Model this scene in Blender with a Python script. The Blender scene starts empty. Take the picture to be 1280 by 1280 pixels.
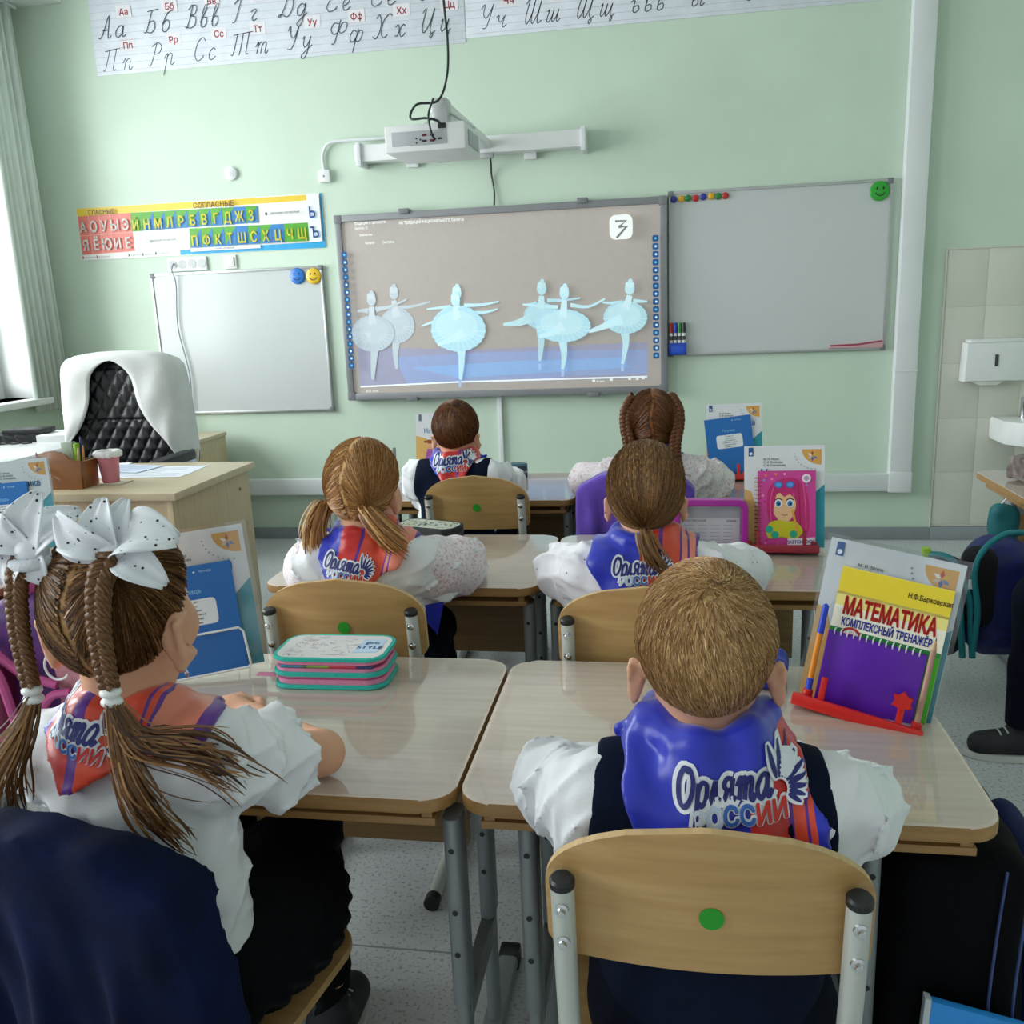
import bpy, bmesh, math, random
import numpy as np
from mathutils import Vector, Matrix, Euler
from mathutils.geometry import delaunay_2d_cdt
from mathutils.bvhtree import BVHTree

SC = bpy.context.scene
COL = SC.collection
PI = math.pi
rng = np.random.default_rng(7)
random.seed(7)

# ------------------------------------------------------------------ camera
F_PX, YAW, PITCH, ROLL, CAM_H = 1133.08, 0.1719, 0.226, -0.0422, 1.2514
_c, _s = math.cos(YAW), math.sin(YAW)
fw = Vector((-_s * math.cos(PITCH), _c * math.cos(PITCH), -math.sin(PITCH)))
rt = Vector((_c, _s, 0)); up = rt.cross(fw)
r2 = math.cos(ROLL) * rt + math.sin(ROLL) * up
u2 = -math.sin(ROLL) * rt + math.cos(ROLL) * up
cam = bpy.data.cameras.new('camera'); cam_o = bpy.data.objects.new('camera', cam); COL.objects.link(cam_o)
cam_o.matrix_world = Matrix(((r2.x, u2.x, -fw.x, 0), (r2.y, u2.y, -fw.y, 0), (r2.z, u2.z, -fw.z, CAM_H), (0, 0, 0, 1)))
cam.sensor_fit = 'HORIZONTAL'; cam.sensor_width = 36; cam.lens = 36 * F_PX / 1280
cam.clip_start = 0.02; cam.clip_end = 60
SC.camera = cam_o

# ------------------------------------------------------------------ world, light, exposure
W = bpy.data.worlds.new('overcast_sky'); SC.world = W; W.use_nodes = True
bg = W.node_tree.nodes['Background']
bg.inputs[0].default_value = (0.93, 0.965, 1.0, 1); bg.inputs[1].default_value = 0.62
def area(name, loc, rot, sx, sy, power, color):
    l = bpy.data.lights.new(name, 'AREA'); l.shape = 'RECTANGLE'; l.size = sx; l.size_y = sy
    l.energy = power; l.color = color
    o = bpy.data.objects.new(name, l); COL.objects.link(o); o.location = loc; o.rotation_euler = rot
    return o
# overcast daylight falling in through the two windows of the left wall
area('window_daylight', (-5.4, 2.9, 2.2), (0, -PI / 2, 0), 3.4, 3.6, 560, (0.95, 0.97, 1.0))
area('window_daylight', (-5.4, -.6, 2.2), (0, -PI / 2, 0), 3.4, 3.2, 330, (0.95, 0.97, 1.0))
SC.view_settings.view_transform = 'Standard'; SC.view_settings.look = 'None'
SC.view_settings.gamma = 1.0; SC.view_settings.use_curve_mapping = False
SC.view_settings.exposure = 0.0

# ------------------------------------------------------------------ materials
def lin(c):
    if isinstance(c, str):
        c = c.lstrip('#'); c = c if len(c) == 6 else ''.join(x * 2 for x in c); c = [int(c[i:i + 2], 16) / 255 for i in (0, 2, 4)]
    return tuple((x / 12.92 if x <= 0.04045 else ((x + 0.055) / 1.055) ** 2.4) for x in c[:3])
_mats = {}
def N(nt, t, **kw):
    n = nt.nodes.new(t)
    for k, v in kw.items(): setattr(n, k, v)
    return n
def mat(name, c, rough=0.5, metal=0.0, var=0.06, scale=12, bump=0.0, bscale=60, stretch=(1, 1, 1), spec=0.5, coat=0.0,
        sheen=0.0, c2=None, detail=4, emit=0.0, sss=0.0, uv=False):
    if name in _mats: return _mats[name]
    m = bpy.data.materials.new(name); m.use_nodes = True; _mats[name] = m
    nt = m.node_tree; b = nt.nodes['Principled BSDF']
    c = lin(c); b.inputs['Roughness'].default_value = rough; b.inputs['Metallic'].default_value = metal
    b.inputs['Specular IOR Level'].default_value = spec; b.inputs['Coat Weight'].default_value = coat
    b.inputs['Coat Roughness'].default_value = 0.08
    b.inputs['Sheen Weight'].default_value = sheen
    if sss: b.inputs['Subsurface Weight'].default_value = sss; b.inputs['Subsurface Radius'].default_value = (0.01, 0.004, 0.002)
    tc = N(nt, 'ShaderNodeTexCoord'); mp = N(nt, 'ShaderNodeMapping'); mp.inputs['Scale'].default_value = stretch
    nt.links.new(tc.outputs['UV' if uv else 'Object'], mp.inputs[0])
    no = N(nt, 'ShaderNodeTexNoise'); no.inputs['Scale'].default_value = scale; no.inputs['Detail'].default_value = detail
    nt.links.new(mp.outputs[0], no.inputs['Vector'])
    cr = N(nt, 'ShaderNodeValToRGB'); nt.links.new(no.outputs['Fac'], cr.inputs[0])
    a = lin(c2) if c2 else tuple(x * (1 - var) for x in c); d = c if c2 else tuple(min(1, x * (1 + var)) for x in c)
    cr.color_ramp.elements[0].position = 0.3; cr.color_ramp.elements[1].position = 0.7
    cr.color_ramp.elements[0].color = (*a, 1); cr.color_ramp.elements[1].color = (*d, 1)
    nt.links.new(cr.outputs[0], b.inputs['Base Color'])
    if emit:
        nt.links.new(cr.outputs[0], b.inputs['Emission Color']); b.inputs['Emission Strength'].default_value = emit
    if bump:
        n2 = N(nt, 'ShaderNodeTexNoise'); n2.inputs['Scale'].default_value = bscale; n2.inputs['Detail'].default_value = 3
        nt.links.new(mp.outputs[0], n2.inputs['Vector'])
        bp = N(nt, 'ShaderNodeBump'); bp.inputs['Strength'].default_value = bump; bp.inputs['Distance'].default_value = 0.004
        nt.links.new(n2.outputs['Fac'], bp.inputs['Height']); nt.links.new(bp.outputs[0], b.inputs['Normal'])
    return m
def cm(c, rough=0.55, emit=0.0):          # flat printed colour
    return mat('print_%s_%d_%d' % (c.lstrip('#'), rough * 100, emit * 100), c, rough, var=0.02, emit=emit, scale=30)
def wood(name, c, c2, axis=0, rough=0.38, scale=9, coat=0.0):
    if name in _mats: return _mats[name]
    st = [16, 16, 16]; st[axis] = 0.9
    m = mat(name, c, rough, c2=c2, scale=scale, stretch=st, detail=6, bump=0.05, bscale=scale * 2, coat=coat)
    return m
def clear(name, tint=(1, 1, 1), gloss=0.09, rough=0.04):
    if name in _mats: return _mats[name]
    m = bpy.data.materials.new(name); m.use_nodes = True; _mats[name] = m; nt = m.node_tree; nt.nodes.clear()
    o = N(nt, 'ShaderNodeOutputMaterial'); mx = N(nt, 'ShaderNodeMixShader'); t = N(nt, 'ShaderNodeBsdfTransparent'); g = N(nt, 'ShaderNodeBsdfGlossy')
    t.inputs[0].default_value = (*tint, 1); g.inputs['Roughness'].default_value = rough
    fr = N(nt, 'ShaderNodeLayerWeight'); fr.inputs[0].default_value = 0.5
    pw = N(nt, 'ShaderNodeMath', operation='POWER'); pw.inputs[1].default_value = 5.0; nt.links.new(fr.outputs['Facing'], pw.inputs[0])
    ma = N(nt, 'ShaderNodeMath', operation='ADD'); ma.inputs[1].default_value = gloss; ma.use_clamp = True
    nt.links.new(pw.outputs[0], ma.inputs[0]); nt.links.new(ma.outputs[0], mx.inputs[0])
    nt.links.new(t.outputs[0], mx.inputs[1]); nt.links.new(g.outputs[0], mx.inputs[2]); nt.links.new(mx.outputs[0], o.inputs[0])
    return m

# ------------------------------------------------------------------ object helpers
def mesh_obj(name, V, Fc, m, parent=None, smooth=True, mi=None, uv=None, attr=None):
    me = bpy.data.meshes.new(name)
    V = np.asarray(V, dtype=np.float32).reshape(-1, 3)
    if isinstance(Fc, np.ndarray):
        k = Fc.shape[1]; me.vertices.add(len(V)); me.vertices.foreach_set('co', V.ravel())
        me.loops.add(Fc.size); me.loops.foreach_set('vertex_index', Fc.astype(np.int32).ravel())
        me.polygons.add(len(Fc)); me.polygons.foreach_set('loop_start', np.arange(0, Fc.size, k, dtype=np.int32))
        me.update(calc_edges=True); me.validate()
    else:
        me.from_pydata(V.tolist(), [], [list(f) for f in Fc]); me.update()
    ms = m if isinstance(m, (list, tuple)) else [m]
    for x in ms: me.materials.append(x)
    if mi is not None: me.polygons.foreach_set('material_index', np.asarray(mi, dtype=np.int32))
    me.polygons.foreach_set('use_smooth', np.full(len(me.polygons), bool(smooth)))
    if uv is not None:
        l = me.uv_layers.new(name='UVMap'); vi = np.empty(len(me.loops), np.int32); me.loops.foreach_get('vertex_index', vi)
        l.data.foreach_set('uv', np.asarray(uv, np.float32)[vi].ravel())
    if attr is not None:
        a = me.attributes.new('rnd', 'FLOAT', 'POINT'); a.data.foreach_set('value', np.asarray(attr, np.float32))
    o = bpy.data.objects.new(name, me); COL.objects.link(o)
    if parent is not None: o.parent = parent
    return o
def thing(name, label, cat, loc=(0, 0, 0), rz=0.0, group=None):
    o = bpy.data.objects.new(name, None); COL.objects.link(o); o.empty_display_size = 0.05
    o.location = loc; o.rotation_euler = (0, 0, rz); return tag(o, label, cat, group)
def tag(o, label, cat, group=None):
    o['label'] = label; o['category'] = cat
    if group: o['group'] = group
    return o
def struct(o): o['kind'] = 'structure'; return o
def copy_tree(src, parent=None):
    c = src.copy(); COL.objects.link(c); c.parent = parent
    for ch in list(src.children): copy_tree(ch, c)
    return c
class MB:
    """collects shapes into one mesh"""
    def __init__(s): s.V = []; s.F = []; s.M = []; s.cur = 0
    def add(s, V, Fc):
        n = len(s.V); s.V += [tuple(v) for v in V]; s.F += [tuple(i + n for i in f) for f in Fc]; s.M += [s.cur] * len(Fc); return s
    def box(s, lo, hi, bev=0.0, rot=None, at=None):
        bm = bmesh.new(); bmesh.ops.create_cube(bm, size=1)
        lo = Vector(lo); hi = Vector(hi); d = hi - lo; c = (hi + lo) / 2
        for v in bm.verts: v.co = Vector((v.co.x * d.x, v.co.y * d.y, v.co.z * d.z))
        if bev: bmesh.ops.bevel(bm, geom=bm.edges[:], offset=bev, segments=2, affect='EDGES', profile=0.6)
        for v in bm.verts:
            q = v.co + c
            if rot: q = rot @ q
            if at: q = q + Vector(at)
            v.co = q
        bm.verts.index_update(); s.add([v.co[:] for v in bm.verts], [[v.index for v in f.verts] for f in bm.faces]); bm.free(); return s
    def cyl(s, a, b, r, r2=None, n=16, cap=True):
        return s.tube([a, b], [r, r if r2 is None else r2], n, cap)
    def tube(s, pts, r, n=10, cap=True, flat=None, up=None):
        P = [Vector(p) for p in pts]; k = len(P); R = r if isinstance(r, (list, tuple, np.ndarray)) else [r] * k
        T = [(P[min(i + 1, k - 1)] - P[max(i - 1, 0)]).normalized() for i in range(k)]
        u = Vector(up) if up else (Vector((0, 0, 1)) if abs(T[0].z) < 0.9 else Vector((0, 1, 0)))
        V = []; Fc = []
        for i in range(k):
            x = u.cross(T[i]); x = x.normalized() if x.length > 1e-6 else T[i].orthogonal().normalized()
            y = T[i].cross(x).normalized(); u = y
            fx, fy = flat if flat else (1, 1)
            for j in range(n):
                a = 2 * PI * j / n; V.append(P[i] + x * (math.cos(a) * R[i] * fx) + y * (math.sin(a) * R[i] * fy))
        for i in range(k - 1):
            for j in range(n):
                Fc.append((i * n + j, i * n + (j + 1) % n, (i + 1) * n + (j + 1) % n, (i + 1) * n + j))
        if cap: Fc.append(tuple(range(n))[::-1]); Fc.append(tuple((k - 1) * n + j for j in range(n)))
        return s.add([tuple(v) for v in V], Fc)
    def lathe(s, prof, c=(0, 0, 0), n=24, axis=2):
        V = []; Fc = []; k = len(prof)
        for (r, z) in prof:
            for j in range(n):
                a = 2 * PI * j / n; q = [r * math.cos(a), r * math.sin(a), z]
                if axis == 1: q = [q[0], q[2], q[1]]
                V.append((q[0] + c[0], q[1] + c[1], q[2] + c[2]))
        for i in range(k - 1):
            for j in range(n): Fc.append((i * n + j, i * n + (j + 1) % n, (i + 1) * n + (j + 1) % n, (i + 1) * n + j))
        if prof[0][0] > 1e-6: Fc.append(tuple(range(n))[::-1])
        if prof[-1][0] > 1e-6: Fc.append(tuple((k - 1) * n + j for j in range(n)))
        return s.add(V, Fc)
    def prism(s, poly, t0, t1, plane='xy', bev=0.0):
        bm = bmesh.new(); fn = {'xy': lambda a, b, t: (a, b, t), 'xz': lambda a, b, t: (a, t, b), 'yz': lambda a, b, t: (t, a, b)}[plane]
        lo = [bm.verts.new(fn(a, b, t0)) for a, b in poly]; hi = [bm.verts.new(fn(a, b, t1)) for a, b in poly]; n = len(poly)
        f0 = bm.faces.new(lo); f1 = bm.faces.new(hi[::-1])
        for i in range(n): bm.faces.new((lo[i], hi[i], hi[(i + 1) % n], lo[(i + 1) % n]))
        if bev: bmesh.ops.bevel(bm, geom=list(f0.edges) + list(f1.edges), offset=bev, segments=2, affect='EDGES', profile=0.6)
        bmesh.ops.recalc_face_normals(bm, faces=bm.faces[:]); bm.verts.index_update()
        s.add([v.co[:] for v in bm.verts], [[v.index for v in f.verts] for f in bm.faces]); bm.free(); return s
    def sphere(s, c, r, n=14, sc=(1, 1, 1), rot=None):
        V = []; Fc = []; m = n // 2 + 1
        for i in range(m):
            t = PI * i / (m - 1)
            for j in range(n):
                a = 2 * PI * j / n; q = Vector((r * sc[0] * math.sin(t) * math.cos(a), r * sc[1] * math.sin(t) * math.sin(a), r * sc[2] * math.cos(t)))
                if rot: q = rot @ q
                V.append((q.x + c[0], q.y + c[1], q.z + c[2]))
        for i in range(m - 1):
            for j in range(n): Fc.append((i * n + j, (i + 1) * n + j, (i + 1) * n + (j + 1) % n, i * n + (j + 1) % n))
        return s.add(V, Fc)
    def xf(s, M, frm=0):
        for i in range(frm, len(s.V)): s.V[i] = tuple(M @ Vector(s.V[i]))
        return s
    def build(s, name, m, parent=None, smooth=False, auto=True):
        o = mesh_obj(name, s.V, s.F, m, parent, smooth, s.M)
        if auto and not smooth:
            o.data.polygons.foreach_set('use_smooth', np.ones(len(o.data.polygons), bool))
            bm = bmesh.new(); bm.from_mesh(o.data); bmesh.ops.recalc_face_normals(bm, faces=bm.faces[:])
            for e in bm.edges:
                if len(e.link_faces) == 2 and e.calc_face_angle(0) > 0.6: e.smooth = False
            bm.to_mesh(o.data); bm.free()
        return o
def rrect(w, h, r, n=5, cx=0, cy=0):
    P = []
    for (x, y, a) in ((w / 2 - r, h / 2 - r, 0), (-w / 2 + r, h / 2 - r, PI / 2), (-w / 2 + r, -h / 2 + r, PI), (w / 2 - r, -h / 2 + r, 1.5 * PI)):
        for i in range(n + 1): t = a + PI / 2 * i / n; P.append((cx + x + r * math.cos(t), cy + y + r * math.sin(t)))
    return P
def spline(P, n=8):
    P = [np.array(p, float) for p in P]; out = []
    for i in range(len(P) - 1):
        p0 = P[max(i - 1, 0)]; p1 = P[i]; p2 = P[i + 1]; p3 = P[min(i + 2, len(P) - 1)]
        for k in range(n):
            t = k / n; out.append(0.5 * (2 * p1 + (p2 - p0) * t + (2 * p0 - 5 * p1 + 4 * p2 - p3) * t * t + (3 * p1 - p0 - 3 * p2 + p3) * t ** 3))
    out.append(P[-1]); return [tuple(p) for p in out]

# ------------------------------------------------------------------ flat print (lettering, covers, posters)
_glyph = {}
def _loops(ch, off):
    c = bpy.data.curves.new('g', 'FONT'); c.body = ch; c.size = 1; c.fill_mode = 'NONE'; c.resolution_u = 3; c.offset = off
    o = bpy.data.objects.new('g', c); me = o.to_mesh()
    V = np.array([v.co[:2] for v in me.vertices]).reshape(-1, 2); nb = {}
    for e in me.edges: nb.setdefault(e.vertices[0], []).append(e.vertices[1])
    E = [tuple(e.vertices) for e in me.edges]; o.to_mesh_clear(); bpy.data.objects.remove(o); bpy.data.curves.remove(c)
    return V, E
def advance(ch):
    k = ('adv', ch)
    if k not in _glyph:
        c = bpy.data.curves.new('g', 'FONT'); c.size = 1; w = []
        for b in ('|' + ch + '|', '||'):
            c.body = b; o = bpy.data.objects.new('g', c); me = o.to_mesh(); xs = [v.co.x for v in me.vertices]; w.append(max(xs) - min(xs)); o.to_mesh_clear(); bpy.data.objects.remove(o)
        bpy.data.curves.remove(c); _glyph[k] = w[0] - w[1]
    return _glyph[k]
def fill(V, E):
    if len(V) < 3: return np.zeros((0, 2)), []
    r = delaunay_2d_cdt([Vector(v) for v in V.tolist()], E, [], 0, 1e-6)
    P = np.array([v[:] for v in r[0]]); T = [f for f in r[2]]
    T = np.array([t for t in T if len(t) == 3], int)
    if len(T) == 0: return P, []
    C = P[T].mean(1); wn = np.zeros(len(C))
    for a, b in E:
        A, B = V[a], V[b]
        cr = (B[0] - A[0]) * (C[:, 1] - A[1]) - (C[:, 0] - A[0]) * (B[1] - A[1])
        wn += ((A[1] <= C[:, 1]) & (B[1] > C[:, 1]) & (cr > 0)).astype(int); wn -= ((A[1] > C[:, 1]) & (B[1] <= C[:, 1]) & (cr < 0)).astype(int)
    return P, T[wn != 0].tolist()
def glyph(ch, off):
    k = (ch, round(off, 4))
    if k not in _glyph:
        if ('o', ch) not in _glyph: _glyph[('o', ch)] = _loops(ch, 0)
        V, E = _glyph[('o', ch)]; P, T = fill(V, E); P = [tuple(x) for x in P]; T = [tuple(t) for t in T]
        if off > 0 and len(E):
            nb = {}
            for i, j in E: nb.setdefault(i, []).append(j); nb.setdefault(j, []).append(i)
            for i, j in E:
                d = V[j] - V[i]; L = math.hypot(*d)
                if L < 1e-6: continue
                n = np.array((-d[1], d[0])) / L * off; q = len(P); P += [tuple(V[i] + n), tuple(V[i] - n), tuple(V[j] - n), tuple(V[j] + n)]; T.append((q, q + 1, q + 2, q + 3))
            for i, l in nb.items():
                if len(l) == 2:
                    a = V[l[0]] - V[i]; b = V[i] - V[l[1]]; c = float(a @ b) / (math.hypot(*a) * math.hypot(*b) + 1e-12)
                    if c > .93: continue
                q = len(P); P += [(V[i][0] + off * math.cos(x * PI / 4), V[i][1] + off * math.sin(x * PI / 4)) for x in range(8)]; T.append(tuple(range(q, q + 8)))
        _glyph[k] = (P, T)
    return _glyph[k]
def text2d(s, size, off=0.0, shear=0.0, sx=1.0, spacing=1.0, align='C'):
    V = []; T = []; x = 0.0
    for ch in s:
        if ch == ' ': x += 0.28 * spacing; continue
        P, t = glyph(ch, off); n = len(V)
        V += [((x + p[0] + p[1] * shear) * size * sx, p[1] * size) for p in P]; T += [tuple(i + n for i in q) for q in t]
        x += advance(ch) * spacing
    w = x * size * sx; d = {'C': -w / 2, 'L': 0, 'R': -w}[align]
    return [(a + d, b) for a, b in V], T, w
class Decal:
    """flat print: coloured shapes in a local (a, b) plane, each a hair in front of the last"""
    def __init__(s, step=0.0002, emit=0.0, rough=0.5): s.V = []; s.F = []; s.M = []; s.cols = []; s.lev = 0; s.step = step; s.emit = emit; s.rough = rough
    def _m(s, c):
        if c not in s.cols: s.cols.append(c)
        return s.cols.index(c)
    def tris(s, V, T, c):
        n = len(s.V); s.lev += 1; h = s.lev * s.step
        s.V += [(a, b, h) for a, b in V]; s.F += [tuple(i + n for i in t) for t in T]; s.M += [s._m(c)] * len(T); return s
    def same(s): s.lev -= 1; return s
    def poly(s, P, c):
        V = np.array(P, float); n = len(V); Q, T = fill(V, [(i, (i + 1) % n) for i in range(n)]); return s.tris(Q.tolist(), T, c)
    def rect(s, x0, y0, x1, y1, c): return s.tris([(x0, y0), (x1, y0), (x1, y1), (x0, y1)], [(0, 1, 2, 3)], c)
    def disc(s, x, y, r, c, n=20, ry=None, a0=0, a1=2 * PI, rot=0):
        ry = r if ry is None else ry; P = []
        for i in range(n): t = a0 + (a1 - a0) * i / (n if a1 - a0 > 6.28 else n - 1); u, v = r * math.cos(t), ry * math.sin(t); P.append((x + u * math.cos(rot) - v * math.sin(rot), y + u * math.sin(rot) + v * math.cos(rot)))
        return s.tris(P, [tuple(range(n))], c)
    def stroke(s, P, w, c, w2=None):
        P = [Vector(p) for p in P]; k = len(P); V = []; w2 = w if w2 is None else w2
        for i in range(k):
            t = P[min(i + 1, k - 1)] - P[max(i - 1, 0)]; t = t.normalized() if t.length > 1e-9 else Vector((1, 0)); n = Vector((-t.y, t.x)) * (w + (w2 - w) * i / max(1, k - 1)) / 2
            V += [tuple(P[i] + n), tuple(P[i] - n)]
        return s.tris(V, [(2 * i, 2 * i + 1, 2 * i + 3, 2 * i + 2) for i in range(k - 1)], c)
    def text(s, x, y, t, size, c, off=0.0, shear=0.0, sx=1.0, align='C', spacing=1.0, rot=0.0):
        V, T, w = text2d(t, size, off, shear, sx, spacing, align); cr, sr = math.cos(rot), math.sin(rot)
        return s.tris([(x + a * cr - b * sr, y + a * sr + b * cr) for a, b in V], T, c)
    def build(s, name, parent=None, M=None, o_=0.0):
        """local a -> x, b -> z, out of the sheet -> -y"""
        V = [(a, -h - o_, b) for a, b, h in s.V]
        if M is not None: V = [tuple(M @ Vector(v)) for v in V]
        return mesh_obj(name, V, s.F, [cm(c, s.rough, s.emit) for c in s.cols], parent, False, s.M)

# ------------------------------------------------------------------ signed-distance modelling
def sd_cone(P, a, b, ra, rb, sc=None):
    a = np.asarray(a, np.float32); b = np.asarray(b, np.float32); k = 1.0
    if sc is not None:
        s = np.asarray(sc, np.float32); P = P / s; a = a / s; b = b / s; k = float(min(s))
    ba = b - a; pa = P - a; h = np.clip((pa @ ba) / max(float(ba @ ba), 1e-12), 0, 1)
    return (np.linalg.norm(pa - h[..., None] * ba, axis=-1) - (ra + (rb - ra) * h)) * k
def sd_ell(P, c, r, rot=None):
    Q = P - np.asarray(c, np.float32)
    if rot is not None: Q = Q @ np.asarray(rot, np.float32)
    r = np.asarray(r, np.float32); k0 = np.linalg.norm(Q / r, axis=-1); k1 = np.linalg.norm(Q / (r * r), axis=-1)
    return k0 * (k0 - 1) / np.maximum(k1, 1e-9)
def rotm(ax, ay, az): return np.array(Euler((ax, ay, az)).to_matrix())
class SDF:
    def __init__(s, lo, hi, h):
        s.lo = np.array(lo, np.float32); s.h = h; s.n = np.ceil((np.array(hi) - s.lo) / h).astype(int) + 1
        s.F = np.full(s.n, 0.5, np.float32)
    def _sub(s, lo, hi):
        i0 = np.clip(np.floor((np.array(lo) - s.lo) / s.h).astype(int), 0, s.n - 1); i1 = np.clip(np.ceil((np.array(hi) - s.lo) / s.h).astype(int) + 1, 1, s.n)
        if np.any(i1 <= i0): return None, None
        g = [s.lo[d] + s.h * np.arange(i0[d], i1[d], dtype=np.float32) for d in range(3)]
        return tuple(slice(i0[d], i1[d]) for d in range(3)), np.stack(np.meshgrid(*g, indexing='ij'), -1)
    def grid(s): return s._sub(s.lo, s.lo + s.h * s.n)[1]
    def _mix(s, sl, d, k, sub=False):
        F = s.F[sl]
        if sub:
            d = -d; hh = np.clip(0.5 - 0.5 * (F - d) / k, 0, 1) if k else (d > F).astype(np.float32)
            s.F[sl] = F * (1 - hh) + d * hh + (k * hh * (1 - hh) if k else 0)
        else:
            if k: hh = np.clip(0.5 + 0.5 * (d - F) / k, 0, 1); s.F[sl] = d * (1 - hh) + F * hh - k * hh * (1 - hh)
            else: s.F[sl] = np.minimum(F, d)
    def cone(s, a, b, ra, rb=None, k=0.02, sc=None, sub=False):
        rb = ra if rb is None else rb; a = np.array(a, float); b = np.array(b, float); m = max(ra, rb) * (max(sc) if sc is not None else 1) + k + 0.02
        sl, P = s._sub(np.minimum(a, b) - m, np.maximum(a, b) + m)
        if sl is not None: s._mix(sl, sd_cone(P, a, b, ra, rb, sc), k, sub)
        return s
    def ell(s, c, r, k=0.02, rot=None, sub=False):
        c = np.array(c, float); m = max(r) + k + 0.02; sl, P = s._sub(c - m, c + m)
        if sl is not None: s._mix(sl, sd_ell(P, c, r, rot), k, sub)
        return s
    def path(s, pts, r, k=0.01):
        for i in range(len(pts) - 1):
            ra = r[i] if isinstance(r, (list, tuple)) else r; rb = r[i + 1] if isinstance(r, (list, tuple)) else r
            s.cone(pts[i], pts[i + 1], ra, rb, k)
        return s
    def mesh(s):
        F = s.F; h = s.h; S = F < 0; nx, ny, nz = F.shape
        F[0] = F[-1] = 0.1; F[:, 0] = F[:, -1] = 0.1; F[:, :, 0] = F[:, :, -1] = 0.1; S = F < 0
        cnt = np.zeros((nx - 1, ny - 1, nz - 1), np.int8)
        for dx in (0, 1):
            for dy in (0, 1):
                for dz in (0, 1): cnt += S[dx:nx - 1 + dx, dy:ny - 1 + dy, dz:nz - 1 + dz]
        act = np.argwhere((cnt > 0) & (cnt < 8)); idx = np.full(cnt.shape, -1, np.int32); idx[tuple(act.T)] = np.arange(len(act))
        acc = np.zeros((len(act), 3), np.float32); num = np.zeros(len(act), np.float32)
        C = [(0, 0, 0), (1, 0, 0), (0, 1, 0), (1, 1, 0), (0, 0, 1), (1, 0, 1), (0, 1, 1), (1, 1, 1)]
        fv = [F[act[:, 0] + c[0], act[:, 1] + c[1], act[:, 2] + c[2]] for c in C]
        for i in range(8):
            for d in range(3):
                if C[i][d] == 0:
                    j = i | (1 << d); a, b = fv[i], fv[j]; m = (a < 0) != (b < 0)
                    t = np.where(m, a / np.where(m, a - b, 1), 0); p = np.tile(np.array(C[i], np.float32), (len(act), 1)); p[:, d] += t
                    acc += p * m[:, None]; num += m
        V = (act + acc / num[:, None]) * h + s.lo; Q = []
        for d in range(3):
            e1, e2 = [(1, 2), (2, 0), (0, 1)][d]
            sl0 = [slice(None)] * 3; sl1 = [slice(None)] * 3; sl0[d] = slice(0, -1); sl1[d] = slice(1, None)
            a, b = S[tuple(sl0)], S[tuple(sl1)]; ed = np.argwhere(a != b); inn = a[tuple(ed.T)]
            def g(o1, o2):
                q = ed.copy(); q[:, e1] += o1; q[:, e2] += o2; return idx[tuple(q.T)]
            q = np.stack([g(-1, -1), g(0, -1), g(0, 0), g(-1, 0)], 1); q[~inn] = q[~inn][:, ::-1]; Q.append(q)
        Q = np.concatenate(Q); return V, Q[(Q >= 0).all(1)]
    def obj(s, name, m, parent=None, smooth_it=1, **kw):
        V, Q = s.mesh(); V = relax(V, Q, smooth_it); return mesh_obj(name, V, Q, m, parent, True, **kw)
def relax(V, Q, it):
    for _ in range(it):
        A = np.zeros_like(V); n = np.zeros(len(V), np.float32)
        for i, j in ((0, 1), (1, 2), (2, 3), (3, 0)):
            for d in range(3):
                A[:, d] += np.bincount(Q[:, i], V[Q[:, j], d], len(V)) + np.bincount(Q[:, j], V[Q[:, i], d], len(V))
            n += np.bincount(Q[:, i], minlength=len(V)) + np.bincount(Q[:, j], minlength=len(V))
        V = V * 0.5 + 0.5 * A / np.maximum(n, 1)[:, None]
    return V.astype(np.float32)
def wav(P, amp, fr, seed):
    r = np.random.default_rng(seed); d = np.zeros(P.shape[:-1], np.float32)
    for i in range(5):
        k = r.normal(size=3); k = k / np.linalg.norm(k) * fr * (0.6 + 0.9 * r.random()); d += np.sin(P @ k.astype(np.float32) + r.random() * 6.28)
    return d * (amp / 2.5)
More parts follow.
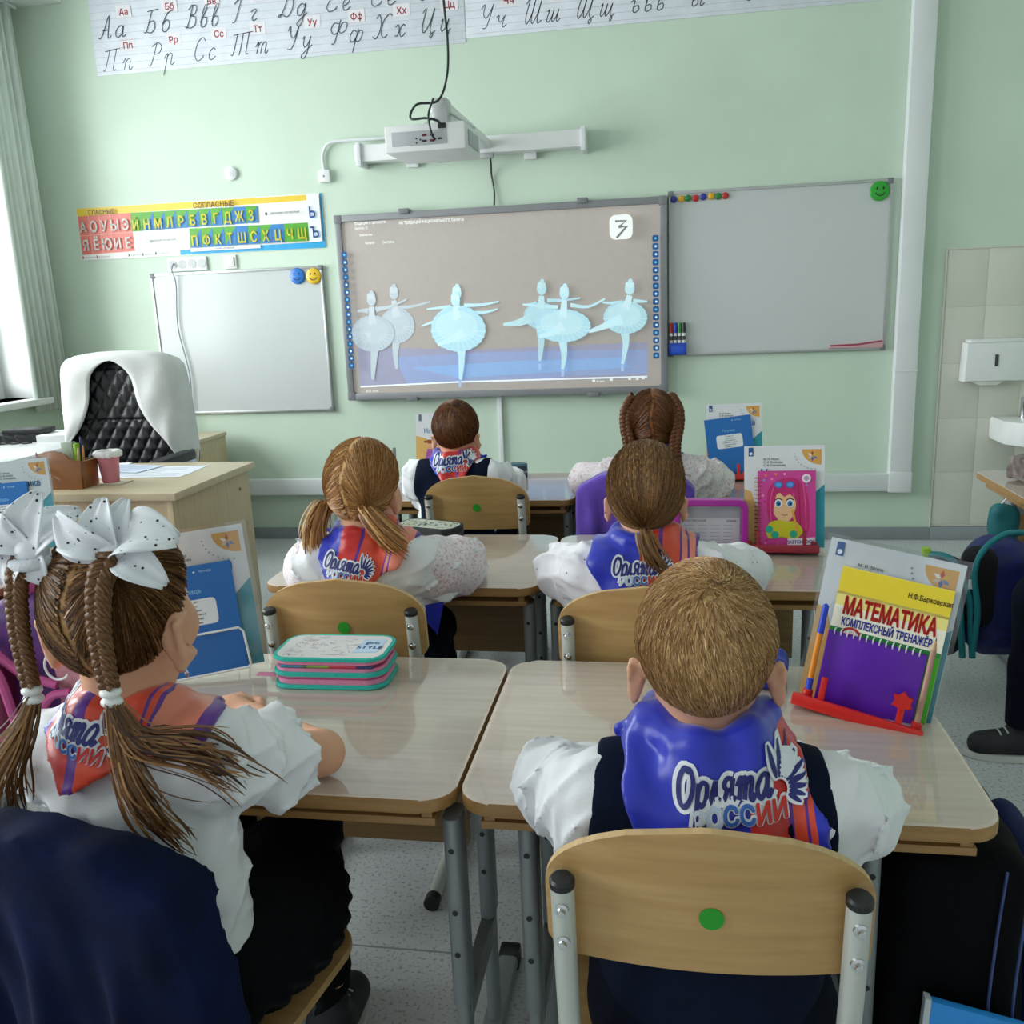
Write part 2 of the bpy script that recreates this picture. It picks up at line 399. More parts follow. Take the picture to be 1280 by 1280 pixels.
# ================================================================== the room
D = 4.7256
XL, XR, YB, ZC = -3.37, 2.75, -2.2, 3.0
M_wall = mat('mint_wall_paint', '#c9dac9', 0.75, var=0.03, scale=3, bump=0.08, bscale=220)
M_white = mat('white_plastic', '#e4e6e6', 0.35, var=0.02, scale=6)
M_pvc = mat('white_pvc_trim', '#dfe2e4', 0.4, var=0.03, scale=4)
M_ceil = mat('ceiling_paint', '#eef2ef', 0.8, var=0.02, scale=3)
M_alu = mat('brushed_aluminium', '#b9bcbc', 0.35, 0.7, var=0.05, scale=20)
M_grey = mat('grey_board_frame', '#8d8e92', 0.4, 0.2, var=0.05, scale=9)
M_black = mat('black_plastic', '#17181b', 0.4, var=0.1, scale=20)
M_metal = mat('polished_steel', '#cfd2d4', 0.18, 1.0, var=0.03)
def speckle():
    m = mat('speckled_linoleum', '#c4c8ca', 0.42, var=0.05, scale=2.2)
    nt = m.node_tree; b = nt.nodes['Principled BSDF']; src = b.inputs['Base Color'].links[0].from_socket
    tc = N(nt, 'ShaderNodeTexCoord'); vo = N(nt, 'ShaderNodeTexNoise'); vo.inputs['Scale'].default_value = 130; vo.inputs['Detail'].default_value = 2
    nt.links.new(tc.outputs['Object'], vo.inputs['Vector'])
    cr = N(nt, 'ShaderNodeValToRGB'); cr.color_ramp.elements[0].position = 0.33; cr.color_ramp.elements[1].position = 0.45
    cr.color_ramp.elements[0].color = (0.42, 0.42, 0.42, 1); cr.color_ramp.elements[1].color = (1, 1, 1, 1)
    nt.links.new(vo.outputs['Fac'], cr.inputs[0])
    mx = N(nt, 'ShaderNodeMix', data_type='RGBA', blend_type='MULTIPLY'); mx.inputs[0].default_value = 0.8
    nt.links.new(src, mx.inputs[6]); nt.links.new(cr.outputs[0], mx.inputs[7]); nt.links.new(mx.outputs[2], b.inputs['Base Color'])
    return m
struct(MB().box((XL - .4, YB, -.1), (XR, D + .15, 0)).build('floor', speckle()))
# welded seams of the linoleum
for i, (x0, y0, x1, y1) in enumerate(((-3.3, 1.51, 2.7, 1.51), (-3.3, 3.51, 2.7, 3.51), (0.62, 3.51, 0.62, 4.7))):
    s = MB().box((min(x0, x1) - .002, min(y0, y1) - .002, -.001), (max(x0, x1) + .002, max(y0, y1) + .002, .0008)).build('floor_seam', mat('seam_grey', '#8f9496', 0.5), bpy.data.objects['floor'])
wf = struct(MB().box((XL - .4, D, 0), (XR, D + .15, ZC)).build('wall_front', M_wall))
wl = MB()
WIN = ((2.1, 4.45), (-0.95, 1.45)); Z0, Z1 = 0.86, 2.72
wl.box((XL - .35, YB, 0), (XL, D, Z0)).box((XL - .35, YB, Z1), (XL, D, ZC))
for a, b in ((YB, -0.95), (1.45, 2.1), (4.45, D)): wl.box((XL - .35, a, Z0), (XL, b, Z1))
struct(wl.build('wall_left', M_wall))
struct(MB().box((XR, YB, 0), (XR + .15, D + .15, ZC)).build('wall_right', M_wall))
struct(MB().box((XL - .4, YB, ZC), (XR + .15, D + .15, ZC + .15)).build('ceiling', M_ceil))
struct(MB().box((XL, YB, 2.86), (XL + .3, D, ZC), 0.004).build('trim_1', M_ceil))
for i, (a, b) in enumerate(WIN):
    w = struct(thing('window_%d' % (i + 1), 'white framed window with panes in the left wall', 'window', (XL - .2, (a + b) / 2, Z0)))
    del w['category']
    h = Z1 - Z0; hw = (b - a) / 2
    f = MB().box((-.05, -hw, 0), (.02, hw, .07), .005).box((-.05, -hw, h - .07), (.02, hw, h), .005).box((-.05, -hw, .07), (.02, -hw + .07, h - .07), .005).box((-.05, hw - .07, .07), (.02, hw, h - .07), .005)
    f.build('window_frame', M_white, w)
    for k in range(1, 3): MB().box((-.05, -hw + k * 2 * hw / 3 - .04, .07), (.02, -hw + k * 2 * hw / 3 + .04, h - .07), .005).build('mullion', M_white, w)
    for k in range(3):
        y0 = -hw + k * 2 * hw / 3 + .04; y1 = -hw + (k + 1) * 2 * hw / 3 - .04
        MB().box((-.018, y0, .07), (-.012, y1, h - .07)).build('pane', clear('window_glass', (.97, .99, .98), 0.05, 0.0), w)
    MB().box((.02, -hw - .03, -.035), (.29, hw + .03, .0), .006).build('window_sill', M_white, w)
    for s in (-1, 1): MB().box((.02, s * hw - .006, 0), (.2, s * hw + .006, h), .002).build('reveal_panel', M_white, w)
# thin curtain gathered in the corner by the window
cv = []; cf = []; n = 60
for i in range(n + 1):
    t = i / n; y = 4.36 + .3 * t; x = XL + .055 + .018 * math.sin(t * 40) + .006 * math.sin(t * 17)
    cv += [(x, y, 0.79), (x + .006 * math.sin(t * 31), y - .02 * t, 2.84)]
for i in range(n): cf.append((2 * i, 2 * i + 1, 2 * i + 3, 2 * i + 2))
cu = mesh_obj('curtain', cv, cf, mat('sheer_curtain_cloth', '#d3ded6', 0.8, var=0.05, scale=30, stretch=(1, 1, .05)))
md = cu.modifiers.new('thick', 'SOLIDIFY'); md.thickness = 0.002
tag(cu, 'pale grey green curtain hanging in the corner beside the window', 'curtain')
rod = MB().cyl((XL + .055, 2.0, 2.85), (XL + .055, 4.69, 2.85), .009, n=10).build('curtain_rail', M_white)
tag(rod, 'thin white curtain rail under the ceiling beam by the window', 'rail')
# cable ducts, baseboard
struct(MB().box((1.098, D - .06, .262), (1.2, D, ZC), .006).build('trim_2', M_pvc))
struct(MB().box((-2.55, D - .06, .262), (1.098, D, .35), .006).build('trim_3', M_pvc))
struct(MB().box((1.095, D - .064, .255), (1.205, D, .36), .008).build('trim_4', M_pvc))
struct(MB().box((1.096, D - .063, .852), (1.203, D, .86), .001).build('trim_5', M_pvc))
struct(MB().box((-.872, D - .02, .35), (-.848, D, .79), .003).build('trim_6', M_pvc))
struct(MB().box((XL, D - .015, 0), (1.315, D, .065), .004).build('baseboard_front', mat('grey_baseboard', '#8f979b', 0.45)))
struct(MB().box((1.315, D - .017, 0), (XR, D, .068), .004).build('baseboard_front_tiled', mat('grey_baseboard', '#8f979b', 0.45)))
struct(MB().box((XL, YB, 0), (XL + .015, D - .015, .065), .004).build('baseboard_left', mat('grey_baseboard', '#8f979b', 0.45)))
# ceramic tiles on the wall behind the sink, each its own piece
M_tile = mat('cream_glazed_tile', '#d3d3c8', 0.4, var=0.03, scale=5)
tm = None
MB().box((1.316, D - .0055, .066), (2.05, D, 1.414)).build('grout', mat('pale_grout', '#d9d9d2', .8), wf)
for i in range(4):
    for j in range(6):
        x0 = 1.32 + i * .182; z0 = 1.412 - (j + 1) * .2665
        if z0 < 0: z0 = .07
        if tm is None:
            t = MB().box((.0008, -.0075, .0008), (.1812, 0, .2657), .001).build('tile', M_tile, wf); tm = t.data
        else: t = bpy.data.objects.new('tile', tm); COL.objects.link(t); t.parent = wf
        t.location = (x0, D, z0)
        if j == 5: t.scale = (1, 1, (1.412 - 5 * .2665 - .0685) / .2665); t.location.z = .0685
struct(MB().box((1.312, D - .012, .066), (1.319, D, 1.418), .002).build('trim_7', M_tile))
struct(MB().box((1.319, D - .012, 1.4125), (2.06, D, 1.42), .002).build('trim_8', M_tile))

# ================================================================== things on the front wall
def quad(P, Q):
    """maps measured points in the quadrilateral P (TL TR BR BL) to the rectangle Q (x0, z0, x1, z1)"""
    (x0, y0), (x1, y1), (x2, y2), (x3, y3) = P
    def f(px, py):
        u = v = .5
        for _ in range(12):
            X = (1 - u) * (1 - v) * x0 + u * (1 - v) * x1 + u * v * x2 + (1 - u) * v * x3; Y = (1 - u) * (1 - v) * y0 + u * (1 - v) * y1 + u * v * y2 + (1 - u) * v * y3
            a = -(1 - v) * x0 + (1 - v) * x1 + v * x2 - v * x3; b = -(1 - u) * x0 - u * x1 + u * x2 + (1 - u) * x3
            c = -(1 - v) * y0 + (1 - v) * y1 + v * y2 - v * y3; d = -(1 - u) * y0 - u * y1 + u * y2 + (1 - u) * y3
            e = a * d - b * c; u += (d * (px - X) - b * (py - Y)) / e; v += (a * (py - Y) - c * (px - X)) / e
        return (Q[0] + u * (Q[2] - Q[0]), Q[3] + v * (Q[1] - Q[3]))
    return f
# ---- interactive board
bw = thing('interactive_board', 'large interactive board with grey frame showing ballet dancers', 'screen', (-.83, D, 1.255))
BX0, BX1, BZ0, BZ1 = -.845, .844, -.474, .472
fr = MB().box((BX0, -.06, BZ1 - .034), (BX1, -.004, BZ1), .006).box((BX0, -.06, BZ0), (BX1, -.004, BZ0 + .034), .006).box((BX0, -.06, BZ0 + .03), (BX0 + .034, -.004, BZ1 - .03), .006).box((BX1 - .034, -.06, BZ0 + .03), (BX1, -.004, BZ1 - .03), .006)
fr.build('board_frame', M_grey, bw)
for x in (BX0 + .02, BX1 - .02):
    for z in (BZ0 + .02, BZ1 - .02): MB().box((x - .022, -.063, z - .022), (x + .022, -.003, z + .022), .008).build('corner_cap', mat('dark_grey_plastic', '#7a7b80', 0.45), bw)
for x in (-.47, .435): MB().box((x - .026, -.075, BZ1 - .012), (x + .026, -.01, BZ1 + .014), .004).build('clip', mat('dark_grey_plastic', '#7a7b80'), bw)
for x in (-.49, .47): MB().box((x - .03, -.07, BZ0 - .012), (x + .03, -.01, BZ0 + .01), .004).build('clip', mat('dark_grey_plastic', '#7a7b80'), bw)
MB().box((BX0 + .033, -.045, BZ0 + .033), (BX1 - .033, -.006, BZ1 - .033)).build('screen', mat('lit_screen_edge', '#bdb8b0', 0.4, emit=0.3), bw)
q = quad([(45, 118), (1235, 40), (1238, 720), (95, 750)], (BX0 + .034, BZ0 + .034, BX1 - .034, BZ1 - .034))
dc = Decal(0.0003, emit=0.30, rough=0.5)
dc.rect(BX0 + .034, BZ0 + .034, BX1 - .034, BZ1 - .034, '#a9a19b')
dc.poly([q(108, 575), q(600, 580), q(1190, 552), q(1190, 690), q(115, 722)], '#9b9bb4')
dc.poly([q(250, 610), q(640, 590), q(1190, 580), q(1190, 672), q(300, 712)], '#94a3cc')
dc.poly([q(320, 650), q(700, 625), q(1100, 612), q(1130, 650), q(500, 690)], '#8fb0de')
dc.stroke([q(118, 724), q(500, 705), q(1190, 685)], .008, '#f2f8fc')
def dancer(hx, hy, tx, ty, trx, tr_y, arms, leg, lift, c1, c2, c3):
    for a in arms: dc.stroke([q(*p) for p in spline(a, 4)], .02, c2, .008)
    dc.stroke([q(*p) for p in spline(leg, 4)], .046, c2, .014)
    ex = [q(tx + trx * math.cos(t) * (1 + .018 * math.sin(23 * t)), ty + tr_y * math.sin(t) * (1 + .018 * math.sin(23 * t + 1))) for t in np.linspace(0, 2 * PI, 110)[:-1]]
    dc.poly(ex, c1)
    dc.poly([q(tx - trx * .06 + trx * .78 * math.cos(t), ty - tr_y * .14 + tr_y * .72 * math.sin(t) * (1 + .02 * math.sin(13 * t))) for t in np.linspace(0, 2 * PI, 70)[:-1]], c2)
    for t in np.linspace(.1, PI - .1, 13): dc.stroke([q(tx + trx * .35 * math.cos(t), ty + tr_y * .3 * math.sin(t)), q(tx + trx * .97 * math.cos(t), ty + tr_y * .97 * math.sin(t))], .003, c3); dc.same()
    if lift: dc.stroke([q(*p) for p in spline(lift, 4)], .05, c3, .014)
    dc.stroke([q(hx, hy + 26), q((hx + tx) / 2, (hy + ty) / 2 + 4), q(tx, ty - tr_y * .5)], .026, c3, .045)
    a, b = q(hx, hy); dc.disc(a, b, .024, c2, ry=.031); dc.disc(a, b + .018, .022, c3, ry=.018); dc.disc(a + .004, b + .036, .011, c2)
P1, P2, P3 = '#b4c1cb', '#bac6ce', '#c4d0d6'
W1, W2, W3 = '#b3dbe9', '#bfe2ec', '#cdebf2'
dancer(250, 372, 262, 492, 68, 66, [[(262, 425), (320, 420), (390, 402)], [(240, 425), (180, 428), (110, 437)]], [(258, 540), (256, 600), (260, 655)], None, P1, P2, P3)
dancer(163, 396, 168, 522, 84, 68, [[(180, 435), (240, 420), (300, 394)], [(150, 440), (128, 438), (108, 440)]], [(175, 570), (170, 640), (167, 696)], [(160, 535), (130, 530), (108, 532)], P1, P2, P3)
dancer(493, 370, 496, 500, 100, 84, [[(520, 415), (590, 412), (650, 400)], [(470, 420), (430, 424), (378, 430)], [(540, 442), (600, 440), (646, 428)]], [(500, 560), (512, 620), (507, 696)], None, W1, W2, W3)
dancer(488, 396, 498, 506, 103, 82, [[(460, 450), (410, 474), (358, 493)]], [(512, 560), (510, 630), (506, 694)], [(520, 515), (480, 540), (420, 562)], W1, W2, W3)
dancer(810, 352, 806, 452, 62, 50, [[(830, 395), (890, 394), (950, 386)], [(790, 405), (770, 410), (745, 412)]], [(806, 500), (808, 560), (802, 624)], [(770, 460), (720, 480), (668, 486)], '#a9cfdb', '#b3d6e0', '#bcdde5')
dancer(893, 368, 888, 490, 100, 62, [[(915, 412), (980, 418), (1040, 388)], [(870, 420), (800, 416), (740, 410)]], [(886, 540), (892, 600), (886, 656)], [(890, 490), (850, 515), (800, 532)], W1, W2, W3)
dancer(1128, 350, 1112, 458, 78, 62, [[(1140, 395), (1170, 398), (1190, 398)], [(1100, 402), (1060, 404), (1030, 402)]], [(1110, 510), (1114, 560), (1102, 636)], [(1100, 462), (1040, 490), (982, 512)], '#b0d8e3', W2, W3)
# reflections of the dancers in the stage floor are part of the picture
for x, y in ((506, 715), (887, 675), (803, 650), (1102, 655)): dc.stroke([q(x, y - 16), q(x, y + 8)], .014, '#a9c4e6')
# icon columns down both sides
for k in range(16):
    for (xa, ya, xb, yb) in ((62, 234, 93, 641), (1219, 166, 1222, 602)):
        t = k / 15; a, b = q(xa + (xb - xa) * t, ya + (yb - ya) * t)
        dc.poly([(a + u, b + v) for u, v in rrect(.03, .03, .007, 2)], '#0f4f86'); dc.disc(a + .001 * (k % 3), b, .006, '#cfe3ee' if k % 3 else '#5fb4e0', 8)
# the logo tile and small screen text
a, b = q(1098, 127); dc.poly([(a + u, b + v) for u, v in rrect(.112, .115, .03)], '#f4f6f6')
dc.stroke([(a - .028, b + .028), (a + .026, b + .028), (a - .012, b + .0)], .011, '#7d7a78'); dc.stroke([(a - .012, b), (a + .03, b + .004), (a - .022, b - .05)], .011, '#7d7a78')
for (x, y, s, t) in ((106, 128, .022, 'традиции и ценности'), (108, 145, .018, 'Занятие 12'), (126, 168, .016, 'Знакомство'), (280, 124, .026, 'на традиций национального балета'), (150, 196, .018, 'Каталог'), (216, 193, .018, 'Смотреть')):
    a, b = q(x, y); dc.text(a, b, t, s, '#e9ebea', 0.012, align='L', rot=-.0, sx=.75)
for x, y in ((1000, 698), (1062, 694), (1128, 690), (1155, 690), (1175, 688)): a, b = q(x, y); dc.rect(a - .006, b - .006, a + .008, b + .006, '#f2f4f4')
for x, y, t in ((1010, 704, '49 мин'), (150, 742, '00:04 / 09:40')): a, b = q(x, y); dc.text(a, b, t, .016, '#e6e8e8', 0.01, align='L', sx=.8)
dc.build('screen_picture', bw, o_=.045)
# ---- whiteboards
def whiteboard(x0, x1, z0, z1, label):
    w = thing('whiteboard', label, 'whiteboard', ((x0 + x1) / 2, D, z0)); hw = (x1 - x0) / 2; h = z1 - z0
    MB().box((-hw + .006, -.016, .006), (hw - .006, -.002, h - .006)).build('writing_surface', mat('glossy_white_enamel', '#c3c8c8', 0.2, var=0.015, scale=2, spec=0.6), w)
    f = MB().box((-hw, -.022, 0), (hw, -.001, .014), .003).box((-hw, -.022, h - .014), (hw, -.001, h), .003).box((-hw, -.022, .014), (-hw + .012, -.001, h - .014), .003).box((hw - .012, -.022, .014), (hw, -.001, h - .014), .003)
    f.build('aluminium_frame', M_alu, w)
    for x in (-hw + .011, hw - .011):
        for z in (.011, h - .011): MB().box((x - .013, -.025, z - .013), (x + .013, -.001, z + .013), .004).build('corner_cap', mat('dark_grey_plastic', '#7a7b80'), w)
    return w
whiteboard(-2.757, -1.776, .721, 1.487, 'blank whiteboard left of the interactive board, behind the teacher chair')
whiteboard(.02, 1.055, .958, 1.748, 'blank whiteboard right of the interactive board, with coloured magnets')
names = {'blue': '#1b2f8f', 'yellow': '#d8a617', 'green': '#1e7a2a', 'red': '#b3211f'}
order = ['blue', 'yellow', 'green', 'red'] * 2
for i, (x, z) in enumerate([(.046, 1.711), (.081, 1.712), (.115, 1.713), (.15, 1.711), (.186, 1.715), (.224, 1.716), (.256, 1.714), (.29, 1.714)]):
    b = MB().lathe([(0, -.014), (.009, -.0135), (.015, -.010), (.0165, -.004), (.0155, 0)], n=18, axis=1)
    o = b.build('board_magnet', mat('magnet_' + order[i], names[order[i]], 0.3, coat=.3)); o.location = (x, D - .0165, z)
    tag(o, '%s round magnet, %s of the row of eight on the right whiteboard' % (order[i], ['first', 'second', 'third', 'fourth', 'fifth', 'sixth', 'seventh', 'last'][i]), 'magnet', 'round magnets in a row')
def smiley(x, z, r, cname, c, label):
    t = thing('smiley_magnet', label, 'magnet', (x, D - .017, z), 0, 'smiley magnets')
    MB().lathe([(0, -.016), (r * .6, -.0155), (r * .9, -.012), (r, -.006), (r * .98, 0)], n=28, axis=1).build('disc', mat('smiley_' + cname, c, 0.35, coat=.2), t)
    d = Decal(.0002); ink = '#10241a' if cname != 'blue' else '#0a1d3f'
    for s in (-1, 1): d.disc(s * r * .32, r * .26, r * .1, ink, 10, r * .14)
    d.stroke([(r * .5 * math.cos(a), r * .5 * math.sin(a) + .02 * r) for a in np.linspace(PI * 1.12, PI * 1.88, 12)], r * .1, ink)
    d.build('printed_face', t, o_=.0158)
smiley(.997, 1.694, .045, 'green', '#27a02c', 'green smiley magnet in the corner of the right whiteboard')
smiley(-1.914, 1.439, .042, 'blue', '#1f6fc4', 'blue smiley magnet at the top of the left whiteboard')
smiley(-1.824, 1.435, .042, 'yellow', '#d9b31c', 'yellow smiley magnet at the top of the left whiteboard')
# markers in their blue cup
hd = thing('marker_holder', 'blue magnetic cup holding four markers on the right whiteboard', 'holder', (.063, D - .017, .965))
MB().box((-.044, -.034, 0), (.044, -.031, .06), .001).box((-.044, -.034, 0), (-.041, 0, .06), .001).box((.041, -.034, 0), (.044, 0, .06), .001).box((-.044, -.034, 0), (.044, 0, .003), .001).box((-.044, -.003, 0), (.044, 0, .06), .001).build('cup', mat('blue_marker_cup', '#1b46b8', .35), hd)
MB().box((-.03, -.035, .012), (.03, -.034, .045), .0004).build('label_plate', mat('blue_plate', '#2a58cf', .35), hd)
for i, (cn, c) in enumerate((('red', '#b5161c'), ('blue', '#1d3fc0'), ('green', '#1f8a35'), ('black', '#16211c'))):
    t = thing('marker', 'white board marker with %s cap standing in the blue cup' % cn, 'marker', (.063 - .031 + i * .0207, D - .034, .9685), 0, 'board markers')
    MB().lathe([(.008, 0), (.0085, .004), (.0085, .105)], n=14).build('barrel', M_white, t)
    MB().lathe([(.0092, .105), (.0092, .148), (.008, .155), (0, .156)], n=14).build('cap', mat('marker_cap_' + cn, c, .3), t)
    MB().lathe([(.0087, .07), (.0087, .09)], n=14).build('printed_band', mat('marker_band', '#3a3d44', .5), t)
# pink cloth-covered pointer lying on the lower rail
t = thing('pink_pointer', 'pink folded cloth strip lying on the lower edge of the right whiteboard', 'cloth', (.918, D - .025, .974))
MB().prism([(-.125, 0), (.125, -.004), (.127, .03), (.06, .018), (-.12, .012)], -.006, .004, 'xz', .002).build('cloth', mat('pale_pink_cloth', '#d9a7ae', .8, bump=.2), t)
MB().tube([(-.12, -.009, .012), (0, -.009, .014), (.12, -.009, .028)], .0035, 8).build('dark_pink_fold', mat('dark_pink_cloth', '#a63a55', .8), t)

# ---- alphabet poster (vowels / consonants)
pt = thing('letter_poster', 'colourful strip poster of vowels and consonants above the left whiteboard', 'poster', (-2.45, D - .003, 1.713))
PX0, PX1, PZ0, PZ1 = -.7, .7, -.136, .136
MB().box((PX0, -.002, PZ0), (PX1, .003, PZ1), .0005).build('sheet', mat('poster_paper', '#e6e6e0', .45), pt)
q = quad([(55, 122), (1205, 32), (1225, 292), (88, 367)], (PX0, PZ0, PX1, PZ1)); d = Decal(.0002, rough=.4)
def qp(*a): return [q(*p) for p in a]
d.rect(PX0, PZ0, PX1, PZ1, '#e9e8e4')
d.poly(qp((55, 122), (1136, 42), (1140, 68), (62, 158)), '#e3c235')
d.poly(qp((1196, 33), (1205, 32), (1225, 292), (556, 334), (554, 310), (1150, 268), (1214, 262)), '#1f9fd6')
d.poly(qp((62, 158), (320, 137), (340, 318), (84, 340)), '#e27669')
for k in range(1, 5): t_ = k / 5; d.stroke(qp((62 + 258 * t_, 158 - 21 * t_), (84 + 256 * t_, 340 - 22 * t_)), .002, '#f0b9ae')
d.stroke(qp((73, 250), (330, 228)), .002, '#f0b9ae')
GR, BL = '#4f9e1f', '#1f78b8'
def cell(x0, x1, row, c, c2=None):
    yt = (lambda x: 137 - (x - 320) * .068) if row == 0 else (lambda x: 208 - (x - 600) * .062)
    hgt = 88 - (x0 - 320) * .016 if row == 0 else 92 - (x0 - 600) * .012
    P = qp((x0, yt(x0)), (x1, yt(x1)), (x1 + 4, yt(x1) + hgt), (x0 + 6, yt(x0) + hgt)); d.poly(P, c)
    if c2: d.poly([P[1], P[2], P[3]], c2)
row1 = [('Й', GR, None), ('Н', GR, BL), ('М', GR, BL), ('Л', GR, BL), ('Р', GR, BL), ('Б', GR, BL), ('В', GR, BL), ('Г', GR, BL), ('Д', GR, BL), ('Ж', BL, None), ('З', GR, BL)]
row2 = [('П', GR, BL), ('Ф', GR, BL), ('К', GR, BL), ('Т', GR, BL), ('Ш', BL, None), ('С', GR, BL), ('Х', GR, BL), ('Ц', BL, None), ('Ч', GR, None), ('Щ', GR, None)]
for i, (ch, c, c2) in enumerate(row1):
    x = 320 + i * 54.3; cell(x, x + 54, 0, c, c2)
for i, (ch, c, c2) in enumerate(row2):
    x = 600 + i * 54.8; cell(x, x + 54.5, 1, c, c2)
d.poly(qp((1140, 45), (1196, 40), (1212, 262), (1155, 268)), '#e6eef2')
d.poly(qp((606, 306), (930, 284), (934, 297), (610, 318)), '#f4f4f2')
ls = .125
for i, ch in enumerate('АОУЫЭ'): a, b = q(96 + i * 51, 232 - i * 4); d.text(a, b - .002, ch, ls * .62, '#f7f4f0', .02, sx=.78)
for i, ch in enumerate('ЯЁЮИЕ'): a, b = q(110 + i * 51, 318 - i * 4); d.text(a, b - .002, ch, ls * .62, '#f7f4f0', .02, sx=.78)
for i, (ch, c, c2) in enumerate(row1): a, b = q(320 + i * 54.3 + 30, 219 - i * 5.2); d.text(a, b, ch, ls * .58, '#f0e13c', .02, sx=.74)
for i, (ch, c, c2) in enumerate(row2): a, b = q(600 + i * 54.8 + 32, 290 - i * 4.4); d.text(a, b, ch, ls * .58, '#f0e13c', .02, sx=.74)
for ch, x, y in (('Ь', 1170, 150), ('Ъ', 1182, 245)): a, b = q(x, y); d.text(a, b, ch, ls * .6, '#1d4f9e', .015, sx=.85)
a, b = q(188, 146); d.text(a, b, 'ГЛАСНЫЕ', .032, '#7a4a12', .02)
a, b = q(720, 105); d.text(a, b, 'СОГЛАСНЫЕ', .036, '#7a4a12', .02)
a, b = q(1048, 132); d.text(a, b, 'звонкие согласные', .017, '#4a4a55', .01); a, b = q(962, 135); d.disc(a, b, .007, '#23304a', ry=.009)
a, b = q(480, 268); d.text(a, b, 'сонорные согласные', .015, '#6a6a72', .01); a, b = q(405, 270); d.disc(a, b, .009, '#7fa6c8'); d.disc(a, b, .006, '#e9e8e4')
a, b = q(770, 303); d.text(a, b, 'глухие согласные', .013, '#4a4a55', .01)
for x, y, c in ((97, 353, '#c0392b'), (165, 348, '#c0392b'), (320, 339, '#1f6e3a'), (387, 334, '#3a5a3a'), (449, 328, '#23533a')):
    a, b = q(x, y); d.rect(a - .004, b - .007, a + .004, b + .007, c); d.text(a + .008, b - .004, 'обозначения', .011, '#777', .0, align='L')
d.build('printed_letters', pt, o_=.0021)

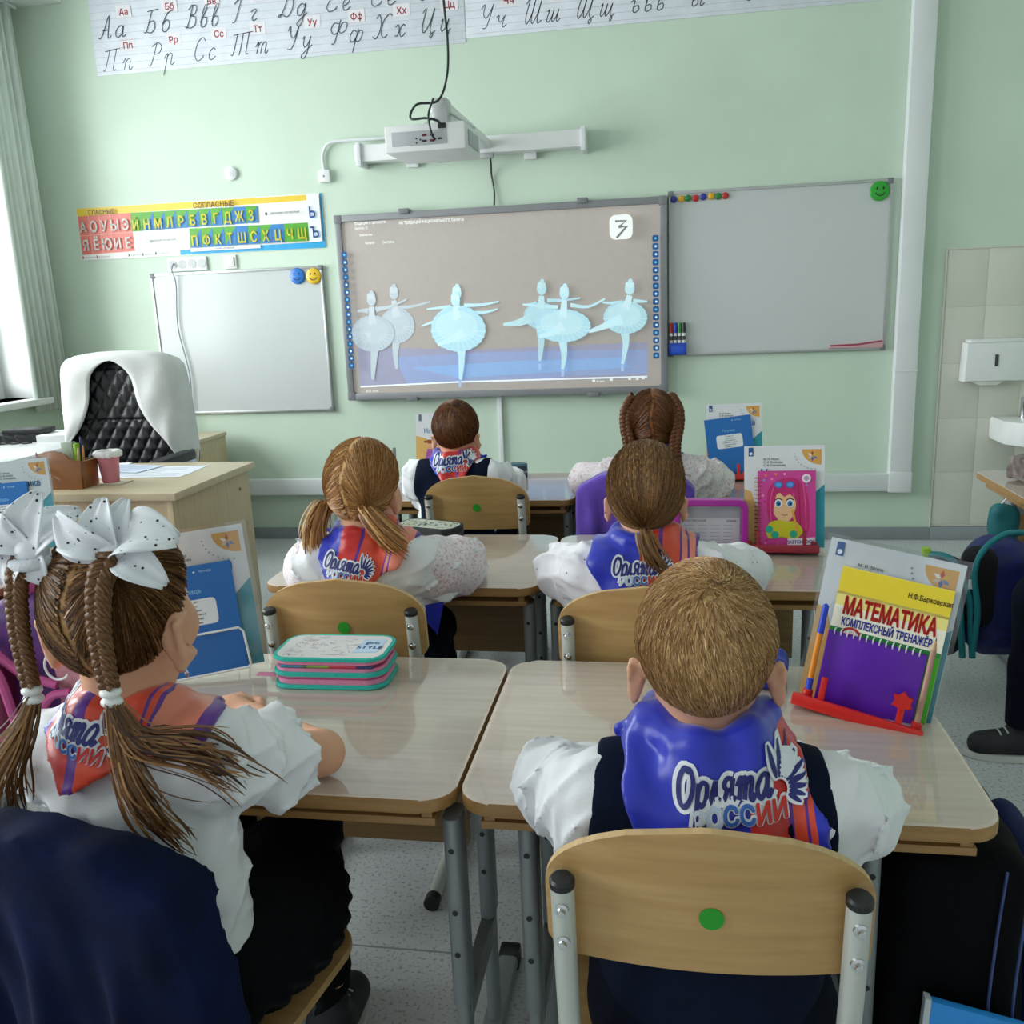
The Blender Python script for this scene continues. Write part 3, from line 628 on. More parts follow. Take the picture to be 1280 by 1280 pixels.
# ---- cursive alphabet strips under the ceiling
G = {
 'А': [[(0, .05), (.08, 0), (.22, .2), (.5, 1), (.5, .1), (.58, 0), (.68, .12)], [(.2, .34), (.5, .36)]],
 'а': [[(.4, .42), (.24, .5), (.05, .3), (.05, .08), (.2, 0), (.38, .2), (.42, .5)], [(.42, .5), (.4, .08), (.48, 0), (.6, .12)]],
 'Б': [[(.12, .95), (.7, 1.02)], [(.35, .96), (.25, .5), (.12, .04), (0, .08)], [(.22, .45), (.48, .52), (.58, .25), (.42, .02), (.18, .04)]],
 'б': [[(.6, .9), (.3, .8), (.08, .35), (.1, .06), (.26, 0), (.42, .2), (.4, .44), (.24, .5), (.1, .34)]],
 'В': [[(.1, .8), (.3, 1), (.2, .4), (.08, .02), (.0, .1)], [(.3, 1), (.52, .92), (.46, .62), (.24, .54), (.5, .46), (.5, .14), (.28, 0), (.12, .06)]],
 'в': [[(.05, .2), (.2, .5), (.36, .9), (.24, .92), (.12, .5), (.1, .06), (.26, 0), (.38, .2), (.34, .4), (.2, .4)]],
 'Г': [[(.1, .8), (.3, .98), (.75, 1)], [(.42, .96), (.3, .4), (.2, .05), (.06, .02)]],
 'г': [[(.04, .4), (.18, .5), (.3, .44), (.12, .16), (.2, .02), (.36, .1)]],
 'Д': [[(.45, 1), (.3, .4), (.12, .02), (.02, .06), (.2, .12), (.5, 0), (.72, .4), (.62, .9), (.3, 1), (.15, .86)]],
 'д': [[(.4, .42), (.22, .5), (.05, .3), (.08, .04), (.24, .02), (.4, .3), (.42, .5), (.36, -.2), (.2, -.45), (.1, -.3), (.55, .1)]],
 'Е': [[(.6, .9), (.42, 1), (.26, .85), (.4, .56), (.2, .5), (.06, .2), (.2, 0), (.45, .06), (.56, .2)]],
 'е': [[(.05, .16), (.3, .3), (.32, .46), (.18, .5), (.06, .3), (.1, .04), (.26, 0), (.42, .14)]],
 'П': [[(.05, .9), (.85, 1.0)], [(.3, .94), (.2, .4), (.1, .04), (0, .06)], [(.66, .97), (.56, .3), (.56, .04), (.7, .06)]],
 'п': [[(0, .3), (.12, .5), (.16, .4), (.1, 0)], [(.12, .3), (.3, .5), (.4, .4), (.36, .06), (.44, 0), (.54, .12)]],
 'Р': [[(.4, 1), (.3, .5), (.16, .04), (.04, .04)], [(.15, .86), (.45, 1.02), (.66, .86), (.58, .58), (.34, .52)]],
 'р': [[(0, .3), (.16, .5), (.1, 0), (.02, -.45)], [(.12, .3), (.28, .5), (.4, .42), (.36, .06), (.46, 0), (.56, .12)]],
 'С': [[(.6, .84), (.46, 1), (.22, .8), (.1, .3), (.24, 0), (.46, .06), (.56, .22)]],
 'с': [[(.36, .42), (.24, .5), (.06, .3), (.08, .04), (.24, 0), (.4, .14)]],
 'Т': [[(.05, .9), (1.05, 1.0)], [(.26, .92), (.18, .4), (.1, .04), (0, .06)], [(.56, .96), (.48, .3), (.42, .02)], [(.86, .98), (.78, .3), (.78, .04), (.9, .06)]],
 'т': [[(0, .3), (.12, .5), (.14, .4), (.08, 0)], [(.1, .3), (.26, .5), (.32, .4), (.28, 0)], [(.3, .3), (.46, .5), (.54, .4), (.5, .06), (.58, 0), (.66, .12)]],
 'У': [[(.1, .8), (.2, 1), (.26, .6), (.44, .5), (.62, .98)], [(.62, .98), (.5, .4), (.34, .02), (.14, .02)]],
 'у': [[(.06, .4), (.14, .5), (.12, .16), (.24, .04), (.4, .3), (.44, .5)], [(.44, .5), (.34, -.2), (.18, -.45), (.08, -.3), (.56, .12)]],
 'Ф': [[(.5, 1.02), (.4, .4), (.3, 0), (.18, .02)], [(.45, .84), (.2, .88), (.08, .62), (.22, .42), (.44, .5), (.6, .86), (.84, .84), (.8, .56), (.6, .44), (.46, .56)]],
 'ф': [[(.4, .55), (.3, 0), (.24, -.45)], [(.34, .42), (.16, .5), (.02, .24), (.14, 0), (.3, .14), (.46, .46), (.62, .42), (.56, .1), (.4, 0), (.3, .12)]],
 'Х': [[(.1, .84), (.24, 1), (.36, .6), (.3, .2), (.16, 0), (0, .1)], [(.86, .9), (.7, 1), (.46, .7), (.42, .2), (.56, 0), (.72, .14)]],
 'х': [[(.02, .4), (.14, .5), (.22, .3), (.16, .04), (.02, .06)], [(.5, .42), (.38, .5), (.26, .3), (.3, .04), (.4, 0), (.52, .14)]],
 'Ц': [[(.06, .82), (.2, 1), (.12, .3), (.22, 0), (.46, .4), (.6, 1)], [(.6, 1), (.5, .2), (.56, 0), (.66, -.1), (.58, -.26), (.54, -.12), (.76, .06)]],
 'ц': [[(.04, .42), (.12, .5), (.06, .12), (.16, 0), (.32, .24), (.38, .5)], [(.38, .5), (.34, .1), (.4, 0), (.46, -.1), (.4, -.22), (.38, -.1), (.54, .08)]],
 'Ч': [[(.06, .82), (.2, 1), (.2, .6), (.36, .44), (.58, .9)], [(.6, 1), (.5, .4), (.4, .04), (.24, .02)]],
 'ч': [[(.04, .42), (.14, .5), (.16, .3), (.26, .22), (.38, .44)], [(.42, .5), (.36, .1), (.42, 0), (.54, .12)]],
 'Ш': [[(.06, .82), (.2, 1), (.12, .3), (.2, 0), (.38, .4), (.46, 1)], [(.46, 1), (.38, .3), (.46, 0), (.64, .4), (.74, 1)], [(.74, 1), (.66, .2), (.72, 0), (.86, .12)]],
 'ш': [[(.04, .42), (.12, .5), (.06, .12), (.14, 0), (.26, .2), (.32, .5)], [(.32, .5), (.28, .12), (.34, 0), (.46, .2), (.54, .5)], [(.54, .5), (.5, .1), (.56, 0), (.66, .12)]],
 'ь': [[(.06, .42), (.12, .5), (.08, .1), (.2, 0), (.34, .12), (.28, .28), (.1, .22)]],
 'ъ': [[(0, .42), (.1, .5), (.2, .44)], [(.18, .48), (.14, .1), (.26, 0), (.4, .12), (.34, .28), (.16, .22)]],
 'ы': [[(.06, .42), (.12, .5), (.08, .1), (.2, 0), (.32, .12), (.26, .28), (.1, .22)], [(.5, .5), (.44, .1), (.5, 0), (.62, .12)]],
 'Э': [[(.06, .8), (.3, 1), (.56, .8), (.54, .3), (.3, 0), (.04, .12)], [(.24, .52), (.54, .54)]],
 'э': [[(.04, .42), (.2, .5), (.36, .36), (.34, .12), (.16, 0), (.02, .1)], [(.14, .26), (.34, .27)]],
}
G['Щ'] = G['Ш'][:2] + [[(.74, 1), (.66, .2), (.72, 0), (.8, -.1), (.72, -.26), (.68, -.12), (.9, .06)]]
G['щ'] = G['ш'][:2] + [[(.54, .5), (.5, .1), (.56, 0), (.62, -.1), (.56, -.22), (.54, -.1), (.7, .08)]]
def cursive(d, x, z, s, size, wdt=.0042):
    for ch in s:
        st = G[ch]; m = max(p[0] for k in st for p in k)
        for k in st: d.stroke([((px + py * .22) * size + x, py * size + z) for px, py in spline(k, 5)], wdt, '#39434f'); d.same()
        x += (m + .2) * size
def strip(x0, x1, z0, z1, label, rows):
    t = thing('cursive_alphabet_strip', label, 'poster', ((x0 + x1) / 2, D - .003, z0), 0, 'cursive alphabet strips under the ceiling')
    hw = (x1 - x0) / 2; MB().box((-hw, -.0015, 0), (hw, .003, z1 - z0), .0005).build('sheet', mat('strip_paper', '#d9dde6', .5), t)
    d = Decal(.00015); n = 14
    for k in range(n):
        z = (k + .5) * (z1 - z0) / n; d.rect(-hw, z - .0008, hw, z + .0008, '#b3bcc9'); d.same()
    for (x, z, s, pr_) in rows:
        cursive(d, x - (x0 + x1) / 2, z - z0, s, .105)
        if pr_:
            xx = x - (x0 + x1) / 2 + .15; zz = z - z0 + .1
            d.rect(xx - .035, zz - .012, xx + .05, zz + .045, '#e8e3e8'); d.text(xx + .008, zz, pr_, .042, '#b8283c', .02)
    d.build('cursive_letters', t, o_=.0016)
r2_ = [(-2.885, 'Пп'), (-2.63, 'Рр'), (-2.38, 'Сс'), (-2.17, 'Тт'), (-1.88, 'Уу'), (-1.65, 'Фф'), (-1.42, 'Хх'), (-1.18, 'Цц')]
r1_ = [(-2.885, 'Аа'), (-2.63, 'Бб'), (-2.4, 'Ввв'), (-2.15, 'Гг'), (-1.9, 'Дд'), (-1.65, 'Ее'), (-1.42, 'Ее'), (-1.18, 'Ээ')]
strip(-2.92, -.95, 2.497, 2.99, 'ruled strip of cursive letters from А to Ц, left half above the boards', [(x, 2.515 + .006 * i, s, s[0] + s[-1]) for i, (x, s) in enumerate(r2_)] + [(x, 2.672 + .004 * i, s, s[0] + s[-1]) for i, (x, s) in enumerate(r1_)])
strip(-.945, .95, 2.515, 2.99, 'ruled strip of cursive letters from Ч onward, right half above the boards', [(x, 2.55 + .003 * i, s, pr_) for i, (x, s, pr_) in enumerate([(-.89, 'Чч', 'Чч'), (-.67, 'Шш', 'Шш'), (-.42, 'Щщ', 'Щщ'), (-.16, 'ъьь', ''), (.12, 'ы', ''), (.36, 'Ээ', 'Ээ')])])
# ---- sockets, sensor, junction box
t = thing('socket_block', 'white block of four wall sockets under the letter poster', 'socket', (-2.536, D, 1.53))
MB().box((-.112, -.014, -.037), (.112, 0, .037), .006).build('plate', M_white, t)
for i in range(4):
    MB().lathe([(.024, -.016), (.022, -.0155), (.019, -.0145)], (-.083 + i * .0555, 0, 0), 18, 1).build('socket_ring', mat('socket_grey', '#b9bcbd', .4), t)
    MB().lathe([(.018, -.0148), (0, -.0146)], (-.083 + i * .0555, 0, 0), 14, 1).build('socket_hole', mat('socket_dark', '#5d6164', .5), t)
t = thing('wall_switch', 'white square wall switch beside the socket block', 'switch', (-2.29, D, 1.53))
MB().box((-.036, -.012, -.036), (.036, 0, .036), .005).build('plate', M_white, t); MB().box((-.025, -.018, -.025), (.025, -.011, .025), .003).build('rocker', mat('ivory_rocker', '#d9dad3', .35), t)
tag(MB().tube(spline([(-2.612, D - .018, 1.535), (-2.612, D - .045, 1.50), (-2.605, D - .032, 1.42), (-2.625, D - .03, 1.2), (-2.59, D - .03, .95), (-2.60, D - .03, .75), (-2.62, D - .03, .5)], 8), .0035, 8).build('wall_cable', mat('grey_cable', '#8f9aa0', .5)), 'thin grey cable hanging from the sockets over the left whiteboard', 'cable')
t = thing('wall_sensor', 'small round white sensor on the wall above the letter poster', 'sensor', (-2.235, D, 1.973))
MB().lathe([(0, -.022), (.018, -.021), (.034, -.014), (.036, 0)], n=24, axis=1).build('housing', M_white, t); MB().lathe([(.012, -.0225), (0, -.0235)], n=16, axis=1).build('cap', mat('sensor_cap', '#cfd6d2', .4), t)
t = thing('junction_box', 'small white junction box with bent conduit beside the projector bar', 'box', (-1.72, D, 1.926))
MB().box((-.03, -.028, -.031), (.03, 0, .031), .005).build('housing', M_white, t); MB().lathe([(.006, -.0285), (0, -.029)], n=10, axis=1).build('screw', M_grey, t)
MB().tube(spline([(0, -.014, .03), (-.002, -.014, .1), (.03, -.02, .152), (.1, -.02, .165), (.26, -.02, .162), (.4, -.02, .158), (.43, -.02, .12)], 6), .008, 10).build('conduit', M_pvc, t)
# ---- projector on its wall bar
pb = thing('projector_mount', 'long white wall bar with an arm carrying the projector', 'bracket', (-.95, D, 2.0))
MB().box((-.575, -.105, -.03), (.565, -.02, .05), .008).build('wall_bar', M_white, pb)
for x in (-.55, .57): MB().box((x - .012, -.12, -.05), (x + .012, 0, .06), .004).build('end_plate', M_pvc, pb)
for x in (-.3, .3): MB().box((x - .03, -.03, -.06), (x + .03, 0, .06), .003).build('wall_plate', M_pvc, pb)
MB().box((-.04, -1.03, .0), (.03, -.1, .04), .006, at=(.09, 0, -.01)).build('arm', M_white, pb)
MB().box((.07, -1.08, -.06), (.13, -1.0, .03), .006).build('joint', M_alu, pb)
for s in (-1, 1): MB().cyl((.1, -1.03, .0), (.1 + s * .12, -1.0, -.075), .005, n=8).build('hanger_rod', M_alu, pb)
MB().box((-.15, -.13, -.06), (-.09, -.1, -.03), .004).build('latch', M_alu, pb); MB().box((.06, -.125, -.055), (.13, -.09, -.03), .004).build('latch', M_alu, pb)
pj = thing('projector', 'white box projector with dark ports facing the class', 'projector', (-.876, 3.62, 1.816))
MB().box((-.155, -.13, 0), (.155, .16, .098), .012).build('housing', M_white, pj)
MB().box((-.125, -.134, .022), (.085, -.128, .072), .002).build('port_panel', mat('port_panel_grey', '#aeb2b6', .45), pj)
for k, (x, z, w_, h_, c) in enumerate([(-.03, .03, .005, .005, '#222'), (-.03, .045, .005, .005, '#222'), (.0, .035, .016, .007, '#1d1d22'), (.0, .055, .016, .007, '#5a1420'), (.03, .055, .016, .007, '#1d1d22'), (.03, .035, .018, .008, '#5a1420'), (.06, .04, .014, .006, '#1d1d22'), (-.015, .04, .005, .006, '#222')]):
    MB().box((x - w_ / 2, -.137, z - h_ / 2), (x + w_ / 2, -.133, z + h_ / 2), .0008).build('port', mat('port_' + c[1:], c if len(c) == 7 else '#222226', .4), pj)
MB().box((.055, -.139, .075), (.085, -.129, .093), .002).build('power_inlet', M_black, pj)
MB().lathe([(.04, 0), (.04, .015), (.03, .02)], (0, .1, .098), 20).build('lens_hood', M_black, pj)
for s in (-1, 1): MB().box((s * .158 - .002, -.08, .02), (s * .158 + .002, .1, .075), .001).build('side_vent', mat('port_panel_grey', '#aeb2b6'), pj)
mc = mat('dark_green_cable', '#10251f', .45)
tag(MB().tube(spline([(-.83, 3.62, 2.995), (-.82, 3.64, 2.7), (-.815, 3.66, 2.4), (-.805, 3.655, 2.22), (-.812, 3.64, 2.1), (-.842, 3.6, 2.01), (-.905, 3.52, 1.985), (-.92, 3.475, 1.93), (-.86, 3.465, 1.925), (-.82, 3.47, 1.915), (-.808, 3.476, 1.902)], 10), .0045, 8).build('projector_cable', mc), 'dark cable dropping from the ceiling and looping into the projector', 'cable')
tag(MB().tube(spline([(-.836, 3.5, 1.996), (-.846, 3.45, 1.93), (-.84, 3.46, 1.87), (-.832, 3.479, 1.853)], 8), .004, 8).build('video_cable', M_black), 'short black cable plugged into the red ports of the projector', 'cable')
tag(MB().tube(spline([(-.845, D - .095, 1.972), (-.842, D - .06, 1.94), (-.85, D - .012, 1.88), (-.84, D - .012, 1.8), (-.842, D - .02, 1.735)], 8), .0045, 8).build('board_cable', mc), 'dark cable running down the wall from the bar to the board', 'cable')
# ---- towel dispenser and sink on the tiles
t = thing('towel_dispenser', 'white paper towel dispenser on the tiled wall', 'dispenser', (1.535, D - .009, .80))
MB().prism([(-.135, 0), (.135, 0), (.13, .18), (-.13, .18)], -.1, 0, 'xz', .012).build('housing', M_white, t)
MB().box((-.115, -.09, .18), (.13, 0, .196), .004).build('lid', M_white, t)
MB().box((-.006, -.103, .07), (.010, -.099, .125), .002).build('sight_slot', mat('slot_dark', '#3c413d', .4), t)
MB().prism([(-.1, 0), (.05, 0), (.02, -.02), (-.06, -.02)], -.08, -.02, 'xz', .003).build('paper_towel', mat('paper_white', '#dfe2dc', .8), t)
t = thing('wash_basin', 'white ceramic wash basin under the towel dispenser at the right edge', 'sink', (1.80, D - .009, .585))
MB().prism([(x, -y) for x, y in [(-.24, 0), (.24, 0), (.24, .2), (.17, .3), (0, .33), (-.17, .3), (-.24, .2)]], -.075, .04, 'xy', .02).build('basin', mat('white_ceramic', '#e8ebea', .12), t)
MB().lathe([(.13, .042), (.1, .041), (0, .0405)], (0, -.16, 0), 24).build('bowl', mat('bowl_shade', '#d5dad9', .15), t)
MB().lathe([(.022, .04), (.02, .06), (.018, .12), (.02, .135), (0, .14)], (-.12, -.09, 0), 16).tube([(-.12, -.09, .11), (-.12, -.16, .125), (-.12, -.2, .1)], .011, 10).build('tap', M_metal, t)
MB().tube(spline([(-.09, -.18, -.07), (-.09, -.18, -.16), (-.06, -.16, -.2), (-.02, -.12, -.16), (0, 0, -.15)], 6), .02, 12).build('drain_pipe', mat('chrome_pipe', '#9aa19f', .25, .8), t)
# ================================================================== school desks
M_top = wood('desk_laminate', '#d8c9bd', '#c7b6a8', 0, .3, 5)
M_edge = wood('desk_edge_oak', '#a9834f', '#956f3f', 0, .4, 6)
M_panel = wood('modesty_panel_oak', '#96764c', '#83653f', 0, .45, 5)
M_leg = mat('grey_powder_coat', '#8d9496', .4, .3, var=.04)
M_film = clear('clear_desk_film', (.985, .985, .985), .10, .05)
def desk(x0, x1, y0, label, inl=.05, inr=.05, depth=.5):
    w = x1 - x0; t = thing('school_desk', label, 'desk', ((x0 + x1) / 2, y0 + depth / 2, 0), 0, 'single school desks in rows')
    hw, hd = w / 2, depth / 2
    top = MB(); top.cur = 1; top.prism(rrect(w - .003, depth, .045, 6), .578, .599, 'xy', .004); o = top.build('tabletop', [M_top, M_edge], t)
    o.data.polygons.foreach_set('material_index', [0 if p.normal.z > .5 else 1 for p in o.data.polygons])
    Pc = rrect(w - .012, depth - .012, .04, 6); mesh_obj('plastic_cover', [(a, b, .5998) for a, b in Pc], [tuple(range(len(Pc)))], M_film, t, False)
    MB().box((-hw + .03, -hd + .02, .548), (hw - .03, hd - .05, .560), .002).build('shelf_board', M_edge, t)
    MB().box((-hw + .035, -hd + .022, .560), (-hw + .05, hd - .05, .578)).build('shelf_side', M_edge, t)
    MB().box((hw - .05, -hd + .022, .560), (hw - .035, hd - .05, .578)).build('shelf_side', M_edge, t)
    MB().box((-hw + .07, hd - .13, .29), (hw - .07, hd - .114, .548), .002).build('modesty_panel', M_panel, t)
    for s, inn in ((-1, inl), (1, inr)):
        x = s * (hw - inn)
        for y in (-hd + .06, -hd + .26):
            lp = MB().prism(rrect(.026, .05, .012, 4, x, y), .24, .548, 'xy', .001).build('leg', M_leg, t)
            MB().prism(rrect(.02, .04, .009, 4, x, y), .03, .24, 'xy').build('inner_tube', M_leg, lp)
            for z in (.33, .40, .50): MB().lathe([(.0045, -.0008), (0, -.001)], (x, y - .025, z), 10, 1).build('peg_hole', M_black, lp)
        MB().box((x - .018, -hd - .1, .006), (x + .018, hd - .08, .034), .008).build('foot_rail', M_leg, t)
        for y in (-hd - .1, hd - .08): MB().box((x - .02, y - .02, 0), (x + .02, y + .02, .036), .006).build('foot_cap', M_black, t)
        MB().box((x - .012, -hd + .06, .20), (x + .012, -hd + .26, .235), .004).build('cross_brace', M_leg, t)
    MB().box((-hw + inl + .013, -hd + .23, .50), (hw - inr - .013, -hd + .25, .53), .003).build('stretcher', M_leg, t)
    return t
desk(-.977, -.286, 1.073, 'school desk of the girl with white bows, front left', .06, .014)
desk(-.282, .416, 1.073, 'school desk of the nearest boy, with the maths book on it', .09, .15)
desk(-.985, -.296, 2.005, 'middle school desk on the left with a black patterned pencil case', .06, .03)
desk(-.290, .405, 2.005, 'middle school desk on the right with the pink sketchbook', .03, .05)
desk(-1.0, -.302, 2.966, 'front row school desk on the left with an orange maths book', .06, .03)
desk(-.296, .395, 2.966, 'front row school desk on the right with a blue exercise book', .03, .05)
desk(-2.36, -1.665, 1.925, 'school desk of the neighbouring row at the left edge of the picture', .06, .08)
desk(1.09, 1.785, 2.93, 'school desk of the neighbouring row at the right edge, below the sink', .05, .05)

# ================================================================== school chairs
M_beech = wood('beech_plywood', '#c09c66', '#ad8752', 0, .42, 4)
M_beech_edge = mat('plywood_edge', '#c8a878', .5, var=.1, stretch=(1, 1, 40))
M_tube = mat('light_grey_tube', '#c3c7c0', .35, .25, var=.03)
M_dot = mat('green_sticker', '#18961d', .5, var=.03)
def back_outline(hw=.167, zb=.563, zs=.655, zt=.728, n=16):
    P = [(-hw + .012, zb), (hw - .012, zb), (hw - .003, zb + .02), (hw, zb + .05)]
    for i in range(n + 1):
        a = PI * i / n; P.append((hw * math.cos(a) * (1 if 0 < i < n else 1), zs - .02 + (zt - zs + .02) * abs(math.sin(a)) ** .8))
    P += [(-hw, zb + .05), (-hw + .003, zb + .02)]
    return P
def bend(o, k=.9):
    for v in o.data.vertices: v.co.y += -k * (v.co.x ** 2 - .012) * (-1) if False else k * v.co.x ** 2
def chair(x, y, rz, label):
    t = thing('school_chair', label, 'chair', (x, y, 0), rz, 'school chairs')
    # backrest plate, bent a little around the sitter
    P = back_outline(); V = []; rows = 9; Fc = []
    zs = np.linspace(.563, .738, 18); xs = np.linspace(-1, 1, 25)
    def halfw(z):
        if z < .585: return .167 - .02 * (1 - min(1, (z - .563) / .022)) ** 2
        if z <= .652: return .167
        u = min(1, (z - .652) / .086); return .167 * math.sqrt(max(0, 1 - u ** 2.1))
    for side in (0, 1):
        for z in zs:
            hw = max(halfw(z), .004)
            for u in xs:
                xx = u * hw; V.append((xx, -.19 + .011 * (1 - side) + .75 * xx * xx - (z - .56) * .12, z))
    nx, nz = len(xs), len(zs); S = nx * nz
    for i in range(nz - 1):
        for j in range(nx - 1):
            a = i * nx + j; Fc.append((a, a + nx, a + nx + 1, a + 1)); Fc.append((S + a, S + a + 1, S + a + nx + 1, S + a + nx))
    rim = [j for j in range(nx)] + [i * nx + nx - 1 for i in range(1, nz)] + [(nz - 1) * nx + j for j in range(nx - 2, -1, -1)] + [i * nx for i in range(nz - 2, 0, -1)]
    m0 = len(Fc)
    for i in range(len(rim)): a, b = rim[i], rim[(i + 1) % len(rim)]; Fc.append((a, b, S + b, S + a))
    o = mesh_obj('backrest', V, Fc, [M_beech, M_beech_edge], t, False, [0] * m0 + [1] * (len(Fc) - m0))
    bv = o.modifiers.new('round', 'BEVEL'); bv.width = .002; bv.segments = 2; bv.limit_method = 'ANGLE'; bv.angle_limit = 1.0
    d = MB().lathe([(.0125, 0), (.0125, -.0008), (0, -.001)], (0.005, -.1915 - (.635 - .56) * .12, .635), 20, 1).build('green_dot', M_dot, t)
    seat = MB().prism(rrect(.34, .35, .05, 6), .346, .36, 'xy', .004).build('seat', M_beech, t)
    for sx in (-1, 1):
        for yy in (-.11, .11): MB().lathe([(.008, 0), (.007, .002), (0, .003)], (sx * .13, yy, .3601), 12).build('seat_bolt', mat('bronze_bolt', '#6b4a2c', .3, .8), t)
    for s in (-1, 1):
        X = s * .146; yb = lambda z: -.2075 - (z - .56) * .12 + .75 * .146 ** 2
        u = MB().tube([(X, -.12, .338), (X, -.165, .338), (X, -.186, .36), (X, yb(.44) + .004, .44), (X, yb(.56), .56), (X, yb(.668), .668)], .0125, 16).build('upright', M_tube, t)
        MB().tube([(X, yb(.666), .666), (X, yb(.673), .673), (X, yb(.676), .676)], [.0135, .0135, .011], 16).build('end_cap', M_black, u)
        for z in (.602, .644):
            MB().lathe([(.0075, 0), (.0075, -.003), (.0045, -.004), (.004, -.009), (0, -.0095)], (X, yb(z) - .0122, z), 10, 1).build('bolt', M_metal, u)
        p = MB().prism(rrect(.022, .036, .009, 4, X, -.02), .02, .345, 'xy').build('leg', M_tube, t)
        for z in (.16, .2): MB().lathe([(.004, -.0006), (0, -.001)], (X, -.0382, z), 10, 1).build('peg_hole', M_black, p)
        MB().tube([(X, -.19, .016), (X, .17, .016)], .0145, 14).build('foot_rail', M_tube, t)
        for yy in (-.2, .168): MB().tube([(X, yy - .004, .017), (X, yy + .02, .017)], .0172, 14).build('foot_cap', M_black, t)
        MB().tube([(X, -.12, .335), (X, .13, .335)], .01, 10).build('seat_rail', M_tube, t)
    MB().tube([(-.146, -.02, .3), (.146, -.02, .3)], .01, 10).build('stretcher', M_tube, t)
    return t
chair(.04, 1.022, 0, 'beech school chair of the nearest boy, back fully in view with green dot')
chair(-.645, .985, -.17, 'beech school chair under the navy jacket, turned a little to the right').scale = (1, 1, .965)
chair(-.642, 1.83, .02, 'beech school chair of the girl with pigtails, middle left')
chair(-.035, 1.80, 0, 'beech school chair half hidden by the nearest boy, middle right')
chair(-.585, 2.90, 0, 'beech school chair of the boy in the front row, left')
chair(-.09, 2.90, 0, 'beech school chair with a purple garment over it, front row right')
chair(1.3, 2.52, 1.5, 'school chair of the child at the right edge, turned sideways')

# ================================================================== books, stands and pencil cases
def frame(x, y, z, yaw, tilt, roll=0.0):
    """local x along the cover, z up the cover, -y out of it; origin bottom left corner on the desk"""
    return Matrix.Translation((x, y, z)) @ Matrix.Rotation(yaw, 4, 'Z') @ Matrix.Rotation(-tilt, 4, 'X') @ Matrix.Rotation(roll, 4, 'Y')
M_pages = mat('paper_block', '#d9d6cd', .8, var=.08, stretch=(1, 60, 1))
def place(o, M): o.matrix_world = M; return o
def book(name, label, cat, M, w, h, th, cover, art, back=0.0, group=None, cov=False):
    """a closed book; back = how far behind the stand's front plane it lies"""
    t = thing(name, label, cat, group=group); t.matrix_world = M @ Matrix.Translation((0, back, 0))
    MB().box((.001, .0012, .001), (w - .001, th - .0012, h - .001)).build('pages', M_pages, t)
    for y in (0, th - .0012): MB().box((0, y, 0), (w, y + .0012, h), .0003).build('cover', cm(cover, .35), t)
    if art: d = Decal(.00008, rough=.35); art(d, w, h); d.build('cover_print', t, o_=.0002)
    if cov: MB().box((-.006, -.0022, -.003), (w + .008, -.0014, h + .007)).build('clear_jacket', clear('clear_book_jacket', (.97, .985, .99), .07, .08), t)
    return t
def emblem(d, x, y, s):
    for k, c in enumerate(('#b5432a', '#e8e4da', '#c9c2b2', '#3b62a8', '#5d7fb5', '#d8b23a')):
        a = PI / 2 + k * PI / 3; d.poly([(x + .1 * s * math.cos(a), y + .1 * s * math.sin(a)), (x + .55 * s * math.cos(a + .45), y + .55 * s * math.sin(a + .45)), (x + s * math.cos(a), y + s * math.sin(a)), (x + .55 * s * math.cos(a - .45), y + .55 * s * math.sin(a - .45))], c)
def art_text(d, w, h):
    d.rect(0, 0, w, h, '#dcdfe2')
    d.poly([(0, 0), (w, 0), (w, h * .62), (w * .82, h * .5), (w * .62, h * .2), (w * .35, 0)], '#1f93a5'); d.poly([(0, 0), (w * .4, 0), (w * .22, h * .25), (w * .09, h * .55), (0, h * .58)], '#d3a865')
    d.poly([(w * .96, h * .96), (w * .96, h * .81)] + [(w * .96 - w * .24 * math.cos(a), h * .96 - h * .15 * math.sin(a)) for a in np.linspace(PI / 2, 0, 8)], '#d9a14c')
    emblem(d, w * .85, h * .895, w * .07)
    for k in range(9): a = PI * (1.02 + .058 * k); d.rect(w * .9 + w * .27 * math.cos(a) - .0012, h * .93 + h * .165 * math.sin(a) - .0012, w * .9 + w * .27 * math.cos(a) + .0012, h * .93 + h * .165 * math.sin(a) + .0016, '#8a8d92')
    d.rect(w * .055, h * .9, w * .115, h * .985, '#1d5490'); d.disc(w * .085, h * .925, w * .02, '#dfe8ee', 10)
    for k, s in enumerate(('М. И. Моро', 'С. И. Волкова', 'С. В. Степанова')): d.text(w * .24, h * (.86 - .03 * k), s, h * .028, '#3b3f46', .01, align='L')
    d.text(w * .2, h * .7, 'Математика', h * .1, '#2f6fa8', .02, align='L', sx=.85)
def art_trainer(d, w, h):
    d.rect(0, 0, w, h, '#f0ecd8'); d.rect(0, h * .80, w, h, '#e6cf33'); d.same(); d.rect(0, h * .72, w, h * .82, '#ecdf86')
    d.rect(0, 0, w, h * .53, '#3f9e1f'); d.rect(0, h * .53, w, h * .56, '#22823a'); d.poly([(w * .05, 0), (w * .25, h * .2), (w * .15, h * .5), (0, h * .5), (0, 0)], '#8cc63f')
    d.disc(w * .2, h * .5, w * .11, '#b3261e'); d.disc(w * .2, h * .5, w * .085, '#e8ded0'); d.disc(w * .2, h * .5, w * .05, '#c8463c')
    d.text(w * .5, h * .67, 'МАТЕМАТИКА', h * .165, '#c0281c', .05, sx=.53); d.text(w * .5, h * .585, 'КОМПЛЕКСНЫЙ ТРЕНАЖЁР', h * .078, '#25309a', .035, sx=.56)
    d.text(w * .62, h * .885, 'Н.Ф.Барковская', h * .05, '#4a3a18', .02, align='L', sx=.75)
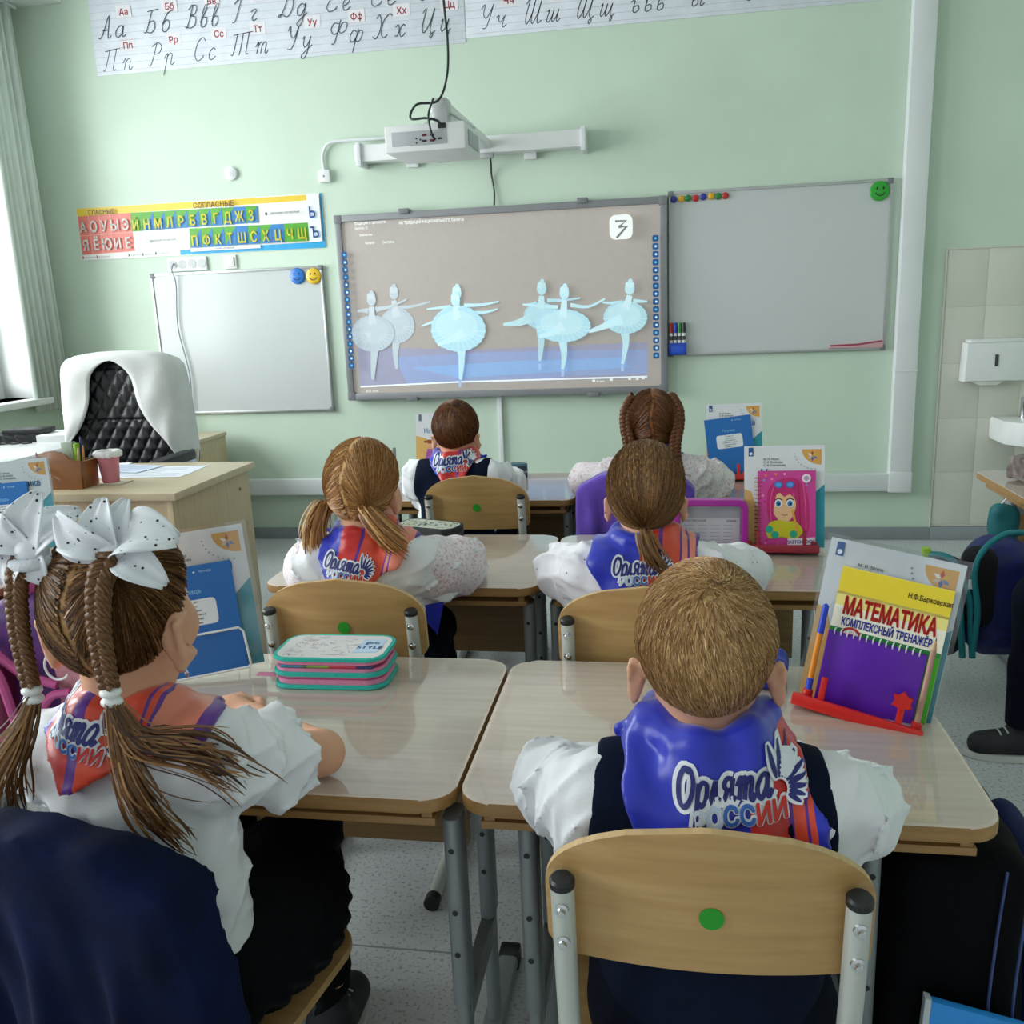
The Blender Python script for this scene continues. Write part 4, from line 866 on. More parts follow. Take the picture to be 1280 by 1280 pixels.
def art_exercise(d, w, h):
    d.rect(0, 0, w, h, '#1669b4'); d.poly([(w * .28 + a, h * .57 + b) for a, b in rrect(w * .56, h * .24, .008, 3, w * .22, 0)], '#dfe6ea')
    d.text(w * .5, h * .745, 'Тетрадь', h * .06, '#8fc7ea', .0, shear=.25)
    for k, s in enumerate(('Тетрадь №1', 'для работ', 'по математике', 'учащегося 1 класса', 'средней школы', 'Фамилия, имя')): d.text(w * .5, h * (.655 - .038 * k), s, h * .027, '#2c3540', .01, shear=.2)
    d.text(w * .72, h * .93, 'ТЕТРАДЬ', h * .024, '#bfe0f2', .01); d.disc(w * .6, h * .94, h * .01, '#bfe0f2', 8)
def art_kids(d, w, h):
    d.rect(0, 0, w, h, '#d9dde0'); d.poly([(0, 0), (w, 0), (w, h * .35), (w * .5, h * .5), (w * .2, h * .62), (0, h * .66)], '#d9ae62')
    d.rect(w * .06, h * .88, w * .12, h * .98, '#5b6b7c'); d.text(w * .16, h * .7, 'Математика', h * .095, '#6b93b5', .02, align='L', sx=.8); d.text(w * .4, h * .86, 'М. И. Моро', h * .03, '#666', .0, align='L')
    for x, c in ((.28, '#a34fa6'), (.66, '#c23a3a')):
        d.poly([(w * (x - .1), h * .28), (w * (x + .1), h * .28), (w * (x + .05), h * .46), (w * (x - .05), h * .46)], c); d.disc(w * x, h * .53, w * .07, '#e0a583'); d.disc(w * x, h * .57, w * .07, '#8a4a22', ry=w * .04)
        for s in (-1, 1): d.stroke([(w * (x + s * .04), h * .28), (w * (x + s * .05), h * .18)], w * .025, '#e0a583'); d.stroke([(w * (x + s * .05), h * .44), (w * (x + s * .14), h * .36)], w * .02, '#e0a583'); d.disc(w * (x + s * .09), h * .57, w * .025, '#8a4a22'); d.disc(w * (x + s * .055), h * .17, w * .03, '#6b3a22', ry=w * .015)
def art_sketch(d, w, h):
    d.rect(0, 0, w, h, '#cf3f94'); r = random.Random(4)
    for _ in range(34): d.disc(r.uniform(.05, .95) * w, r.uniform(.04, .96) * h, r.uniform(.008, .028) * w, r.choice(['#8a2fae', '#e7a13a', '#ef7fb8', '#4aa6d6', '#b31f6f', '#f2d0e2']), 8); d.same()
    d.lev += 1
    hair, hair2 = '#c21f6e', '#8f1850'
    d.poly([(w * u, h * v) for u, v in spline([(.24, .2), (.16, .5), (.2, .78), (.45, .9), (.7, .88), (.86, .68), (.9, .4), (.86, .2), (.72, .2), (.3, .2), (.24, .2)], 5)[:-1]], hair)
    for k in range(7): d.stroke([(w * u, h * v) for u, v in spline([(.3 + .08 * k, .84), (.22 + .1 * k, .6), (.24 + .1 * k, .24)], 5)], w * .016, hair2 if k % 2 else '#e05a9a')
    d.poly([(w * u, h * v) for u, v in spline([(.3, .6), (.28, .45), (.44, .32), (.6, .4), (.66, .6), (.5, .72), (.34, .7), (.3, .6)], 5)[:-1]], '#e6b98a')
    d.poly([(w * u, h * v) for u, v in [(.24, .68), (.34, .82), (.6, .84), (.74, .66), (.6, .72), (.46, .66), (.36, .73)]], hair)
    for x in (.36, .56): d.disc(w * x, h * .58, w * .06, '#f2f4f4', ry=w * .07); d.disc(w * x, h * .575, w * .045, '#2a7fb8', ry=w * .055); d.disc(w * (x + .01), h * .57, w * .02, '#0f2238'); d.stroke([(w * (x - .07), h * .615), (w * x, h * .645), (w * (x + .07), h * .62)], w * .018, '#3a1522')
    d.stroke([(w * .42, h * .43), (w * .47, h * .42), (w * .52, h * .435)], w * .012, '#b0405a')
    d.poly([(w * u, h * v) for u, v in spline([(.14, .2), (.2, .32), (.36, .36), (.5, .34), (.66, .34), (.78, .22), (.66, .12), (.4, .14), (.2, .12), (.14, .2)], 4)[:-1]], '#c9c21a')
    for x, y in ((.2, .24), (.62, .18), (.3, .17)): d.disc(w * x, h * y, w * .07, '#1fa88a', 9)
    for x in (.36, .56): d.disc(w * x, h * .82, w * .075, '#2f72c8', ry=w * .06); d.disc(w * x, h * .82, w * .05, '#5a9be0', ry=w * .04)
    d.stroke([(w * .6, h * .5), (w * .66, h * .3), (w * .7, h * .2)], w * .04, '#e0a23a'); d.disc(w * .84, h * .9, w * .08, '#e9dfe9', 12); d.disc(w * .84, h * .9, w * .045, '#b9a2c2', 10)
    d.poly([(w * .52, h * .03), (w * .99, h * .05), (w * .99, h * .14), (w * .52, h * .12)], '#e7e3e9'); d.text(w * .755, h * .06, 'SKETCHBOOK', h * .06, '#372a8a', .03, sx=.85, rot=.03)
def spiral(t, pts, r, m, name='spiral_ring'):
    for p in pts:
        MB().tube([(p[0] + r * math.cos(a) * p[3], p[1] + r * math.sin(a), p[2] + r * math.cos(a) * (1 - p[3])) for a in np.linspace(0, 2 * PI * .92, 12)], .0011, 5).build(name, m, t)
# ---------- near right: red stand, textbook, workbook, purple notepad, pen, pencil
M_red = mat('red_stand_plastic', '#c81d17', .3, coat=.2)
F = frame(.224, 1.432, .6025, -.40, .2, .12)
def stand(label, Fm, w, m, x0=0.0, star=False):
    t = thing('book_stand', label, 'book stand'); t.matrix_world = Fm
    MB().box((x0 - .012, -.042, -.004), (x0 + w, .012, .004), .002).box((x0 - .012, -.044, -.004), (x0 + w, -.034, .016), .003).build('base_ledge', m, t)
    MB().box((x0 + w * .3, .0165, -.002), (x0 + w * .42, .0195, .16), .001).box((x0 + w * .6, .0165, -.002), (x0 + w * .72, .0195, .16), .001).build('back_support', m, t)
    for k in (.17, .80): 
        p = MB().box((x0 + w * k - .005, -.04, .0), (x0 + w * k + .005, -.033, .052), .002)
        if k > .5 and star: p.prism([(x0 + w * k + .017 * math.cos(a) * (1 if j % 2 == 0 else .6), .05 + .017 * math.sin(a) * (1 if j % 2 == 0 else .6)) for j, a in enumerate(np.linspace(PI / 2, 2.5 * PI, 13)[:-1])], -.042, -.034, 'xz', .001)
        p.build('prong', m, t)
    for k in (.04, .93): MB().lathe([(.008, .004), (.008, .022), (.006, .024)], (x0 + w * k, -.025, 0), 12).build('pen_cup', m, t)
    return t
stand('red plastic book stand on the desk of the nearest boy', F, .185, M_red, 0.0, True)
book('textbook', 'maths textbook in clear jacket behind the yellow workbook, nearest desk', 'book', F @ Matrix.Translation((-.012, 0, .0055)), .2, .262, .008, '#dcdfe2', art_text, .004, cov=True)
book('workbook', 'yellow, white and green maths workbook titled in red, on the red stand', 'book', F @ Matrix.Translation((.016, 0, .0055)), .165, .222, .005, '#f0ecd8', art_trainer, -.0045)
t = thing('notepad', 'purple spiral notepad in front of the yellow maths workbook', 'notepad'); t.matrix_world = F @ Matrix.Translation((.016, -.0105, .0055))
MB().box((0, 0, 0), (.148, .0035, .118), .0006).build('cover', mat('purple_card', '#5a1aa6', .35), t); MB().box((.002, .0036, .001), (.146, .005, .117)).build('pages', M_pages, t)
spiral(t, [(.01 + k * .0098, .0022, .118, 0) for k in range(14)], .0052, M_white)
def pen(label, Mx, ln, cols, name='pen'):
    t = thing(name, label, name); t.matrix_world = Mx
    for (nm, z0, z1, r0, r1, c, rg) in cols: MB().lathe([(max(r0, .0003), z0), (max(r1, .0003), z1)], n=12).build(nm, mat('pen_' + nm + c, c, rg), t)
pen('orange ball pen with blue cap standing in the red stand', F @ Matrix.Translation((.0075, -.026, .012)), .15, [('cap', .105, .15, .0055, .005, '#1f3fc4', .3), ('barrel', .0, .105, .0045, .0048, '#e58a1e', .35), ('grip', .003, .03, .0052, .0052, '#2444c8', .3), ('tip', .15, .153, .005, .001, '#1f3fc4', .3)])
pen('pinkish wooden pencil standing in the red stand', F @ Matrix.Translation((.172, -.026, .012)), .14, [('shaft', .0, .125, .0042, .0042, '#b58a7a', .4), ('wood_cone', .125, .139, .0042, .0012, '#c9a177', .6), ('lead', .139, .144, .0012, .0002, '#4a3a3a', .4)], 'pencil')
# ---------- near left: textbook, blue exercise book, white wire stand
F = frame(-.918, 1.40, .6025, .44, .17, -.06)
book('textbook', 'textbook in clear jacket behind the blue exercise book beside the braided girl', 'book', F @ Matrix.Translation((0, 0, .004)), .2, .262, .008, '#d8dadc', art_text, .004, cov=True)
t = book('exercise_book', 'blue exercise book with white label beside the braided girl', 'notebook', F @ Matrix.Translation((.004, 0, .004)), .166, .2, .003, '#1669b4', art_exercise, -.003)
t = thing('wire_book_stand', 'white wire book stand holding the blue exercise book', 'book stand'); t.matrix_world = F
MB().tube([(.03, -.006, .002), (.172, -.006, .002), (.176, -.006, .008), (.172, -.006, .07), (.165, -.006, .078), (.03, -.006, .078), (.024, -.006, .07), (.024, -.006, .008), (.03, -.006, .002)], .0022, 8).build('front_loop', M_white, t)
MB().tube([(.03, -.006, .001), (.03, .05, -.008), (.17, .05, -.008), (.17, -.006, .001)], .0022, 8).build('base_wire', M_white, t)
MB().tube([(.05, .05, -.006), (.05, .015, .15), (.15, .015, .15), (.15, .05, -.006)], .0022, 8).build('rear_loop', M_white, t)
# ---------- middle right: textbook + pink sketchbook, magenta case
F = frame(.207, 2.345, .6025, -.1, .16, -.02)
stand('dark red book stand under the pink sketchbook', F, .18, mat('dark_red_stand', '#8e1a2e', .35))
book('textbook', 'textbook behind the pink sketchbook on the middle desk', 'book', F @ Matrix.Translation((-.004, 0, .0055)), .198, .262, .008, '#dcdfe2', art_text, .004)
t = book('sketchbook', 'pink spiral sketchbook with a drawn girl on its cover', 'sketchbook', F @ Matrix.Translation((.03, 0, .0055)), .142, .198, .006, '#cf3f94', art_sketch, -.006)
spiral(t, [(.0, .003, .012 + k * .0105, 1) for k in range(17)], .008, mat('bronze_ring', '#8a5a2a', .3, .6))
t = thing('pencil_box', 'magenta framed pencil box with a clear window, middle desk', 'pencil box'); t.matrix_world = frame(.02, 2.322, .6, -.02, .06)
ob = MB(); W_, H_ = .19, .138
for a, b in ((0, 1),):
    o_ = rrect(W_, H_, .024, 6, W_ / 2, H_ / 2); i_ = rrect(W_ - .034, H_ - .034, .01, 6, W_ / 2, H_ / 2); n_ = len(o_)
    V = [(x, 0, z) for x, z in o_] + [(x, 0, z) for x, z in i_] + [(x, .042, z) for x, z in o_] + [(x, .042, z) for x, z in i_]
    Fc = [(k, (k + 1) % n_, n_ + (k + 1) % n_, n_ + k) for k in range(n_)] + [(2 * n_ + k, 3 * n_ + k, 3 * n_ + (k + 1) % n_, 2 * n_ + (k + 1) % n_) for k in range(n_)] + [(k, 2 * n_ + k, 2 * n_ + (k + 1) % n_, (k + 1) % n_) for k in range(n_)] + [(n_ + k, n_ + (k + 1) % n_, 3 * n_ + (k + 1) % n_, 3 * n_ + k) for k in range(n_)]
    ob.add(V, Fc)
fo = ob.build('case_frame', mat('magenta_plastic', '#a8169a', .3, coat=.3), t); bv = fo.modifiers.new('b', 'BEVEL'); bv.width = .004; bv.segments = 3; bv.limit_method = 'ANGLE'
MB().box((.018, .03, .018), (W_ - .018, .034, H_ - .018)).build('inner_sheet', mat('grey_sheet', '#b9bcc2', .6), t)
d = Decal(.0003); d.rect(.02, .02, W_ - .02, .085, '#e2e3e6'); d.text(.03, .076, 'РАСПИСАНИЕ', .008, '#44464e', .01, align='L'); d.text(W_ - .028, .076, 'Школа', .008, '#44464e', .01, align='R')
for k in range(5):
    for j in range(4): d.rect(.03 + j * .033, .066 - k * .0095, .054 + j * .033, .0672 - k * .0095, '#a9adb8'); d.same()
d.build('timetable_print', t, o_=-.0297)
MB().box((.016, .004, .016), (W_ - .016, .006, H_ - .016)).build('clear_window', clear('case_window', (.98, .98, .99), .06, .1), t)
# ---------- front right / front left / behind the pigtailed girl / left row
F = frame(.15, 3.30, .6025, -.03, .16, -.02)
stand('red book stand beside the front row girl with braids', F, .18, M_red, -.035)
book('textbook', 'textbook behind the tilted blue exercise book, front row right', 'book', F @ Matrix.Translation((0, 0, .0055)), .195, .262, .008, '#dcdfe2', art_text, .004)
book('exercise_book', 'tilted blue exercise book with white label, front row right', 'notebook', F @ Matrix.Translation((.012, 0, .012)) @ Matrix.Rotation(-.1, 4, 'Y'), .163, .2, .003, '#1669b4', art_exercise, -.003)
F = frame(-.955, 3.36, .6025, .02, .13, .02)
book('textbook', 'orange and grey maths textbook with drawn children beside the front row boy', 'book', F @ Matrix.Translation((0, 0, -.002)), .195, .255, .009, '#d9dde0', art_kids, 0)
t = thing('plastic_folder', 'clear grey plastic folder standing behind the girl with pigtails', 'folder'); t.matrix_world = frame(-.955, 2.465, .601, .05, .1)
MB().box((0, 0, 0), (.185, .003, .255), .001).build('sheet', mat('grey_translucent_sheet', '#aeb9b4', .3), t); MB().box((-.004, -.002, 0), (.004, .006, .26), .001).box((.181, -.002, 0), (.189, .006, .26), .001).build('edge_binding', mat('folder_edge', '#7d8a86', .4), t)
F = frame(-1.94, 2.27, .6025, .15, .12, -.06)
book('textbook', 'blue textbook with orange corner standing on the desk at the left edge', 'book', F @ Matrix.Translation((.0, 0, 0)), .2, .262, .01, '#d9dde0', art_text, .004, cov=True)
book('exercise_book', 'light blue exercise book leaning at the left edge of the picture', 'notebook', F @ Matrix.Translation((-.03, 0, 0)), .166, .2, .004, '#2f86c4', art_exercise, -.005)
# ---------- pencil cases
def zipcase(name, label, x, y, rz, w, dpt, layers, rad=.03):
    t = thing(name, label, 'pencil case', (x, y, .6005), rz); z = 0
    for (nm, h, m, grow) in layers:
        MB().prism(rrect(w + grow, dpt + grow, rad, 6), z, z + h, 'xy', min(.002, h * .3)).build(nm, m, t); z += h
    return t, z
TQ = mat('turquoise_trim', '#22b3a4', .5, bump=.3, bscale=300); PK = mat('pink_pencil_case_cloth', '#d983a6', .6, bump=.3, bscale=200); MG = mat('magenta_lining', '#8f1650', .6)
t, z = zipcase('pencil_case', 'three tier turquoise and pink pencil case on the braided girl\'s desk', -.592, 1.475, .02, .205, .118, [('base_trim', .007, TQ, .004), ('lower_compartment', .010, PK, -.004), ('zip_band', .002, mat('pink_zip', '#b03f78', .5), -.002), ('lower_side', .004, PK, -.004), ('middle_trim', .008, TQ, .004), ('middle_side', .006, PK, -.003), ('open_gap', .007, MG, -.008), ('upper_side', .007, PK, -.003), ('top_trim', .006, TQ, .003)])
d = Decal(.0002); d.poly(rrect(.196, .108, .026), '#d9d6d6'); r = random.Random(9)
for k in range(60): x, y = r.uniform(-.085, .04), r.uniform(-.045, .045); d.stroke([(x, y), (x + r.uniform(-.01, .01), y + r.uniform(-.006, .006)), (x + r.uniform(-.014, .014), y + r.uniform(-.01, .01))], .0011, r.choice(['#8a8088', '#b08a9a', '#a0a4b4'])); d.same()
d.lev += 1; d.poly([(.04, -.03), (.085, -.028), (.088, .035), (.045, .035)], '#b9cfe4'); d.text(.066, -.01, 'STYLE', .018, '#3a69a8', .03); d.text(.066, .012, 'girls', .016, '#4f86c0', .02)
d.build('printed_lid', t, M=Matrix.Translation((0, 0, z)) @ Matrix.Rotation(-PI / 2, 4, 'X'))
for i, (c, x, L) in enumerate((('#3f8fb0', -.06, .05), ('#7fae3a', -.02, .05), ('#c23a4a', .03, .05), ('#2f3a6a', .07, .03))): MB().cyl((x - L / 2, -.0545, .0405), (x + L / 2, -.0545, .0405), .003, n=8).build('pencil_inside', mat('crayon' + c, c, .4), t)
MB().box((-.135, -.05, .018), (-.1, -.035, .02), .0005).build('zip_pull', PK, t)
BKC = mat('black_case_nylon', '#12141a', .55, bump=.2, bscale=400)
t, z = zipcase('pencil_case', 'black pencil case with graffiti print lid, middle left desk', -.665, 2.445, -.33, .195, .1, [('body_lower', .024, BKC, 0), ('zip_band', .004, mat('dark_zip', '#33363c', .4), .002), ('body_upper', .018, BKC, 0)], .035)
d = Decal(.0002); d.poly(rrect(.18, .085, .03), '#c6c9c0'); r = random.Random(3)
for k in range(150): x, y = r.uniform(-.08, .08), r.uniform(-.034, .034); a = r.uniform(0, 3.1); L = r.uniform(.004, .009); d.stroke([(x, y), (x + L * math.cos(a), y + L * math.sin(a))], .0035, r.choice(['#1d2026', '#1d2026', '#3b3f46', '#8fa03a', '#c3cf4a'])); d.same()
d.build('printed_lid', t, M=Matrix.Translation((0, 0, z)) @ Matrix.Rotation(-PI / 2, 4, 'X'))
NV = mat('navy_teal_case', '#1d3a52', .5, bump=.2, bscale=300)
t, z = zipcase('pencil_case', 'navy zipped pencil case on the front row boy\'s desk', -.62, 3.375, .05, .2, .085, [('body_lower', .02, NV, 0), ('zip_band', .008, mat('pale_mauve_zip', '#8e86a0', .5), .003), ('body_upper', .022, NV, 0)], .035)
MB().tube([(.01, -.02, z + .001), (.06, .0, z + .001), (.09, .01, z - .002)], .003, 6).build('pale_stripe', mat('teal_stripe', '#5f9fa6', .5), t)
# ================================================================== teacher's corner
M_birch = wood('light_birch_panel', '#cbb998', '#bda884', 2, .42, 5); M_birch_top = wood('light_birch_top', '#cfc0a4', '#c3b192', 0, .36, 5)
td = thing('teacher_desk', 'light wood teacher desk in front of the black quilted chair', 'desk', (-2.0, 2.72, 0))
MB().box((-.62, -.28, .718), (.56, .27, .742), .004).build('desktop', M_birch_top, td)
MB().box((-.58, -.255, 0.0), (.52, -.237, .717), .001).build('front_panel', M_birch, td)
MB().box((.52, -.262, 0), (.538, .255, .717), .001).build('side_panel', M_birch, td)
MB().box((-.598, -.262, 0), (-.58, .255, .717), .001).build('side_panel', M_birch, td)
for y, z in ((-.18, .56), (-.1, .56), (.18, .66), (-.18, .1)): MB().lathe([(0, .0), (.007, .0), (.006, .002), (0, .003)], (0, 0, 0), 10).xf(Matrix.Translation((.538, y, z)) @ Matrix.Rotation(PI / 2, 4, 'Y')).build('screw_cap', mat('brown_cap', '#7b6038', .5), td)
# things on it
M_brownwood = mat('varnished_brown_wood', '#8a5420', .35, c2='#74431a', scale=8, stretch=(1, 1, 6), coat=.2)
og = thing('desk_organizer', 'brown varnished wooden organizer with an arched front on the teacher desk', 'organizer', (-1.88, 2.555, .742))
arch = [(-.09, 0), (.09, 0), (.098, .09), (.07, .092)] + [(.06 * math.cos(a), .088 + .034 * math.sin(a)) for a in np.linspace(.2, PI - .2, 9)] + [(-.07, .092), (-.098, .09)]
MB().prism(arch, -.045, -.037, 'xz', .001).build('front_board', M_brownwood, og); MB().prism([(-.09, 0), (.09, 0), (.096, .085), (-.096, .085)], .037, .045, 'xz', .001).build('back_board', M_brownwood, og)
for s in (-1, 1): MB().box((s * .09 - .004, -.037, 0), (s * .09 + .004, .037, .085), .001).build('end_board', M_brownwood, og)
MB().box((-.086, -.037, 0), (.086, .037, .006)).build('bottom_board', M_brownwood, og); MB().box((.03, -.037, .006), (.036, .037, .08), .001).build('divider', M_brownwood, og)
def stick(name, label, cat, x, y, z, h, r, c, lean=(0, 0), group=None, box=None):
    o = (MB().box((-box[0] / 2, -box[1] / 2, 0), (box[0] / 2, box[1] / 2, h), .001) if box else MB().lathe([(r, 0), (r, h * .86), (r * .5, h), (0, h)], n=10)).build(name, mat(name + c, c, .4)); o.location = (x, y, z); o.rotation_euler = (lean[1], lean[0], 0); return tag(o, label, cat, group)
stick('marker_box', 'grey and green box standing in the brown organizer', 'box', -1.856, 2.565, .749, .135, 0, '#9fae9c', (.02, 0), box=(.038, .022)); stick('marker_box', 'narrow lime box beside the grey box in the brown organizer', 'box', -1.83, 2.565, .749, .13, 0, '#8fbf2a', (.02, 0), box=(.01, .02))
stick('pencil', 'orange pencil leaning in the right end of the brown organizer', 'pencil', -1.815, 2.56, .749, .125, .0035, '#c88a4a', (.12, .0)); stick('pencil', 'pale wooden pencil leaning in the right end of the brown organizer', 'pencil', -1.826, 2.55, .749, .12, .0035, '#d8b894', (.16, .05)); stick('pen', 'dark blue pen in the brown organizer', 'pen', -1.825, 2.575, .749, .15, .0035, '#27306a', (.06, .0))
stick('pen', 'purple pen at the left end of the brown organizer', 'pen', -1.955, 2.55, .749, .105, .0035, '#8a2a6a', (-.05, .0)); stick('eraser', 'pink eraser at the left end of the brown organizer', 'eraser', -1.94, 2.565, .749, .098, 0, '#cf5f74', box=(.02, .012))
cu = thing('cup', 'pink cup with a fluffy white rim on the teacher desk', 'cup', (-1.757, 2.615, .745))
MB().lathe([(0, .0), (.024, .0), (.026, .004), (.034, .088), (.031, .088), (.024, .006), (0, .006)], n=28).build('cup_body', mat('pink_felt_cup', '#cf7f8e', .6, bump=.2), cu)
s = SDF((-.05, -.05, .07), (.05, .05, .12), .0025); s.path([(.034 * math.cos(a), .034 * math.sin(a), .092) for a in np.linspace(0, 2 * PI, 15)], .0095, .004); P = s.grid(); s.F += wav(P, .0018, 420, 3); s.obj('fluffy_rim', mat('white_fluff', '#eceaea', .9, bump=.5, bscale=500), cu, 0)
pp = MB().box((-.05, -.035, 0), (.05, .035, .002), .0004).build('coaster', mat('cream_card', '#d8cdbd', .6)); pp.location = (-1.75, 2.615, .743); tag(pp, 'pale card under the pink cup on the teacher desk', 'card')
r = random.Random(2)
for i, (x, y, w_, d_, rz, c, lb) in enumerate([(-1.72, 2.8, .3, .21, .05, '#dfe4ec', 'large white worksheet lying behind the pink cup'), (-1.98, 2.82, .21, .297, .25, '#e6e9ee', 'white sheet lying behind the brown organizer'), (-1.85, 2.86, .2, .14, -.2, '#c4d0e4', 'bluish printed sheet on top of the papers on the teacher desk')]):
    t = thing('paper_sheet', lb, 'paper', (x, y, .7424 + .0012 * i), rz); MB().box((-w_ / 2, -d_ / 2, 0), (w_ / 2, d_ / 2, .0008)).build('sheet', cm(c, .7), t)
    d = Decal(.0002); 
    for k in range(6): d.rect(-w_ * .4, -d_ * .35 + k * d_ * .13, w_ * r.uniform(.1, .4), -d_ * .35 + k * d_ * .13 + .004, '#8f9cb4'); d.same()
    d.build('printed_lines', t, M=Matrix.Translation((0, 0, .0009)) @ Matrix.Rotation(-PI / 2, 4, 'X'))
# quilted swivel chair
qc = thing('teacher_chair', 'black quilted swivel chair with a white cloth over its back', 'chair', (-2.165, 3.42, 0))
M_leather = mat('black_leather', '#14161d', .38, var=.15, scale=30, bump=.12, bscale=200)
nx, nz = 90, 120; V = []; Fc = []
def hwz(z): u = (z - .48) / .62; return (.235 - .03 * max(0, u - .3) ** 1.2) * (1 - max(0, (z - 1.02) / .09) ** 2.4 * .45)
for i in range(nz):
    z = .48 + .625 * i / (nz - 1)
    for j in range(nx):
        u = j / (nx - 1) * 2 - 1; x = u * hwz(z); a = (x * 1.5 + z) * 36; b = (x * 1.5 - z) * 36; qv = min(abs(math.sin(a)), abs(math.sin(b))) ** .5
        e = (1 - abs(u) ** 6) * (1 - max(0, (z - 1.04) / .07) ** 3); V.append((x, -.05 - .02 * e - .011 * qv * (1 if abs(u) < .86 and z < 1.06 else .2) + .10 * (z - .75) ** 2 + .06 * u * u * -1 * .5 - (.012 if .855 < z < .862 else 0) * -1, z))
for i in range(nz - 1):
    for j in range(nx - 1): a = i * nx + j; Fc.append((a, a + 1, a + nx + 1, a + nx))
qb = mesh_obj('quilted_back', V, np.array(Fc), M_leather, qc)
MB().prism([(x * hwz(z), z) for x, z in [(-1, .48), (1, .48), (1, .7), (1, .9), (1, 1.0), (1, 1.05), (1, 1.1), (-1, 1.1), (-1, 1.05), (-1, 1.0), (-1, .9), (-1, .7)]], -.055, .05, 'xz', .02).build('back_shell', M_leather, qc)
MB().prism(rrect(.5, .48, .08, 6, 0, -.26), .44, .54, 'xy', .03).build('seat_cushion', M_leather, qc)
for s_ in (-1, 1):
    MB().tube(spline([(s_ * .27, -.02, .5), (s_ * .29, -.06, .66), (s_ * .285, -.14, .7), (s_ * .285, -.32, .7), (s_ * .275, -.36, .6), (s_ * .26, -.3, .48)], 6), .016, 10).build('arm_loop', M_metal, qc); MB().box((s_ * .285 - .03, -.34, .695), (s_ * .285 + .03, -.08, .735), .015).build('arm_pad', M_leather, qc)
MB().cyl((0, -.2, .1), (0, -.2, .44), .028, n=16).build('gas_column', M_black, qc)
for k in range(5): a = 2 * PI * k / 5 + .3; MB().tube([(0, -.2, .11), (.28 * math.cos(a), -.2 + .28 * math.sin(a), .07)], [.024, .016], 8).build('base_spoke', M_black, qc); MB().sphere((.28 * math.cos(a), -.2 + .28 * math.sin(a), .03), .03, 12).build('castor', M_black, qc, True)
# cloth over the back
V = []; Fc = []; inner = spline([(-.244, .70), (-.22, .765), (-.155, .84), (-.11, .93), (-.085, 1.045), (0, 1.096), (.08, 1.04), (.105, .93), (.15, .84), (.21, .77), (.236, .72)], 4); outer = spline([(-.256, .60), (-.252, .74), (-.248, .86), (-.242, .98), (-.21, 1.1), (0, 1.122), (.20, 1.1), (.235, .98), (.242, .88), (.246, .79), (.248, .72)], 4); m_ = 9; n_ = len(inner)
for i in range(n_):
    for j in range(m_):
        t_ = j / (m_ - 1); x = inner[i][0] * (1 - t_) + outer[i][0] * t_; z = inner[i][1] * (1 - t_) + outer[i][1] * t_; V.append((x, -.112 + .10 * (z - .75) ** 2 - .006 * math.sin(i * .9 + t_ * 3) * math.sin(PI * t_) + .03 * t_ ** 4, z))
    V.append((outer[i][0], .0, outer[i][1] + .004)); V.append((outer[i][0] * 1.0, .065, outer[i][1] - .01)); V.append((outer[i][0] * .95, .07, outer[i][1] - .25 if abs(outer[i][0]) < .22 else outer[i][1] - .06))
k_ = m_ + 3
for i in range(n_ - 1):
    for j in range(k_ - 1): Fc.append((i * k_ + j, i * k_ + j + 1, (i + 1) * k_ + j + 1, (i + 1) * k_ + j))
co = mesh_obj('chair_cloth', V, Fc, mat('white_towel', '#dcdedd', .9, bump=.3, bscale=200)); co.location = (-2.165, 3.42, 0); md = co.modifiers.new('thick', 'SOLIDIFY'); md.thickness = .004; tag(co, 'white cloth draped over the back of the black quilted chair', 'cloth')
# table along the window with the black device, small cabinet by the wall
t = thing('side_table', 'pale table along the window with a black device on it', 'table', (-2.97, 3.5, 0)); MB().box((-.38, -.6, .69), (.36, .5, .715), .003).build('tabletop', mat('pale_laminate', '#d5d6d6', .35), t)
for sx in (-1, 1):
    for sy in (-1, 1): MB().box((sx * .33 - .02, sy * .42 - .07, 0), (sx * .33 + .02, sy * .42 - .03, .69), .003).build('leg', M_alu, t)
t = thing('electronic_device', 'black electronic device with cables on the table by the window', 'device', (-3.0, 3.82, .715), .1); MB().box((-.15, -.07, .004), (.12, .07, .034), .004).build('housing', M_black, t); MB().box((-.06, -.05, .034), (.14, .06, .058), .004).build('upper_unit', M_black, t)
for k in range(4): MB().tube(spline([(-.12 + k * .07, -.07, .03), (-.13 + k * .06, -.12, .04), (-.09 + k * .06, -.15, .008), (-.02 + k * .05, -.13, .006)], 5), .0035, 6).build('cable', M_black, t)
MB().tube(spline([(-.15, 0, .03), (-.24, .0, .06), (-.28, .04, .14), (-.3, .06, .2)], 6), .004, 6).build('power_cable', M_black, t)
t = thing('paper_stack', 'stack of white papers beside the black device by the window', 'paper', (-2.78, 3.86, .715), .2); 
for k in range(4): MB().box((-.105, -.1, k * .008), (.105, .1, k * .008 + .007), .001).build('sheet_bundle', cm('#dcdedf', .8), t)
t = thing('magazine', 'open magazine lying on the table near the window edge', 'magazine', (-2.86, 3.2, .7152), .3); MB().box((-.14, -.1, 0), (.14, .1, .004), .001).build('pages', cm('#c9ced6', .5), t); d = Decal(.0002)
for k in range(5): d.rect(-.12 + .05 * k, -.08, -.085 + .05 * k, .07 - .02 * (k % 3), ['#7f8d9a', '#aab4bd', '#6f7a86'][k % 3]); d.same()
d.build('printed_pages', t, M=Matrix.Translation((0, 0, .0045)) @ Matrix.Rotation(-PI / 2, 4, 'X'))
